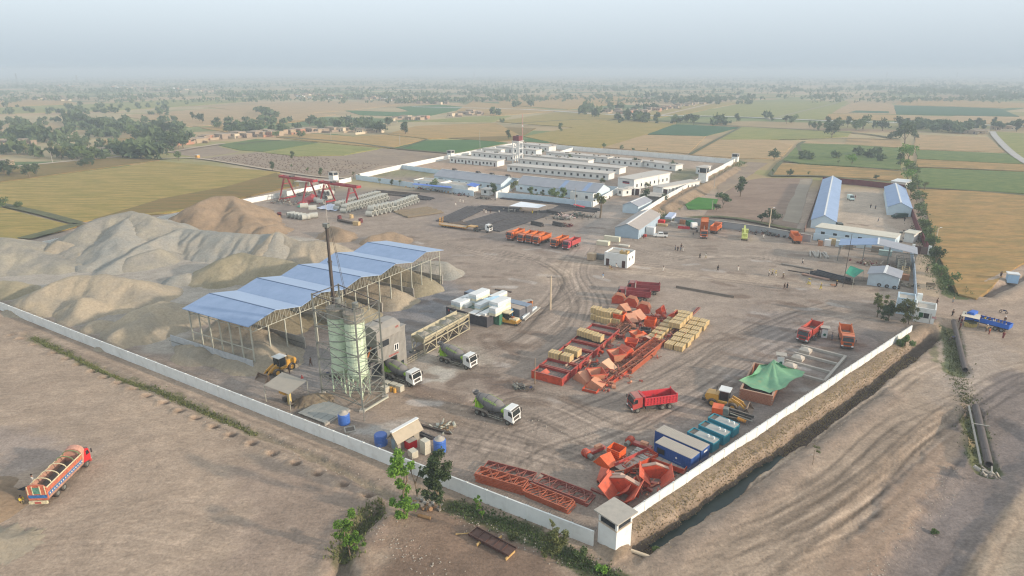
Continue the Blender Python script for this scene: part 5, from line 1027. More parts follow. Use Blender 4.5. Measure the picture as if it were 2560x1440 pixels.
for(x0,y0,x1,y1,n,where)in VC:
 for i in range(n):
  f=(i+rr.uniform(-.3,.3))/n;far_=(y0+y1)/2<262;j=5 if far_ else 3
  k=rr.choice([0,0,1,2,2,3,4]if far_ else[0,0,1,2,2,4]);px=x0+(x1-x0)*f;py=y0+(y1-y0)*f+rr.uniform(-j,j)
  house(px,py,rr.uniform(7,17),rr.uniform(4,8),rr.uniform(2.6,4),VM[k],'%s flat roofed house %s, %s'%(VN[k],where,ORD[i]+' from the left'),'houses '+where,None,not far_)
  if not far_ and i%2==0:
   q=G(px+rr.uniform(-8,8),py+3);a=AU+rr.choice([0,PI/2]);L=rr.uniform(8,18);t=tag(obj('mud_wall',MB().box(-L/2,L/2,-.2,.2,-.2,1.9),VM[k if k!=3 else 0],loc=q,rz=a),'%s yard wall beside the %s house from the left %s'%(VN[k],ORD[i],where),'wall','yard walls '+where)
q=G(494,396);t=thing('site_box','small bright orange box standing alone at the left track','box',q,AU);obj('body',MB().box(-1.4,1.4,-.9,.9,0,2.2),YELLOW,t);obj('roof',MB().box(-1.5,1.5,-1,1,2.2,2.35),WHITE,t)
for k,px in enumerate((45,195,2215,2390,1185)):
 q=G(px,212 if k<2 else 199);h=45 if k!=1 else 38;b=MB();n=7
 for sx in(-1,1):
  for sy in(-1,1):b.beam((sx*4,sy*4,0),(sx*.6,sy*.6,h),.5)
 for i in range(n):z=h*i/n;w0_=4-3.4*i/n;b.beam((-w0_,-w0_,z),(w0_,-w0_,z+h/n),.3);b.beam((w0_,w0_,z),(-w0_,w0_,z+h/n),.3);b.beam((-w0_,w0_,z),(-w0_,-w0_,z+h/n),.3)
 for z in(.7,.82,.94):b.beam((-7,0,h*z),(7,0,h*z),.5)
 tag(obj('pylon',b,STEEL,loc=q,rz=k),['faint pylon at the far left horizon','pale pylon above the far left village','faint pylon in the haze on the right','faint pylon at the far right horizon','faint pylon in the middle of the horizon'][k],'pylon')
def wheel(t,x,y,r=.5,w_=.32,rim=STEEL):
 s_=1 if y>0 else-1
 o=obj('wheel',MB().lathe((x,y-s_*w_,r),(x,y,r),[(0,0),(0,r),(.15,r),(.85,r),(1,r*.85),(1,r*.55)],14),BLACK,t)
 obj('rim',MB().lathe((x,y-s_*.05,r),(x,y-s_*.01,r),[(0,r*.55),(1,r*.55),(1,r*.2),(1.6,r*.18),(1.6,0)],10),rim,o);return o
def cab(t,x0,paint,low=.75,top=3.0,L=1.75,bump=DARK,roofd=True):
 x1=x0+L;c=MB();c.prism([(x1,low),(x1+.06,1.75),(x1-.16,top-.22),(x1-.45,top),(x0+.05,top),(x0,top-.15),(x0,low+.35),(x0+.25,low+.35)],-1.2,1.2,'y');cb=obj('cab',c,paint,t)
 obj('windshield',MB().hexa([(x1+.055,-1.08,1.82),(x1-.135,-1.0,top-.32),(x1-.135,1.0,top-.32),(x1+.055,1.08,1.82)],[(x1+.09,-1.08,1.82),(x1-.10,-1.0,top-.32),(x1-.10,1.0,top-.32),(x1+.09,1.08,1.82)]),GLASS,cb)
 for s_ in(-1,1):
  y=s_*1.2;ya,yb=min(y,y+s_*.025),max(y,y+s_*.025)
  obj('side_window',MB().hexa([(x1-.85,ya,1.95),(x1-.12,ya,1.85),(x1-.12,yb,1.85),(x1-.85,yb,1.95)],[(x1-.85,ya,top-.35),(x1-.35,ya,top-.35),(x1-.35,yb,top-.35),(x1-.85,yb,top-.35)]),GLASS,cb)
  obj('mirror',MB().box(x1-.05,x1+.1,min(y+s_*.2,y+s_*.35),max(y+s_*.2,y+s_*.35),1.9,2.55),DARK,cb)
  obj('headlight',MB().box(x1+.02,x1+.14,s_*.95-.2,s_*.95+.2,.72,.95),WHITE,t)
 obj('bumper',MB().box(x1-.25,x1+.12,-1.22,1.22,.42,.74),bump,t);obj('grille',MB().box(x1+.03,x1+.075,-.8,.8,1.05,1.6),DARK,cb)
 obj('roof_visor',MB().box(x1-.42,x1-.05,-1.1,1.1,top-.16,top-.06),DARK,cb)
def chassis(t,xs=(3.15,-1.55,-2.9),L=(-3.9,3.9)):
 obj('chassis',MB().box(L[0],L[1],-.42,.42,.72,1.02).box(-.2,1.6,.55,1.05,.5,1.0).box(-.2,1.6,-1.05,-.55,.5,1.0),DARK,t)
 for x in xs:
  for s_ in(-1,1):wheel(t,x,s_*1.2,.52,.32 if x>2 else .55)
def dump_truck(name,label,paint,bedpaint,group,tip=0,xs=(3.15,-1.55,-2.9),hood=True):
 t=thing(name,label,'dump truck',(0,0,0),0,group);chassis(t,xs);cab(t,2.35,paint)
 Z0,Z1,X0,X1=1.28,2.75,-4.1,1.95
 b=MB();b.box(X0,X1,-1.22,1.22,Z0,Z0+.1);bed=obj('bed',b,bedpaint,t)
 ins=mat('bed_inside',(92,88,82),.8,.25,1.2,.25)
 obj('bed_lining',MB().box(X0+.1,X1-.1,-1.12,1.12,Z0+.1,Z0+.14),ins,bed)
 for s_ in(-1,1):
  y0,y1=sorted((s_*1.14,s_*1.22));sd=obj('side_board',MB().box(X0,X1,y0,y1,Z0+.1,Z1),bedpaint,bed)if 0 else obj('side_board',MB().box(X0,X1,y0,y1,Z0+.1,Z1).box(X0,X1,*sorted((s_*1.22,s_*1.30)),Z1-.14,Z1+.03).box(X0,X1,*sorted((s_*1.22,s_*1.30)),Z0,Z0+.14),bedpaint,t)
  rb=MB()
  for i in range(11):x=X0+.08+(X1-X0-.16)*i/10;rb.box(x-.07,x+.07,*sorted((s_*1.222,s_*1.31)),Z0+.14,Z1-.14)
  for z in(1.7,2.15):rb.box(X0,X1,*sorted((s_*1.222,s_*1.29)),z-.05,z+.05)
  obj('side_ribs',rb,bedpaint,sd)
 tg=MB();tg.box(X0-.08,X0,-1.22,1.22,Z0-.05,Z1+.05)
 for i in range(5):y=-1.1+2.2*i/4;tg.box(X0-.15,X0-.082,y-.07,y+.07,Z0,Z1)
 for z in(1.5,2.0,2.5):tg.box(X0-.14,X0-.082,-1.2,1.2,z-.05,z+.05)
 obj('tailgate',tg,bedpaint,t);obj('tailgate_post',MB().box(X0,X0+.2,-1.3,-1.12,Z1,Z1+.35),bedpaint,t);obj('tailgate_post',MB().box(X0,X0+.2,1.12,1.3,Z1,Z1+.35),bedpaint,t)
 obj('headboard',MB().box(X1-.08,X1,-1.22,1.22,Z0+.1,Z1+.35).box(X1,X1+(.35 if hood else .05),-1.22,1.22,Z1+.25,Z1+.33),bedpaint,t)
 obj('tail_light',MB().box(-4.0,-3.92,-1.1,-.8,.8,.95),mat('lamp_red',(160,20,20),.4),t)
 if tip:
  M=Matrix.Translation((X0+.6,0,Z0))@Matrix.Rotation(tip,4,'Y')@Matrix.Translation((-X0-.6,0,-Z0))
  for ch in list(t.children):
   if ch.name.split('.')[0]in('bed','side_board','tailgate','tailgate_post','headboard'):ch.matrix_basis=M
  obj('hydraulic_ram',MB().cyl((.9,0,1.0),(-1.2,0,3.6),.12),STEEL,t)
 return t
dt=dump_truck('dump_truck','x',RED,REDP,'dump trucks in the yard')
RM={'red_paint':mat('orange_truck',(206,92,28),.5,.12,1.2,.30),'crimson_paint':mat('orange_truck_bed',(212,108,44),.55,.12,1.2,.28)}
RMP={'crimson_paint':mat('pink_red_bed',(190,74,72),.6,.1,1.2,.25),'red_paint':mat('magenta_cab',(176,20,56),.5,.1,1.2,.3)}
def put_truck(front,heading,label,remap=None,proto=None,off=3.6):
 """front = photo point on the ground between the front wheels"""
 q=G(*front);h=rad(heading);loc=(q.x-math.cos(h)*off,q.y-math.sin(h)*off,0);return place(proto or dt,loc,h,label,None,remap)
put_truck((1581,1026),194,'clean red dump truck facing left in the open front yard')
for p,lb in(((1274,601),'orange dump truck at the left end of the parked row, a gap before the next'),((1302,607),'orange dump truck second from the left in the parked row'),((1322,609),'orange dump truck third from the left in the parked row'),((1341,613),'orange dump truck fourth in the row showing its whole sunlit side'),((1385,620),'orange dump truck parked beside the red one in the middle row')):
 put_truck(p,-124,lb,RM)
put_truck((1415,625),-124,'red dump truck with faded pink bed at the right end of the parked row',RMP)
put_truck((2006,856),-134,'red dump truck standing by the weighing shelter near the small trees',{'crimson_paint':mat('red_bed_worn',(186,58,40),.55,.12,1.2,.3)})
put_truck((2116,872),-112,'orange dump truck facing the viewer beside the small trees',RM)
put_truck((1549,746),166,'nearer of two maroon dump trucks behind the orange steel parts',{'red_paint':mat('maroon_cab',(134,32,48),.5,.12,1.2,.4),'crimson_paint':mat('maroon_bed',(146,36,52),.6,.12,1.2,.32)})
put_truck((1574,730),166,'farther of two maroon dump trucks behind the orange steel parts',{'red_paint':mat('maroon_cab',(134,32,48)),'crimson_paint':mat('maroon_bed',(146,36,52))})
put_truck((1794,575),60,'orange dump truck seen from behind before the dusty wall',RM,off=3)
put_truck((1984,600),78,'single orange dump truck seen from behind near the pale blue wall',RM,off=2)
dtt=dump_truck('dump_truck','orange dump truck with its bed tipped up before the dusty wall',RM['red_paint'],RM['crimson_paint'],'dump trucks in the yard',tip=rad(-48));put_truck((1759,597),-105,None,None,dtt)
def mixer():
 t=thing('mixer_truck','x','concrete mixer',(0,0,0),0,'white cab concrete mixer trucks');chassis(t,(3.25,-1.75,-3.1),(-4.2,4.0));cab(t,2.55,WHITE)
 for s_ in(-1,1):obj('fender',MB().prism([(-4.1,.95),(-4.0,1.22),(-1.2,1.22),(-.7,.8),(-.78,.74),(-1.25,1.14),(-3.95,1.14),(-4.02,.93)],*sorted((s_*.75,s_*1.25)),'y'),mat('dusty_grey',(130,120,110),.8,.1,1,.3),t);obj('side_guard',MB().beam((-.6,s_*1.18,.95),(2.3,s_*1.18,.95),.06).beam((-.6,s_*1.18,.6),(2.3,s_*1.18,.6),.06).beam((.8,s_*1.18,.55),(.8,s_*1.18,1.0),.06),STEELP,t)
 p,q=Vector((2.0,0,2.0)),Vector((-3.9,0,3.05))
 dr=obj('drum',MB().lathe(p,q,[(0,0),(0,.55),(.02,.62),(.22,1.08),(.42,1.2),(.60,1.17),(.85,.80),(.97,.6),(.97,0)],24),DRUMG,t,True)
 for a_ in(.30,.62,.86):r0={.30:1.15,.62:1.16,.86:.80}[a_];obj('drum_band',MB().lathe(p+(q-p)*(a_-.006),p+(q-p)*(a_+.006),[(0,r0),(0,r0+.025),(1,r0+.025),(1,r0)],24),mat('drum_band',(76,78,82),.6),dr)
 d_=(q-p).normalized()
 for s_ in(-1,1):
  ctr=p+(q-p)*.45
  xax=Vector((-d_.x,0,-d_.z))*(1 if s_<0 else-1);e=rad(38);nrm=(Vector((0,s_,0))*math.cos(e)+Vector((d_.z,0,-d_.x)).normalized()*-0+Vector((0,0,1))*math.sin(e)).normalized()
  yax=nrm.cross(xax).normalized();nrm=xax.cross(yax).normalized();lettering(dr,'ZOOMLION',.52,LIME,mw=Matrix.Translation(ctr+nrm*1.235)@Matrix((xax,yax,nrm)).transposed().to_4x4(),center=True)
 obj('water_tank',MB().cyl((2.12,-1.0,2.25),(2.12,1.0,2.25),.33,n=14),LIME,t,True);obj('tank_bracket',MB().box(1.95,2.3,-.5,.5,1.0,1.95),LIME,t)
 obj('drum_stand',MB().prism([(-3.9,1.0),(-2.6,1.0),(-3.2,2.3),(-3.6,2.3)],-.75,.75,'y').box(-3.6,-3.4,-.9,-.75,1.0,3.0).box(-3.6,-3.4,.75,.9,1.0,3.0),LIME,t)
 obj('feed_hopper',MB().lathe((-4.15,0,3.1),(-4.15,0,3.75),[(0,.3),(1,.62),(1,.55),(.1,.25)],12),DRUMG,t);obj('chute',MB().hexa([(-4.3,-.3,2.0),(-3.9,-.3,2.6),(-3.9,.3,2.6),(-4.3,.3,2.0)],[(-4.7,-.25,1.2),(-4.6,-.25,1.3),(-4.6,.25,1.3),(-4.7,.25,1.2)]),LIME,t)
 obj('ladder',MB().beam((-4.0,.9,.9),(-4.2,.9,3.2),.05).beam((-4.0,1.15,.9),(-4.2,1.15,3.2),.05),STEELP,t);return t
mx_=mixer()
for p,hd,lb in(((1284,1064),-34,'concrete mixer with white cab driving in the open yard below the others'),((1178,925),-34,'concrete mixer with white cab beside the aggregate hopper'),((1037,968),-35,'concrete mixer backed under the mixing plant')):
 q=G(*p);h=rad(hd);place(mx_,(q.x-math.cos(h)*4.1+.3,q.y-math.sin(h)*4.1+.5,0),h,lb)
A=G(1228,584);B=G(1108,568);h=ang(B,A);q=Vector((A.x-math.cos(h)*4.3,A.y-math.sin(h)*4.3+1.2,0))
t=thing('tractor_unit','white cab tractor unit pulling the yellow low loader','truck',q,h);cab(t,2.35,WHITE);obj('chassis',MB().box(-3.0,4.0,-.42,.42,.7,1.0),DARK,t)
for x in(3.1,-1.1,-2.4):
 for s_ in(-1,1):wheel(t,x,s_*1.2,.52,.4)
q2=q-Vector((math.cos(h),math.sin(h),0))*10.3
t=thing('low_loader','long yellow low loader trailer with raised ramps at its rear','trailer',q2,h)
obj('deck',MB().box(-7.5,4.6,-1.4,1.4,.85,1.05),mat('dusty_deck',(170,150,124),.9,.15,1,.3),t);obj('side_rail',MB().box(-7.5,4.6,-1.48,-1.402,.7,1.1),YELLOW,t);obj('side_rail',MB().box(-7.5,4.6,1.402,1.48,.7,1.1),YELLOW,t)
obj('gooseneck',MB().prism([(4.6,.9),(5.2,1.45),(8.3,1.45),(8.3,1.7),(5.1,1.75),(4.3,1.15)],-1.2,1.2,'y'),YELLOW,t)
for s_ in(-.9,.9):rm=obj('ramp',MB().beam((-7.5,s_-.35,1.0),(-7.2,s_-.35,3.6),.12).beam((-7.5,s_+.35,1.0),(-7.2,s_+.35,3.6),.12).beam((-7.45,s_-.35,1.5),(-7.45,s_+.35,1.5),.1).beam((-7.35,s_-.35,2.3),(-7.35,s_+.35,2.3),.1).beam((-7.25,s_-.35,3.1),(-7.25,s_+.35,3.1),.1),YELLOW,t)
for x in(-6.2,-5.0,-3.8):
 for s_ in(-1,1):wheel(t,x,s_*1.35,.45,.5)
for i in range(7):x=-2.6+i*1.0;obj('warning_board',MB().box(x,x+.5,-1.5,-1.482,.72,.92),mat('warn_red',(150,30,34),.6),t)
def loader(label,group='yellow wheel loaders'):
 t=thing('wheel_loader',label,'wheel loader',(0,0,0),0,group)
 obj('engine_hood',MB().prism([(-3.4,1.1),(-3.5,1.9),(-3.2,2.35),(-1.2,2.45),(-1.1,1.1)],-.95,.95,'y'),YELLOW,t);obj('counterweight',MB().box(-3.95,-3.3,-1.1,1.1,.8,1.4),DARK,t);obj('exhaust',MB().cyl((-1.8,.4,2.3),(-1.8,.4,3.4),.08),BLACK,t)
 obj('rear_frame',MB().box(-3.0,.2,-.8,.8,.8,1.2).box(-1.1,.3,-1.25,1.25,1.2,1.5),YELLOW,t)
 c=obj('cab',MB().box(-1.05,.45,-.85,.85,1.5,3.3),GLASS,t);obj('cab_roof',MB().box(-1.25,.65,-1.05,1.05,3.3,3.45),WHITE,c)
 for x in(-1.07,.4):
  for y in(-.87,.8):obj('cab_pillar',MB().box(x,x+.1,y,y+.07,1.5,3.3),DARK,c)
 obj('front_frame',MB().box(.5,2.2,-.55,.55,.8,1.6),YELLOW,t)
 for s_ in(-1,1):obj('lift_arm',MB().beam((.9,s_*.5,2.1),(2.6,s_*.5,1.3),.2,.35).beam((2.6,s_*.5,1.3),(3.5,s_*.5,.5),.2,.3),YELLOW,t)
 obj('tilt_lever',MB().beam((1.2,0,2.3),(2.9,0,1.6),.2,.3),YELLOW,t)
 bk=MB();P0=[(3.4,.1),(4.6,.05),(3.75,.35),(3.55,.8),(3.8,1.25),(3.7,1.35),(3.3,.85)];bk.prism(P0,-1.45,1.45,'y');
 for s_ in(-1.45,1.4):bk.prism([(3.4,.1),(4.6,.05),(3.8,1.3),(3.3,.8)],s_,s_+.05,'y')
 obj('bucket',bk,mat('bucket_steel',(110,92,78),.6,.2,1.5,.3),t)
 for x in(-2.1,1.35):
  for s_ in(-1,1):wheel(t,x,s_*1.3,.78,.55,YELLOW)
 return t
wl=loader('yellow wheel loader facing right beside the brick tank')
q=(G(1795,1020)+G(1832,1028))/2;place(wl,(q.x+.3,q.y+1.0,0),rad(-30))
q=G(668,950);place(wl,(q.x+1.3,q.y+3.2,0),rad(-122),'yellow wheel loader behind the pump shelter seen from the front')
q=(G(1252,808)+G(1296,818))/2;t=thing('tyre_roller','yellow tyre roller parked at the near corner of the container stack','roller',(q.x,q.y+1.0,0),rad(-28))
obj('body',MB().prism([(-2.3,.8),(-2.3,1.6),(-1.4,1.7),(-.6,1.15),(.6,1.15),(1.0,1.5),(2.2,1.2),(2.3,.7),(1.6,.5),(-1.4,.5)],-1.0,1.0,'y'),YELLOW,t);c=obj('cab',MB().box(-1.3,.3,-.75,.75,1.4,2.7),GLASS,t);obj('canopy',MB().box(-1.6,.5,-1.0,1.0,2.7,2.95),mat('cream_canopy',(206,192,158),.7),c);obj('seat',MB().box(.5,1.1,-.4,.4,1.3,1.9),mat('seat_brown',(150,96,60)),t);obj('hood',MB().box(.3,2.2,-.8,.8,1.2,1.6),mat('cream_canopy',(206,192,158)),t)
for i in range(5):y=-.95+i*.47;wheel(t,2.0,y+.15,.48,.3);wheel(t,-1.9,y+.15,.5,.3);obj('mudguard',MB().prism([(1.5,.95),(1.9,1.25),(2.4,1.1),(2.7,.75),(2.6,.7),(2.35,1.0),(1.9,1.15),(1.55,.88)],y-.05,y+.05,'y'),YELLOW,t)
q=G(1815,1050);t=thing('drilling_rig','low orange and grey drilling rig with folded mast beside the teal tanks','drilling rig',(q.x+.3,q.y+.8,0),rad(-24))
obj('track',MB().prism([(-2.3,.1),(-2.6,.5),(-2.2,.85),(1.6,.85),(2.0,.5),(1.7,.1)],-1.2,-.8,'y'),BLACK,t);obj('track',MB().prism([(-2.3,.1),(-2.6,.5),(-2.2,.85),(1.6,.85),(2.0,.5),(1.7,.1)],.8,1.2,'y'),BLACK,t)
obj('engine_cover',MB().box(-2.4,-.6,-1.0,1.0,.9,1.9),ORANGE,t);obj('control_cab',MB().box(-.6,.3,-1.0,0,.8,2.1),STEEL,t);obj('mast',MB().beam((-.2,.4,1.6),(4.3,.4,.9),.35,.5).beam((-.2,-.2,1.4),(4.0,-.2,.8),.2,.3),DARK,t);obj('feed_cylinder',MB().cyl((1.8,-.8,.7),(3.2,-1.0,.5),.28),mat('cyl_orange',(210,140,60)),t);obj('hose',MB().beam((.5,-.6,1.3),(4.2,-.4,.5),.1).beam((.3,.7,1.5),(4.4,.6,.7),.1),STEELP,t)
b=MB();[b.beam((3.2+k*.3,-1.6,.1),(3.0+k*.3,-1.1,.9),.06)for k in range(3)];obj('leg_rods',b,DARK,t)
q=(G(95,1262)+G(200,1180))/2
t=thing('painted_truck','brightly painted long truck with open hooped body unloading at the lower left','truck',(-64.2,77.6,0),rad(93))
PT=mat('truck_art_panel',(168,124,104),.8,.5,2.2,.3);PB=mat('truck_art_blue',(44,104,160),.6,.4,3.0,.1);PO=mat('truck_art_orange',(186,98,70),.7,.45,3.0,.25);PW=mat('truck_art_cream',(208,196,160),.7,.3,4)
obj('chassis',MB().box(-4.6,4.8,-.45,.45,.7,1.0),DARK,t)
for x in(4.2,-1.4,-2.8):
 for s_ in(-1,1):wheel(t,x,s_*1.2,.52,.4)
obj('bed_floor',MB().box(-4.8,3.3,-1.25,1.25,1.1,1.25),PT,t);obj('load',MB().box(-4.4,3.1,-1.12,1.12,1.25,1.7),mat('load_dark',(70,66,62),.9,.2,1.5,.2),t)
for s_ in(-1,1):
 y0,y1=sorted((s_*1.16,s_*1.28));sd=obj('side_board',MB().box(-4.8,3.3,y0,y1,1.1,2.9),PT,t);ya,yb=sorted((s_*1.28,s_*1.31))
 obj('blue_band',MB().box(-4.7,3.0,ya,yb,1.5,2.0),PB,sd);obj('orange_band',MB().box(-4.7,3.2,ya,yb,2.15,2.65),PO,sd);b=MB()
 for i in range(16):x=-4.5+i*.49;b.box(x,x+.22,*sorted((s_*1.312,s_*1.33)),1.65,1.85)
 obj('white_motif',b,PW,sd);obj('top_rail',MB().box(-4.8,3.3,ya,yb,2.8,2.95),PW,sd)
for k,x in enumerate((-3.6,-1.9,-.2,1.5,3.0)):
 b=MB();n=8
 for i in range(n):a0,a1=PI*i/n,PI*(i+1)/n;b.beam((x,1.2*math.cos(a0),2.9+.7*math.sin(a0)),(x,1.2*math.cos(a1),2.9+.7*math.sin(a1)),.1)
 obj('hoop',b,PW if k<3 else mat('hoop_green',(110,130,90)),t)
b=MB();n=8
for i in range(n):a0,a1=PI*i/n,PI*(i+1)/n;b.hexa([(3.3,1.25*math.cos(a0),1.25),(3.4,1.25*math.cos(a0),1.25),(3.4,1.25*math.cos(a1),1.25),(3.3,1.25*math.cos(a1),1.25)],[(3.3,1.25*math.cos(a0),2.9+.8*math.sin(a0)),(4.1,1.25*math.cos(a0),3.1+.8*math.sin(a0)),(4.1,1.25*math.cos(a1),3.1+.8*math.sin(a1)),(3.3,1.25*math.cos(a1),2.9+.8*math.sin(a1))])
obj('crown_panel',b,mat('pink_boards',(190,140,120),.8,.2,3),t)
cab(t,3.6,mat('bright_red',(200,20,34),.4,.08,1,.15),top=2.9,L=1.6,bump=RED)
tb_=obj('rear_board',MB().prism([(-1.25,1.0),(1.25,1.0),(1.35,1.3),(1.35,2.9),(1.0,3.3),(0,3.45),(-1.0,3.3),(-1.35,2.9),(-1.35,1.3)],-4.95,-4.8,'x'),PO,t)
obj('rear_picture',MB().box(-4.99,-4.952,-.45,.45,2.0,3.0),mat('picture_teal',(90,140,120),.6,.5,3.5),tb_)
for y in(-1.15,-.5,.5,1.15):obj('rear_post',MB().box(-5.02,-4.952,y-.05,y+.05,1.9,3.2),PW,tb_)
obj('rear_blue_panel',MB().box(-5.0,-4.952,-1.2,1.2,1.35,1.8),PB,tb_);obj('rear_bumper',MB().box(-5.2,-4.96,-1.2,1.2,.55,.95),PW,t);obj('number_plate',MB().box(-5.24,-5.2,-.4,.4,.65,.9),RED,t)
q=G(1652,594);t=thing('pickup_truck','white pickup with black rack parked beside the dusty workshop','pickup',(q.x,q.y+.8,0),rad(172))
obj('body',MB().prism([(-2.5,.45),(-2.55,1.15),(-.5,1.15),(-.45,1.15),(1.0,1.15),(2.4,1.0),(2.5,.45)],-.88,.88,'y'),WHITE,t);c=obj('cabin',MB().prism([(-1.0,1.15),(-.85,1.75),(.7,1.75),(1.2,1.15)],-.82,.82,'y'),WHITE,t);obj('side_window',MB().box(-.8,.7,-.84,-.822,1.25,1.62),GLASS,c);obj('side_window',MB().box(-.8,.7,.822,.84,1.25,1.62),GLASS,c);obj('windshield',MB().hexa([(.78,-.7,1.7),(1.2,-.75,1.2),(1.2,.75,1.2),(.78,.7,1.7)],[(.82,-.7,1.72),(1.25,-.75,1.22),(1.25,.75,1.22),(.82,.7,1.72)]),GLASS,c);obj('rack',MB().box(-2.4,-1.1,-.8,.8,1.2,1.9),DARK,t)
for x in(-1.6,1.5):
 for s_ in(-1,1):wheel(t,x,s_*.9,.36,.25)
def car(label,p,hd,m,L=4.4,cat='van',hgt=2.0):
 q=G(*p);t=thing('parked_van',label,cat,q,rad(hd));obj('body',MB().prism([(-L/2,.4),(-L/2,hgt),(L*.2,hgt),(L*.36,1.2),(L/2,1.0),(L/2,.4)],-.9,.9,'y'),m,t)
 obj('windshield',MB().hexa([(L*.2,-.8,hgt-.05),(L*.35,-.85,1.25),(L*.35,.85,1.25),(L*.2,.8,hgt-.05)],[(L*.2+.05,-.8,hgt),(L*.35+.05,-.85,1.28),(L*.35+.05,.85,1.28),(L*.2+.05,.8,hgt)]),GLASS,t)
 for x in(-L*.3,L*.3):
  for s_ in(-1,1):wheel(t,x,s_*.92,.36,.25)
car('white and green ambulance like van in the courtyard of the right compound',(2126,500),-95,mat('van_white_green',(190,206,200),.5,.2,2),hgt=2.3)
car('dark green jeep with brown hood before the right blue shed',(2248,545),-175,mat('jeep_green',(44,66,58),.6,.15),6,'jeep',1.9)
car('dark car parked at the front end of the right compound',(2097,566),80,mat('car_dark',(70,74,66),.5,.2),4,'car',1.5)
q=(G(2440,800)+G(2500,840))/2;t=thing('blue_truck','bright blue open truck full of sacks beside the roadside stall','truck',(q.x,q.y+.5,0),rad(127))
BT=mat('bright_blue',(20,96,190),.5,.1,1,.1);obj('chassis',MB().box(-4.2,4.4,-.45,.45,.7,1.0),DARK,t)
for x in(3.4,-2.0,-3.2):
 for s_ in(-1,1):wheel(t,x,s_*1.15,.5,.35)
obj('bed_floor',MB().box(-4.4,2.2,-1.2,1.2,1.1,1.2),BT,t)
for s_ in(-1,1):obj('side_board',MB().box(-4.4,2.2,*sorted((s_*1.12,s_*1.22)),1.2,2.1),BT,t)
obj('tailgate',MB().box(-4.5,-4.4,-1.22,1.22,1.1,2.1),BT,t);cab(t,2.5,BT,top=2.9,L=1.6)
sk=mesh('sack',MB().lathe((-.45,0,.2),(.45,0,.2),[(0,0),(.05,.16),(.3,.24),(.7,.24),(.95,.16),(1,0)],8),mat('sack_white',(196,192,182),.9,.15,3))
for k in range(10):
 o=obj('sack',sk,None,loc=(q.x,q.y,0),rz=R.uniform(0,3));a=rad(127);lx=-1.2+(k%5)*.75;ly=-.6+(k//5)*1.1;o.location=(q.x+lx*math.cos(a)-ly*math.sin(a),q.y+.5+lx*math.sin(a)+ly*math.cos(a),1.2);tag(o,ORD[k]+' white sack from the tail in the bed of the blue truck','sack','sacks in the blue truck')
st=thing('silo','left mint green cement silo, partly hidden by its twin','silo',(0,0,0),0,'mint cement silos')
def silo(t,h=16.2,r=1.75):
 s_=obj('shell',MB().lathe((0,0,4.6),(0,0,h),[(0,r),(1,r),(1,0)],24),MINT,t,False)
 for z in np.arange(5.8,h-.2,1.45):
  obj('hoop_band',MB().lathe((0,0,z),(0,0,z+.07),[(0,r),(0,r+.05),(1,r+.05),(1,r)],24),mat('seam_grey',(120,132,118),.7),s_)
 obj('cone',MB().lathe((0,0,2.4),(0,0,4.6),[(0,.25),(1,r)],20),MINT,t);obj('cement_stain',MB().lathe((0,0,h-1.6),(0,0,h-.02),[(0,r+.012),(1,r+.012)],24),mat('cement_dust',(150,144,130),.9,.15),t)
 tp=obj('top_deck',MB().cyl((0,0,h),(0,0,h+.08),r+.1,n=24),CONCD,t)
 b=MB();n=14
 for i in range(n):a0,a1=2*PI*i/n,2*PI*(i+1)/n;b.beam((r*math.cos(a0),r*math.sin(a0),h),(r*math.cos(a0),r*math.sin(a0),h+1.1),.05);[b.beam((r*math.cos(a0),r*math.sin(a0),h+z),(r*math.cos(a1),r*math.sin(a1),h+z),.04)for z in(.55,1.08)]
 obj('railing',b,STEEL,tp);obj('dust_filter',MB().cyl((.3,.3,h+.08),(.3,.3,h+1.7),.55,n=14),STEEL,t)
 for k in range(4):
  a=PI/4+k*PI/2;x,y=(r+.05)*math.cos(a),(r+.05)*math.sin(a);obj('leg',MB().cyl((x,y,0),(x,y,5.2),.15,n=8),MINT,t)
 b=MB()
 for k in range(4):
  a=PI/4+k*PI/2;a2=a+PI/2;p_=lambda a,z:((r+.05)*math.cos(a),(r+.05)*math.sin(a),z);b.beam(p_(a,.4),p_(a2,3.9),.09);b.beam(p_(a2,.4),p_(a,3.9),.09);b.beam(p_(a,3.9),p_(a2,3.9),.1)
 obj('leg_brace',b,MINT,t)
 b=MB();[b.beam((r+.12+.0,.2,z),(r+.12,-.2,z),.04)for z in np.arange(.5,h,.5)];b.beam((r+.12,.2,.3),(r+.12,.2,h+1),.05);b.beam((r+.12,-.2,.3),(r+.12,-.2,h+1),.05);obj('ladder',b,STEELP,t)
silo(st)
c1=G(853,981);c2=G(900,996)
place(st,(c1.x+.2,c1.y+1.2,0),rad(-20));place(st,(c2.x-.2,c2.y+1.2,0),rad(-20),'right mint green cement silo catching the sun')
feet=[G(806,985),G(907,1028),G(963,992),G(868,952)];tw=thing('steel_tower','tall grey lattice frame standing around the two silos','tower',feet[0]);o=feet[0];HT=[19.5,19.0,18.6,19.5]
ps=[f-o for f in feet]
for p,hh in zip(ps,HT):obj('post',MB().beam(p,p+Vector((0,0,hh)),.26),STEEL,tw)
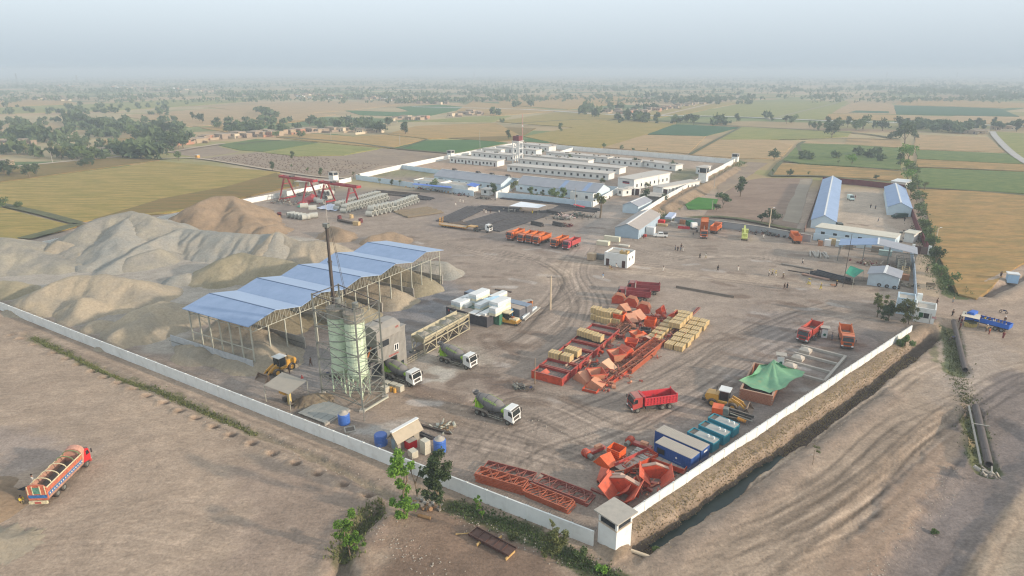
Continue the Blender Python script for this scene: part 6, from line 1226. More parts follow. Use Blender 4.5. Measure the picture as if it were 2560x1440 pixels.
for k in range(4):
 a,b_=ps[k],ps[(k+1)%4];ha=min(HT[k],HT[(k+1)%4])
 for i,z in enumerate(np.arange(1.0,ha-.1,3.1)):
  m_=MB();za=z+3.0 if z+3.0<ha else ha
  if k in(0,1):m_.beam(a+Vector((0,0,z)),b_+Vector((0,0,z)),.12)
  m_.beam(a+Vector((0,0,z)),b_+Vector((0,0,za)),.10)
  if i%2==0 or z<6:m_.beam(b_+Vector((0,0,z)),a+Vector((0,0,za)),.10)
  if len(m_.v)and not(k in(2,)and z>12):obj('brace',m_,STEEL,tw)
 obj('top_beam',MB().beam(a+Vector((0,0,HT[k]-.2)),b_+Vector((0,0,HT[(k+1)%4]-.2)),.14),DARK,tw)
for p in ps:obj('footing',MB().obb((p.x,p.y,.1),(1.0,1.0,.5)),CONC,tw)
obj('base_beam',MB().beam(ps[1]+Vector((.3,-.4,.25)),ps[2]+Vector((.6,-.4,.25)),.3),STEELP,tw)
q=G(852,946);K_=hat((852,946),560)[1]/31.8;cr_=thing('mobile_crane','dark telescopic crane boom rising behind the silos','crane',q,rad(150),None,K_)
zt=0;segs=[(0,9.5,.42),(9.5,17.5,.36),(17.5,24.5,.31),(24.5,31.0,.26)]
for k,(a,b_,r_w)in enumerate(segs):obj('boom_section',MB().beam((-.002*a,0,a+.3),(-.002*b_,0,b_+.3),r_w*1.5),mat('boom_dark',(62,54,50),.6,.15,.6,.2),cr_);obj('boom_collar',MB().box(-.002*b_-r_w,-.002*b_+r_w,-r_w,r_w,b_-.15,b_+.15),DARK,cr_)
obj('boom_head',MB().box(-.6,.6,-.35,.35,31.2,31.9).beam((-.2,0,31.8),(-1.0,0,32.1),.12),STEEL,cr_)
for k in(-.25,.05):obj('hoist_rope',MB().beam((-.9,k,31.4),(-3.4,k+.3,19.5),.05),DARK,cr_)
obj('hook_block',MB().box(-3.6,-3.2,0,.3,18.6,19.6),DARK,cr_);obj('base',MB().box(-2,2,-1.2,1.2,0,.9),DARK,cr_)
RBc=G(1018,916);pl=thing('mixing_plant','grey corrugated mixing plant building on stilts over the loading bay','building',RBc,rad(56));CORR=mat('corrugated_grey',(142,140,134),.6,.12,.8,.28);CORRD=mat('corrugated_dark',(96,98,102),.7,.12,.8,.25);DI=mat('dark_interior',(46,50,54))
def corr(name,x0,x1,y0,y1,z0,z1,m,parent,faces='sfb'):
 o_=obj(name,MB().box(x0,x1,y0,y1,z0,z1),m,parent);b=MB()
 x=x0+.1
 while x<x1-.1:
  b.box(x,x+.12,y0-.04,y0-.001,z0+.03,z1-.03);b.box(x,x+.12,y1+.001,y1+.04,z0+.03,z1-.03);x+=.34
 y=y0+.1
 while y<y1-.1:
  b.box(x0-.04,x0-.001,y,y+.12,z0+.03,z1-.03);b.box(x1+.001,x1+.04,y,y+.12,z0+.03,z1-.03);y+=.34
 obj('corrugation',b,m,o_);return o_
corr('rear_leg_wall',-7.6,-5.0,2.2,4.2,0,3.6,CORRD,pl);corr('lower_wall',-2.6,0,0,4.2,0,3.6,CORR,pl);corr('middle_floor',-7.6,0,0,4.2,3.6,6.4,CORR,pl)
corr('upper_floor',-7.6,-.02,.02,4.2,6.4,8.9,CORR,pl)
tpf=obj('top_floor',MB().prism([(-.3,8.3),(4.4,8.3),(4.4,10.2),(3.0,10.8),(1.2,10.8),(-.3,10.2)],-7.9,-1.6,'x'),CORR,pl);
obj('roof_slab',MB().box(-1.58,.15,-.1,4.3,8.9,9.05),CORR,pl);obj('roof_seam',MB().box(-5.2,-5.0,.9,3.2,10.8,10.9),DARK,tpf)
obj('opening',MB().box(-7.2,-4.6,-.08,-.045,6.5,7.7),DI,pl);f=obj('window',MB().box(-3.3,-2.1,-.09,-.045,4.6,6.0),WHITE,pl);obj('pane',MB().box(-3.15,-2.8,-.12,-.092,4.75,5.85),GLASS,f);obj('pane',MB().box(-2.6,-2.25,-.12,-.092,4.75,5.85),GLASS,f)
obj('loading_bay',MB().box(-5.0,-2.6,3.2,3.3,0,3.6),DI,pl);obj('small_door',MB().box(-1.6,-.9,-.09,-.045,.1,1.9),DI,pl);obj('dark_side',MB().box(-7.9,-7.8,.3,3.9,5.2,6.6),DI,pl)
lettering(pl,'ZOOMLION',.5,mat('lettering_red',(186,60,50),.7),(-4.9,-.06,3.85))
lettering(pl,'HZS',.5,mat('lettering_red',(186,60,50),.7),(-3.0,-.36,9.4))
for a,b_ in(((-8.3,5.4,1.6),(-7.7,3.0,5.8)),((-8.6,6.2,5.2),(-7.7,3.6,8.2)),((-9.6,3.2,1.0),(-7.8,1.4,6.6))):obj('screw_feeder',MB().cyl(a,b_,.16,n=10),mat('feeder_orange',(196,120,72),.6),pl)
corr('annex_box',-9.9,-8.1,1.6,3.4,0,2.2,STEEL,pl)
HA,HB=G(1062.5,888.7),G(1173.5,824.5);L=(HB-HA).length;hp=thing('aggregate_hopper','long cream steel hopper with four gravel filled bins on a truss frame','hopper',HA,ang(HA,HB));CR=mat('cream_steel',(176,168,142),.7,.12,.8,.2)
W2=3.4
for k in range(4):
 x0,x1=L*k/4+.05,L*(k+1)/4-.05;b=MB();zt,zb=3.7,2.2
 for s_ in(0,1):
  y,yi=(0,.9)if s_==0 else(W2,W2-.9);b.hexa([(x0,y,zt),(x1,y,zt),(x1,y+(.08 if s_==0 else-.08),zt),(x0,y+(.08 if s_==0 else-.08),zt)],[(x0+.4,yi,zb),(x1-.4,yi,zb),(x1-.4,yi+.08,zb),(x0+.4,yi+.08,zb)])
 for x,xi in((x0,x0+.8),(x1,x1-.8)):b.hexa([(x,0,zt),(x,W2,zt),(x+.06,W2,zt),(x+.06,0,zt)],[(xi,.9,zb),(xi,W2-.9,zb),(xi+.06,W2-.9,zb),(xi+.06,.9,zb)])
 b.box(x0,x1,-.1,.0,zt-.1,zt+.35);b.box(x0,x1,W2,W2+.1,zt-.1,zt+.35);b.prism([(0,zt),(W2/2,zt+.75 if k in(0,3)else zt+.2),(W2,zt)],x0-.04,x0+.04,'x')
 bn=obj('bin',b,CR,hp);g_=MB();n=12;cx,cy=(x0+x1)/2,W2/2;ring=[(cx+(x1-x0)*.47*math.cos(2*PI*i/n),cy+W2*.46*math.sin(2*PI*i/n),3.4)for i in range(n)];g_.add(ring+[(cx+.2,cy,4.4-.3*(k%2)),(cx,cy,2.6)],[(i,(i+1)%n,n)for i in range(n)]+[((i+1)%n,i,n+1)for i in range(n)])
 obj('gravel_fill',g_,GRVG if k!=3 else GRVT,bn)
for s_ in(.1,W2-.1):
 b=MB();b.beam((0,s_,.25),(L,s_,.25),.18);b.beam((0,s_,2.3),(L,s_,2.3),.2);b.beam((0,s_,3.2),(L,s_,3.2),.12)
 obj('long_beam',b,CR,hp)
 for k in range(5):x=L*k/4;obj('frame_post',MB().beam((x,s_,0),(x,s_,3.6),.18),CR,hp)
 for k in range(4):x0,x1=L*k/4,L*(k+1)/4;obj('diagonal',MB().beam((x0,s_,.3),((x0+x1)/2,s_,2.2),.12).beam((x1,s_,.3),((x0+x1)/2,s_,2.2),.12),CR,hp)
for k in range(16):x=.5+(L-1)*k/15;obj('belt_roller',MB().cyl((x,.6,.9),(x,W2-.6,.9),.12,n=8),DARK,hp)
obj('belt',MB().box(-.6,L,.8,W2-.8,1.02,1.08),BLACK,hp);b=MB()
for k in range(9):x=L*k/8;b.beam((x,-.25,3.6),(x,-.25,4.5),.05)
b.beam((0,-.25,4.5),(L,-.25,4.5),.05);b.beam((0,-.25,4.1),(L,-.25,4.1),.04);obj('handrail',b,CR,hp)
b=MB();b.box(-7.0,-.3,1.0,1.9,.6,.9);obj('feed_conveyor',b,DARK,hp);b=MB();b.beam((-7.2,.2,1.3),(0,.2,1.3),.06);b.beam((-7.2,.2,.8),(0,.2,.8),.06);b.beam((-7.2,.2,.3),(0,.2,.3),.06)
for k in range(10):b.beam((-7.2+.8*k,.2,0),(-7.2+.8*k,.2,1.35),.05)
obj('fence',b,CR,hp);obj('motor',MB().cyl((-1.6,2.6,.8),(-.8,2.6,.8),.35),STEEL,hp)
def container(label,corner,rz,L=12.2,W=2.44,H=2.6,m=NAVY,roof=None,group='shipping containers',z=0,name='container',cat='container',ribs=True,world=False):
 """corner = ground point of the corner at the near right; the box extends towards -x and +y in its own frame"""
 q=Vector((*corner,z))if world else G(*corner);t=thing(name,label,cat,(q.x,q.y,z),rz,group)
 bd=obj('body',MB().box(-L,0,0,W,0 if z else-.02,H-.06),m,t)
 if ribs:
  b=MB();n=int(L/.4)
  for i in range(n):x=-L+.2+(L-.4)*i/n;b.box(x,x+.16,-.04,-.002,.18,H-.25);b.box(x,x+.16,W+.002,W+.04,.18,H-.25)
  for i in range(6):y=.2+(W-.4)*i/6;b.box(.002,.04,y,y+.16,.18,H-.25)
  obj('side_ribs',b,m,bd);b=MB()
  for x in(-L,-.1):b.box(x-.01,x+.11,-.05,.06,0,H);b.box(x-.01,x+.11,W-.06,W+.05,0,H)
  obj('corner_posts',b,m,t)
 r=MB();r.box(-L,0,0,W,H-.055,H);n=int(L/.3)
 for i in range(n):x=-L+.1+(L-.2)*i/n;r.box(x,x+.15,.08,W-.08,H+.001,H+.035)
 obj('roof',r,roof or mat('dusty_roof',(160,150,140),.8,.15,1.0,.5),t);return t
cg='shipping containers of the stack'
c0=G(1217.4,793,2.6);U3,V3=Vector((math.cos(rad(-35)),math.sin(rad(-35)),0)),Vector((math.cos(rad(55)),math.sin(rad(55)),0));c0.z=0
def cpos(u,v):q=c0+U3*u+V3*v;return(q.x,q.y)
ct=container('long navy container with white lettering at the front of the stack',cpos(0,0),rad(-35),world=True,group=cg)
lettering(ct,'sinoco',1.0,WHITE,(-11.0,-.07,1.45))
obj('emblem',MB().box(-11.6,-11.2,-.07,-.045,1.6,2.1),RED,ct)
container('green container with its end in the sun behind the navy one',cpos(1.5,2.8),rad(-35),world=True,m=GREENP,group=cg,roof=mat('green_roof',(88,122,112),.7,.15,1,.25))
container('short sky blue container squeezed between green and grey ones',cpos(1.6,5.5),rad(-35),6.1,world=True,m=mat('sky_blue',(60,140,190),.6),group=cg)
container('left one of two grey containers at the right of the stack',cpos(3.4,8.3),rad(-35),9,world=True,m=mat('grey_container',(96,98,104),.7,.1,1,.2),group=cg);container('right one of two grey containers at the right of the stack',cpos(3.6,11.0),rad(-35),9,world=True,m=mat('grey_container2',(108,108,112),.7,.1,1,.2),group=cg,roof=mat('blue_grey_roof',(130,142,156),.7,.1))
container('dusty grey container in the middle of the stack under white boxes',cpos(-5.5,8.0),rad(-35),8,world=True,m=mat('grey_container',(96,98,104)),group=cg,roof=mat('blue_grey_roof',(130,142,156)));container('dusty grey container at the far side of the stack',cpos(-6.5,10.9),rad(-35),9,world=True,m=mat('grey_container2',(108,108,112)),group=cg,roof=mat('blue_grey_roof',(130,142,156)))
bx='white panel boxes on the container stack'
BX=[((1206,755),2.6,4.2,1.6,1.5,'white box in the middle standing on the green container'),((1243,764),2.6,4.2,1.9,1.9,'large white box over the green container end at the right'),((1172,754),2.6,4.4,1.5,.9,'low white box left of the middle one'),((1145,748),2.6,3.6,1.5,1.5,'white box at the left corner of the stack'),((1158,750),2.6,4.0,1.4,1.7,'white box with loose panels on it near the left corner'),((1178,736),2.6,5.2,2.2,1.7,'wide white box behind the left corner'),((1198,728),2.6,5.4,2.3,2.8,'tallest cream sided box at the back left'),((1245,733),2.6,5.4,1.6,1.3,'bright white box at the back of the stack'),((1250,748),2.6,5.0,2.6,2.8,'tall cream box at the back right'),((1220,776),2.6,4.5,1.8,.5,'low white slab near the right front'),((1203,783),2.6,3.2,1.2,.15,'thin white sheet on the navy container'),((1190,777),2.6,3.8,1.6,.2,'wide white sheet across the containers')]
for(p,z,L_b,W_b,H_b,lb)in BX:
 q=G(p[0],p[1],z+H_b);t=thing('panel_box',lb,'box',(q.x,q.y,z),rad(55+R.uniform(-3,3)),bx);n=max(1,int(H_b/.5))
 for i in range(n):obj('panel',MB().box(-L_b/2+R.uniform(0,.08),L_b/2,-W_b/2,W_b/2-R.uniform(0,.06),H_b*i/n,H_b*(i+1)/n-.03),WHITE if i==n-1 else PANELG if i%2 else mat('cream_panel',(212,206,180),.7,.08,1,.1),t)
for k,(p,z,a,lb)in enumerate((((1232,750),3.6,20,'tilted pale blue sheet lying across the boxes'),)):
 q=G(p[0],p[1],z);t=thing('metal_sheet',lb,'sheet',q,rad(a));obj('sheet',MB().add([(-2,-1.3,-.4),(2,-1.3,0),(2,1.3,.5),(-2,1.3,.1),(-2,-1.3,-.34),(2,-1.3,.06),(2,1.3,.56),(-2,1.3,.16)],[(3,2,1,0),(4,5,6,7),(0,1,5,4),(1,2,6,5),(2,3,7,6),(3,0,4,7)]),mat('pale_sheet',(176,204,220),.5),t)
for k,(a,lb)in enumerate((((1728.4,1147.2),'nearer big blue container with a grey ribbed roof and white emblem'),((1754,1127),'farther big blue container with a white name plate on its end'))):
 q=G(*a,2.6);t=container(lb,(q.x,q.y),rad(-45),8.0 if k else 6.2,2.44,world=True,m=BLUE,group='blue office containers by the sunlit wall',roof=mat('cream_roof',(176,168,156),.7,.06,1,.25))
 if k==0:
  L=6.2;w_=obj('window',MB().box(-L+.5,-L+1.9,-.09,-.045,1.1,2.1),mat('window_frame_blue',(16,54,110)),t);obj('pane',MB().box(-L+.6,-L+1.8,-.12,-.092,1.2,2.0),GLASS,w_)
  obj('emblem',MB().cyl((-2.4,-.06,1.65),(-2.4,-.045,1.65),.17,n=12),WHITE,t);b=MB();[b.box(-2.9+.17*i,-2.8+.17*i,-.06,-.045,.95,1.05)for i in range(8)];obj('lettering_row',b,mat('faint_blue',(120,150,196)),t)
 else:obj('name_plate',MB().box(.045,.07,.7,1.7,1.9,2.2),WHITE,t)
for k,a in enumerate(((1783,1110),(1811,1091),(1834,1071.5))):
 q=G(*a,1.8);t=thing('teal_tank',['nearest','middle','farthest'][k]+' teal steel tank of three beside the sunlit wall','tank',(q.x,q.y,0),rad(-47),'teal tanks by the sunlit wall');L,W=4.6,2.0
 obj('body',MB().box(-L,0,0,W,.1,1.7),TEAL,t);obj('lid',MB().box(-L+1.1,-.1,.12,W-.12,1.7,1.86),mat('grey_lid',(160,164,160),.7,.08,1,.2),t);obj('rim',MB().box(-L,0,-.03,.1,1.6,1.9).box(-L,0,W-.1,W+.03,1.6,1.9).box(-L-.03,-L+.07,.1,W-.1,1.6,1.9),TEAL,t);obj('well',MB().box(-L+.1,-L+1.05,.12,W-.12,1.69,1.72),DARK,t)
 for x in(-1.2,-.5):obj('vent',MB().cyl((x*1.3,W/2+.2,1.86),(x*1.3,W/2+.2,2.25),.16,n=10),WHITE,t)
 b=MB();[b.box(-L+.4+i*.55,-L+.46+i*.55,-.05,-.002,.15,1.6)for i in range(8)];obj('side_ribs',b,TEAL,t)
def gantry(label,A,B,zb,ya=0):
 a,b_=G(*A,zb),G(*B,zb);L=(b_-a).length;t=thing('gantry_crane',label,'gantry crane',(a.x,a.y,0),ang(a,b_),'red gantry cranes over the pipe yard');GR=mat('gantry_red',(158,26,38),.5,.15,.8,.15)
 for y in(-.9,.9):obj('girder',MB().box(0,L,y-.25,y+.25,zb-.9,zb),GR,t)
 obj('end_truck',MB().box(-.3,.5,-1.3,1.3,zb-.9,zb+.1),GR,t);obj('end_truck',MB().box(L-.5,L+.3,-1.3,1.3,zb-.9,zb+.1),GR,t)
 for x in(L*.12,L*.80):
  for s_ in(-1,1):
   obj('leg',MB().beam((x,s_*1.0,zb-1.1),(x,s_*4.2,.6),.38),GR,t);obj('leg_lace',MB().beam((x+.8,s_*1.0,zb-1.1),(x+.3,s_*4.2,.6),.2),GR,t)
  obj('sill_beam',MB().box(x-.3,x+.3,-4.6,4.6,.2,.75),GR,t);obj('tie_beam',MB().box(x-.2,x+.2,-1.9,1.9,zb-3.6,zb-3.3),GR,t)
 obj('trolley',MB().box(L*.3,L*.3+1.4,-1.1,1.1,zb+.002,zb+.6),DARK,t);obj('hook',MB().cyl((L*.35,0,zb-3),(L*.35,0,zb),.08).box(L*.35-.3,L*.35+.3,-.3,.3,zb-3.4,zb-3),BLACK,t)
gantry('left red gantry crane over the pipe yard',(703,438),(787,450),10.5);gantry('right red gantry crane over the pipe yard',(803,452),(896,465),9.5)
PM={}
def cpipe(label,q,rz,r=.75,L=2.4,z=None,group='concrete pipes'):
 key=(r,L)
 if key not in PM:PM[key]=mesh('concrete_pipe',MB().pipe((-L/2,0,0),(L/2,0,0),r,r*.76,16),PIPEC)
 return tag(obj('concrete_pipe',PM[key],None,loc=(q[0],q[1],r if z is None else z),rz=rz),label,'pipe',group)
def piperow(A,B,n,axis,r,L,where,group,layers=2,rows=1,skip=()):
 """a row of pipes lying side by side from A to B (photo points); upper layers nest between the lower ones"""
 a,b=G(*A),G(*B);d=(b-a)/max(1,n-1);step=d.length
 for l in range(layers):
  for i in range(n-l):
   if(l,i)in skip:continue
   p=a+d*(i+l*.5);cpipe('%s concrete pipe %s, %s layer'%(ORD[i],where,['lower','upper'][l]),p,axis,r,L,r+l*r*1.72,group)
g_='concrete pipes of the stacks'
AX=rad(-14)
piperow((860,532),(965,501),15,AX,.95,2.6,'in the long front row beside the gantry',g_)
piperow((843,525),(948,495),14,AX,.95,2.6,'in the second row beside the gantry',g_)
piperow((925,541),(980,528),6,AX,1.15,2.8,'of the thick pipes at the near corner',g_)
piperow((985,526),(1040,506),9,AX,1.0,2.6,'in the row beside the timber field',g_)
piperow((972,520),(1028,501),8,AX,1.0,2.6,'in the back row beside the timber field',g_,1)
piperow((728,543),(765,549),5,rad(30),1.15,3.2,'in the loose group left of the yard',g_,1)
for k,(p,z,lb)in enumerate((((762,533),3.2,'single concrete pipe resting on top of the loose group'),((785,545),1.15,'pale concrete pipe at the right of the loose group'),((783,538),3.1,'upper pale concrete pipe at the right of the loose group'),((795,506),1.1,'concrete pipe under the right gantry crane, left one'),((803,510),1.1,'concrete pipe under the right gantry crane, right one'))):
 cpipe(lb,G(*p),rad(20)if k<3 else AX,1.1,3.2,z,g_)
for k in range(6):
 i,j=k%3,k//3;q=G(800,497);cpipe('dark pipe end %s in the %s layer below the right gantry girder'%(ORD[i],['lower','upper'][j]),(q.x+i*2.3+j*1.1,q.y-i*1.2),rad(60),1.15,3,1.15+j*2,g_)
q=G(711,495);cpipe('large white concrete ring lying by the back wall',q,rad(20),1.8,2.6,1.8,g_)
for k,(p,lb)in enumerate((((1590,1143),'left bundle of small grey cylinders'),((1606,1150),'right bundle of small grey cylinders'),((1600,1133),'stacked small grey cylinders behind the two bundles'))):
 q=G(*p);t=thing('cylinder_bundle',lb+' beside the big iron wheel','bundle',q,rad(-38),'bundles of small grey cylinders')
 for i in range(4):obj('cylinder',MB().pipe((i*.4-.8,-.3,.32),(i*.4-.44,-.3,.32),.31,.2,14),PIPEC,t);obj('cylinder',MB().pipe((i*.4-.8,.35,.32),(i*.4-.44,.35,.32),.31,.2,14),PIPEC,t)
 obj('rack',MB().beam((-.9,-.65,.05),(.9,-.65,.05),.06).beam((-.9,.7,.05),(.9,.7,.05),.06).beam((-.9,-.65,.7),(.9,-.65,.7),.05).beam((-.9,-.65,0),(-.9,-.65,.7),.06).beam((.9,-.65,0),(.9,-.65,.7),.06),DARK,t)
def bars(name,label,A,B,n,spread,m,dia=.12,h=.3,cat='steel bars',jit=.3,group=None,rz_j=.01):
 a,b=G(*A),G(*B);d=(b-a);L=d.length;t=thing(name,label,cat,a,ang(a,b),group);k=min(n,26)
 bm=mesh('bar',MB().box(0,1,-.5,.5,0,1),m);r=random.Random(n)
 for i in range(k):
  o=obj('bar',bm,None,t,loc=(r.uniform(-jit,jit),-spread/2+spread*(i+.5)/k,r.choice([0,.0,h*.5])),rz=r.uniform(-rz_j,rz_j));o.scale=(L*r.uniform(.9,1.0),spread/k*.75,h*r.uniform(.5,1)+.1)
 return t
BG='bundles of dark steel bars in the middle of the yard'
for(A,B,n,sp_,m,lb)in(((1115,556),(1200,516),40,9,REBARB,'dark steel bars just above the yellow low loader'),((1128,562),(1160,557),12,6,REBAR,'short rusty bars beside the low loader cab'),((1170,566),(1300,528),40,10,REBARB,'dark steel bars in the middle behind the orange trucks'),((1225,576),(1370,530),36,9,REBARB,'dark steel bars nearest the orange trucks'),((1195,520),(1300,526),30,10,REBARB,'dark steel bars left of the white canopy'),((1300,545),(1420,522),30,8,REBARB,'dark steel bars below the white canopy'),((1260,494),(1440,512),34,8,REBARB,'long dark steel bars along the shed wall'),((1395,517),(1500,528),26,8,REBARB,'black steel bars under the red sheet by the wall end'),((1060,470),(1140,480),16,6,REBAR,'rusty bars left of the workshop awning'),((930,480),(1040,490),20,8,REBAR,'rusty bars behind the pipe stacks'),((1010,488),(1080,500),18,6,REBARB,'dark bars behind the timber field')):
 bars('steel_bars',lb,A,B,n,sp_,m,group=BG)
bars('timber_planks','wide field of grey timber planks right of the pipe stacks',(1000,538),(1095,525),40,14,mat('old_timber',(120,108,88),.95,.2,1.5,.2),h=.4,cat='planks')
bars('steel_pipes','dark pipe stack under the green tarp by the lane',(2035,682),(2120,705),24,4.5,REBARB,h=.6,cat='pipes');bars('steel_pipes','rusty pipe stack before the green tarp poles',(2080,700),(2135,712),14,1.6,REBAR,h=.5,cat='pipes')
bars('steel_beam','long thin beam left of the dark pipe stack',(1968,676),(2024,685),2,.5,REBAR,h=.25,cat='beam');bars('steel_beam','pale long beams above the dark pipe stack',(1955,661),(2035,675),3,.9,mat('pale_beam',(150,140,128)),h=.25,cat='beam');bars('steel_beam','pair of reddish planks lower left of the pipe stack',(2006,687),(2075,702),3,1.0,mat('reddish_plank',(170,136,118)),h=.3,cat='planks')
bars('concrete_beams','short stack of grey concrete beams near the single orange truck',(2045,632),(2050,646),9,5.4,CONC,h=.5,cat='beams',rz_j=.12)
bars('long_pipes','bundle of white long pipes right of the tyre roller',(1302,800),(1338,772),5,1.2,mat('white_pipe',(196,204,208),.6),h=.5,cat='pipes');bars('long_pipes','bundle of grey long pipes beside the tyre roller',(1285,792),(1312,768),5,1.4,mat('grey_pipe',(140,142,146),.6),h=.6,cat='pipes');bars('long_pipes','dusty concrete strip right of the white long pipes',(1310,802),(1348,770),3,.9,CONC,h=.25,cat='pipes')
bars('steel_pipes','pair of dark pipes lying beyond the container stack',(1236,724),(1280,731),2,.7,REBAR,h=.3,cat='pipes');bars('steel_pipes','bundle of long dark pipes behind the small hut',(1030,1077),(1085,1100),7,.9,REBARB,h=.35,cat='pipes');bars('steel_pipes','pair of long brownish pipes reaching right from the small hut',(1045,1063),(1130,1088),3,.4,REBAR,h=.25,cat='pipes')
t=bars('concrete_beams','stack of pale narrow girders inside the orange steel parts',(1412,930),(1475,898),8,1.8,mat('pinkish_beam',(184,152,132),.8,.12,1.5,.3),h=.9,cat='beams')
bars('concrete_beams','long low wall of dark formwork on the bare ground right of the maroon trucks',(1690,719),(1845,746),2,.5,mat('formwork',(128,118,106),.9,.15),h=.9,cat='formwork',jit=.05)
for k,(A,B,lb)in enumerate((((1368,533),(1403,539),'dark curved steel tray below the white canopy'),((1330,561),(1358,567),'dark steel tray behind the orange trucks'),((1384,562),(1410,568),'dark steel tray behind the red truck'))):bars('steel_tray',lb,A,B,4,1.4,DARK,h=1.0,cat='steel tray',group='dark steel trays')
LR_=mat('lattice_red',(140,48,38),.65,.15,1.2,.35);DPL_=mat('dusty_orange',(200,136,104),.8,.12,1,.2)
def clutter(label,p,n,w_,d_,h,mats,seed,name='scrap_pile',cat='scrap',group=None):
 q=G(*p);t=thing(name,label,cat,q,AU,group);r=random.Random(seed);by={}
 for i in range(n):
  m=r.choice(mats);b=by.setdefault(m.name,(MB(),m))[0];x,y=r.gauss(0,w_/3.2),r.gauss(0,d_/3.2);k=max(.15,1-(abs(x)/w_+abs(y)/d_));z=r.uniform(0,h*k)
  if r.random()<.55:a,e=r.uniform(0,6.28),r.uniform(-.5,.8);l=r.uniform(.6,1.9);v=Vector((math.cos(a)*math.cos(e),math.sin(a)*math.cos(e),math.sin(e)))*l;b.beam((x,y,z),Vector((x,y,z))+v,r.uniform(.08,.2))
  elif r.random()<.5:b.obb((x,y,z*.6+.2),(r.uniform(.3,1.1),r.uniform(.3,.9),r.uniform(.2,.7)),r.uniform(0,3),0,r.uniform(-.3,.3))
  else:b.cyl((x,y,z*.5+.1),(x+r.uniform(-.8,.8),y+r.uniform(-.6,.6),z*.5+r.uniform(.1,.5)),r.uniform(.12,.3),n=8)
 for b,m in by.values():obj('scrap_piece',b,m,t)
 return t
clutter('tangle of grey machine parts at the foot of the left gantry',(710,508),90,12,7,3.2,[STEEL,STEELP,DARK,CONCD,mat('rusty',(120,74,52))],1)
clutter('dark machinery heap behind the left gantry crane',(762,487),50,6,5,3,[DARK,REBAR,STEEL],2);clutter('dark loader like wreck by the back wall near the small tower',(802,468),40,6,4,3.5,[DARK,REBAR],3)
OM=[ORANGED,LR_,REDS,mat('lattice_brown',(134,78,52),.7,.2,1.5,.3),DPL_]
for k_,(p_,w_,d_)in enumerate((((1470,915),7,4),((1510,880),9,4),((1555,850),9,5),((1590,822),9,5),((1540,940),8,3),((1500,962),6,3),((1600,885),8,3),((1640,832),8,4),((1660,800),6,3),((1560,800),6,4),((1580,1175),6,4),((1600,1225),6,3))):clutter('jumble of small orange steel pieces %s'%['beside the narrow girders','in the left middle of the pile','in the very middle of the pile','behind the black steel box','before the iron wheel','at the front tip of the pile','under the long lit girder','beside the inner crates','at the top right of the pile','below the elevator heads','between the conveyor troughs','beside the large chutes'][k_],p_,46,w_,d_,1.5,OM,30+k_,'steel_offcuts','steel offcuts','jumbles of orange steel pieces')
clutter('heap of dark scrap and clamps between bars and road',(1400,548),60,8,4,1.6,[DARK,REBAR,STEEL],4);clutter('large dark scrap heap beside the pink sacks',(1450,542),90,13,6,2.0,[DARK,mat('dark_green_scrap',(56,70,64)),REBAR,STEEL],5);clutter('small red and white scrap cluster behind the red truck',(1420,565),36,4,2,1.2,[mat('rusty',(120,74,52)),CONC,MAROON],6)
t=clutter('heap of pinkish white sacks in the yard',(1415,545),70,6,3.2,2.0,[mat('sack_pink',(206,178,172),.9,.1),mat('sack_white',(196,192,182))],7,'sack_heap','sacks')
clutter('row of machines and pumps under the long blue awning',(1085,477),120,22,3,1.6,[DARK,REBAR,YELLOW,MAROON,STEEL],8);clutter('parked motorbikes and carts by the shed gate',(1210,497),60,8,3,1.4,[DARK,BLACK,STEEL],9);clutter('scatter of pots and tools before the awning',(1150,487),50,10,4,.8,[DARK,REBAR,MAROON],10)
clutter('row of motorbikes along the red brown wall',(2282,590),90,5,16,1.2,[BLACK,DARK,STEEL],11,'motorbike_row','motorbikes');clutter('dark machine parts along the dusty wall behind the single orange truck',(1925,588),80,14,4,1.6,[DARK,BLACK,mat('rusty',(120,74,52)),STEEL],12);clutter('scrap metal beside the pale blue wall corner',(2068,602),60,7,3,1.3,[STEEL,CONC,DARK],13)
clutter('timber offcuts along the lane wall below the scaffolding',(2270,715),50,6,3,.6,[mat('old_timber',(120,108,88)),CONCD],14);clutter('planks and poles on the ground beside the blue canopy',(2180,662),50,12,3,.5,[mat('old_timber',(120,108,88)),CONC,MAROON],15)
clutter('twisted grey wire and formwork by the dark pole',(1300,968),26,3,1.6,.6,[STEEL,DARK],16);clutter('dirt coloured wire heap left of the hut pipes',(1112,1072),30,2.4,1.5,.5,[mat('wire_rust',(128,108,84)),STEELP],17);clutter('pile of stones and roots between the two leafy trees',(1060,1262),40,3,1.6,.4,[CONCD,mat('rust_stone',(150,116,84)),CONC],18,'stone_pile','stones');clutter('broken concrete lumps at the end of the lower culvert',(2478,1190),22,2,1.4,.5,[CONCD,CONC],19,'stone_pile','stones')
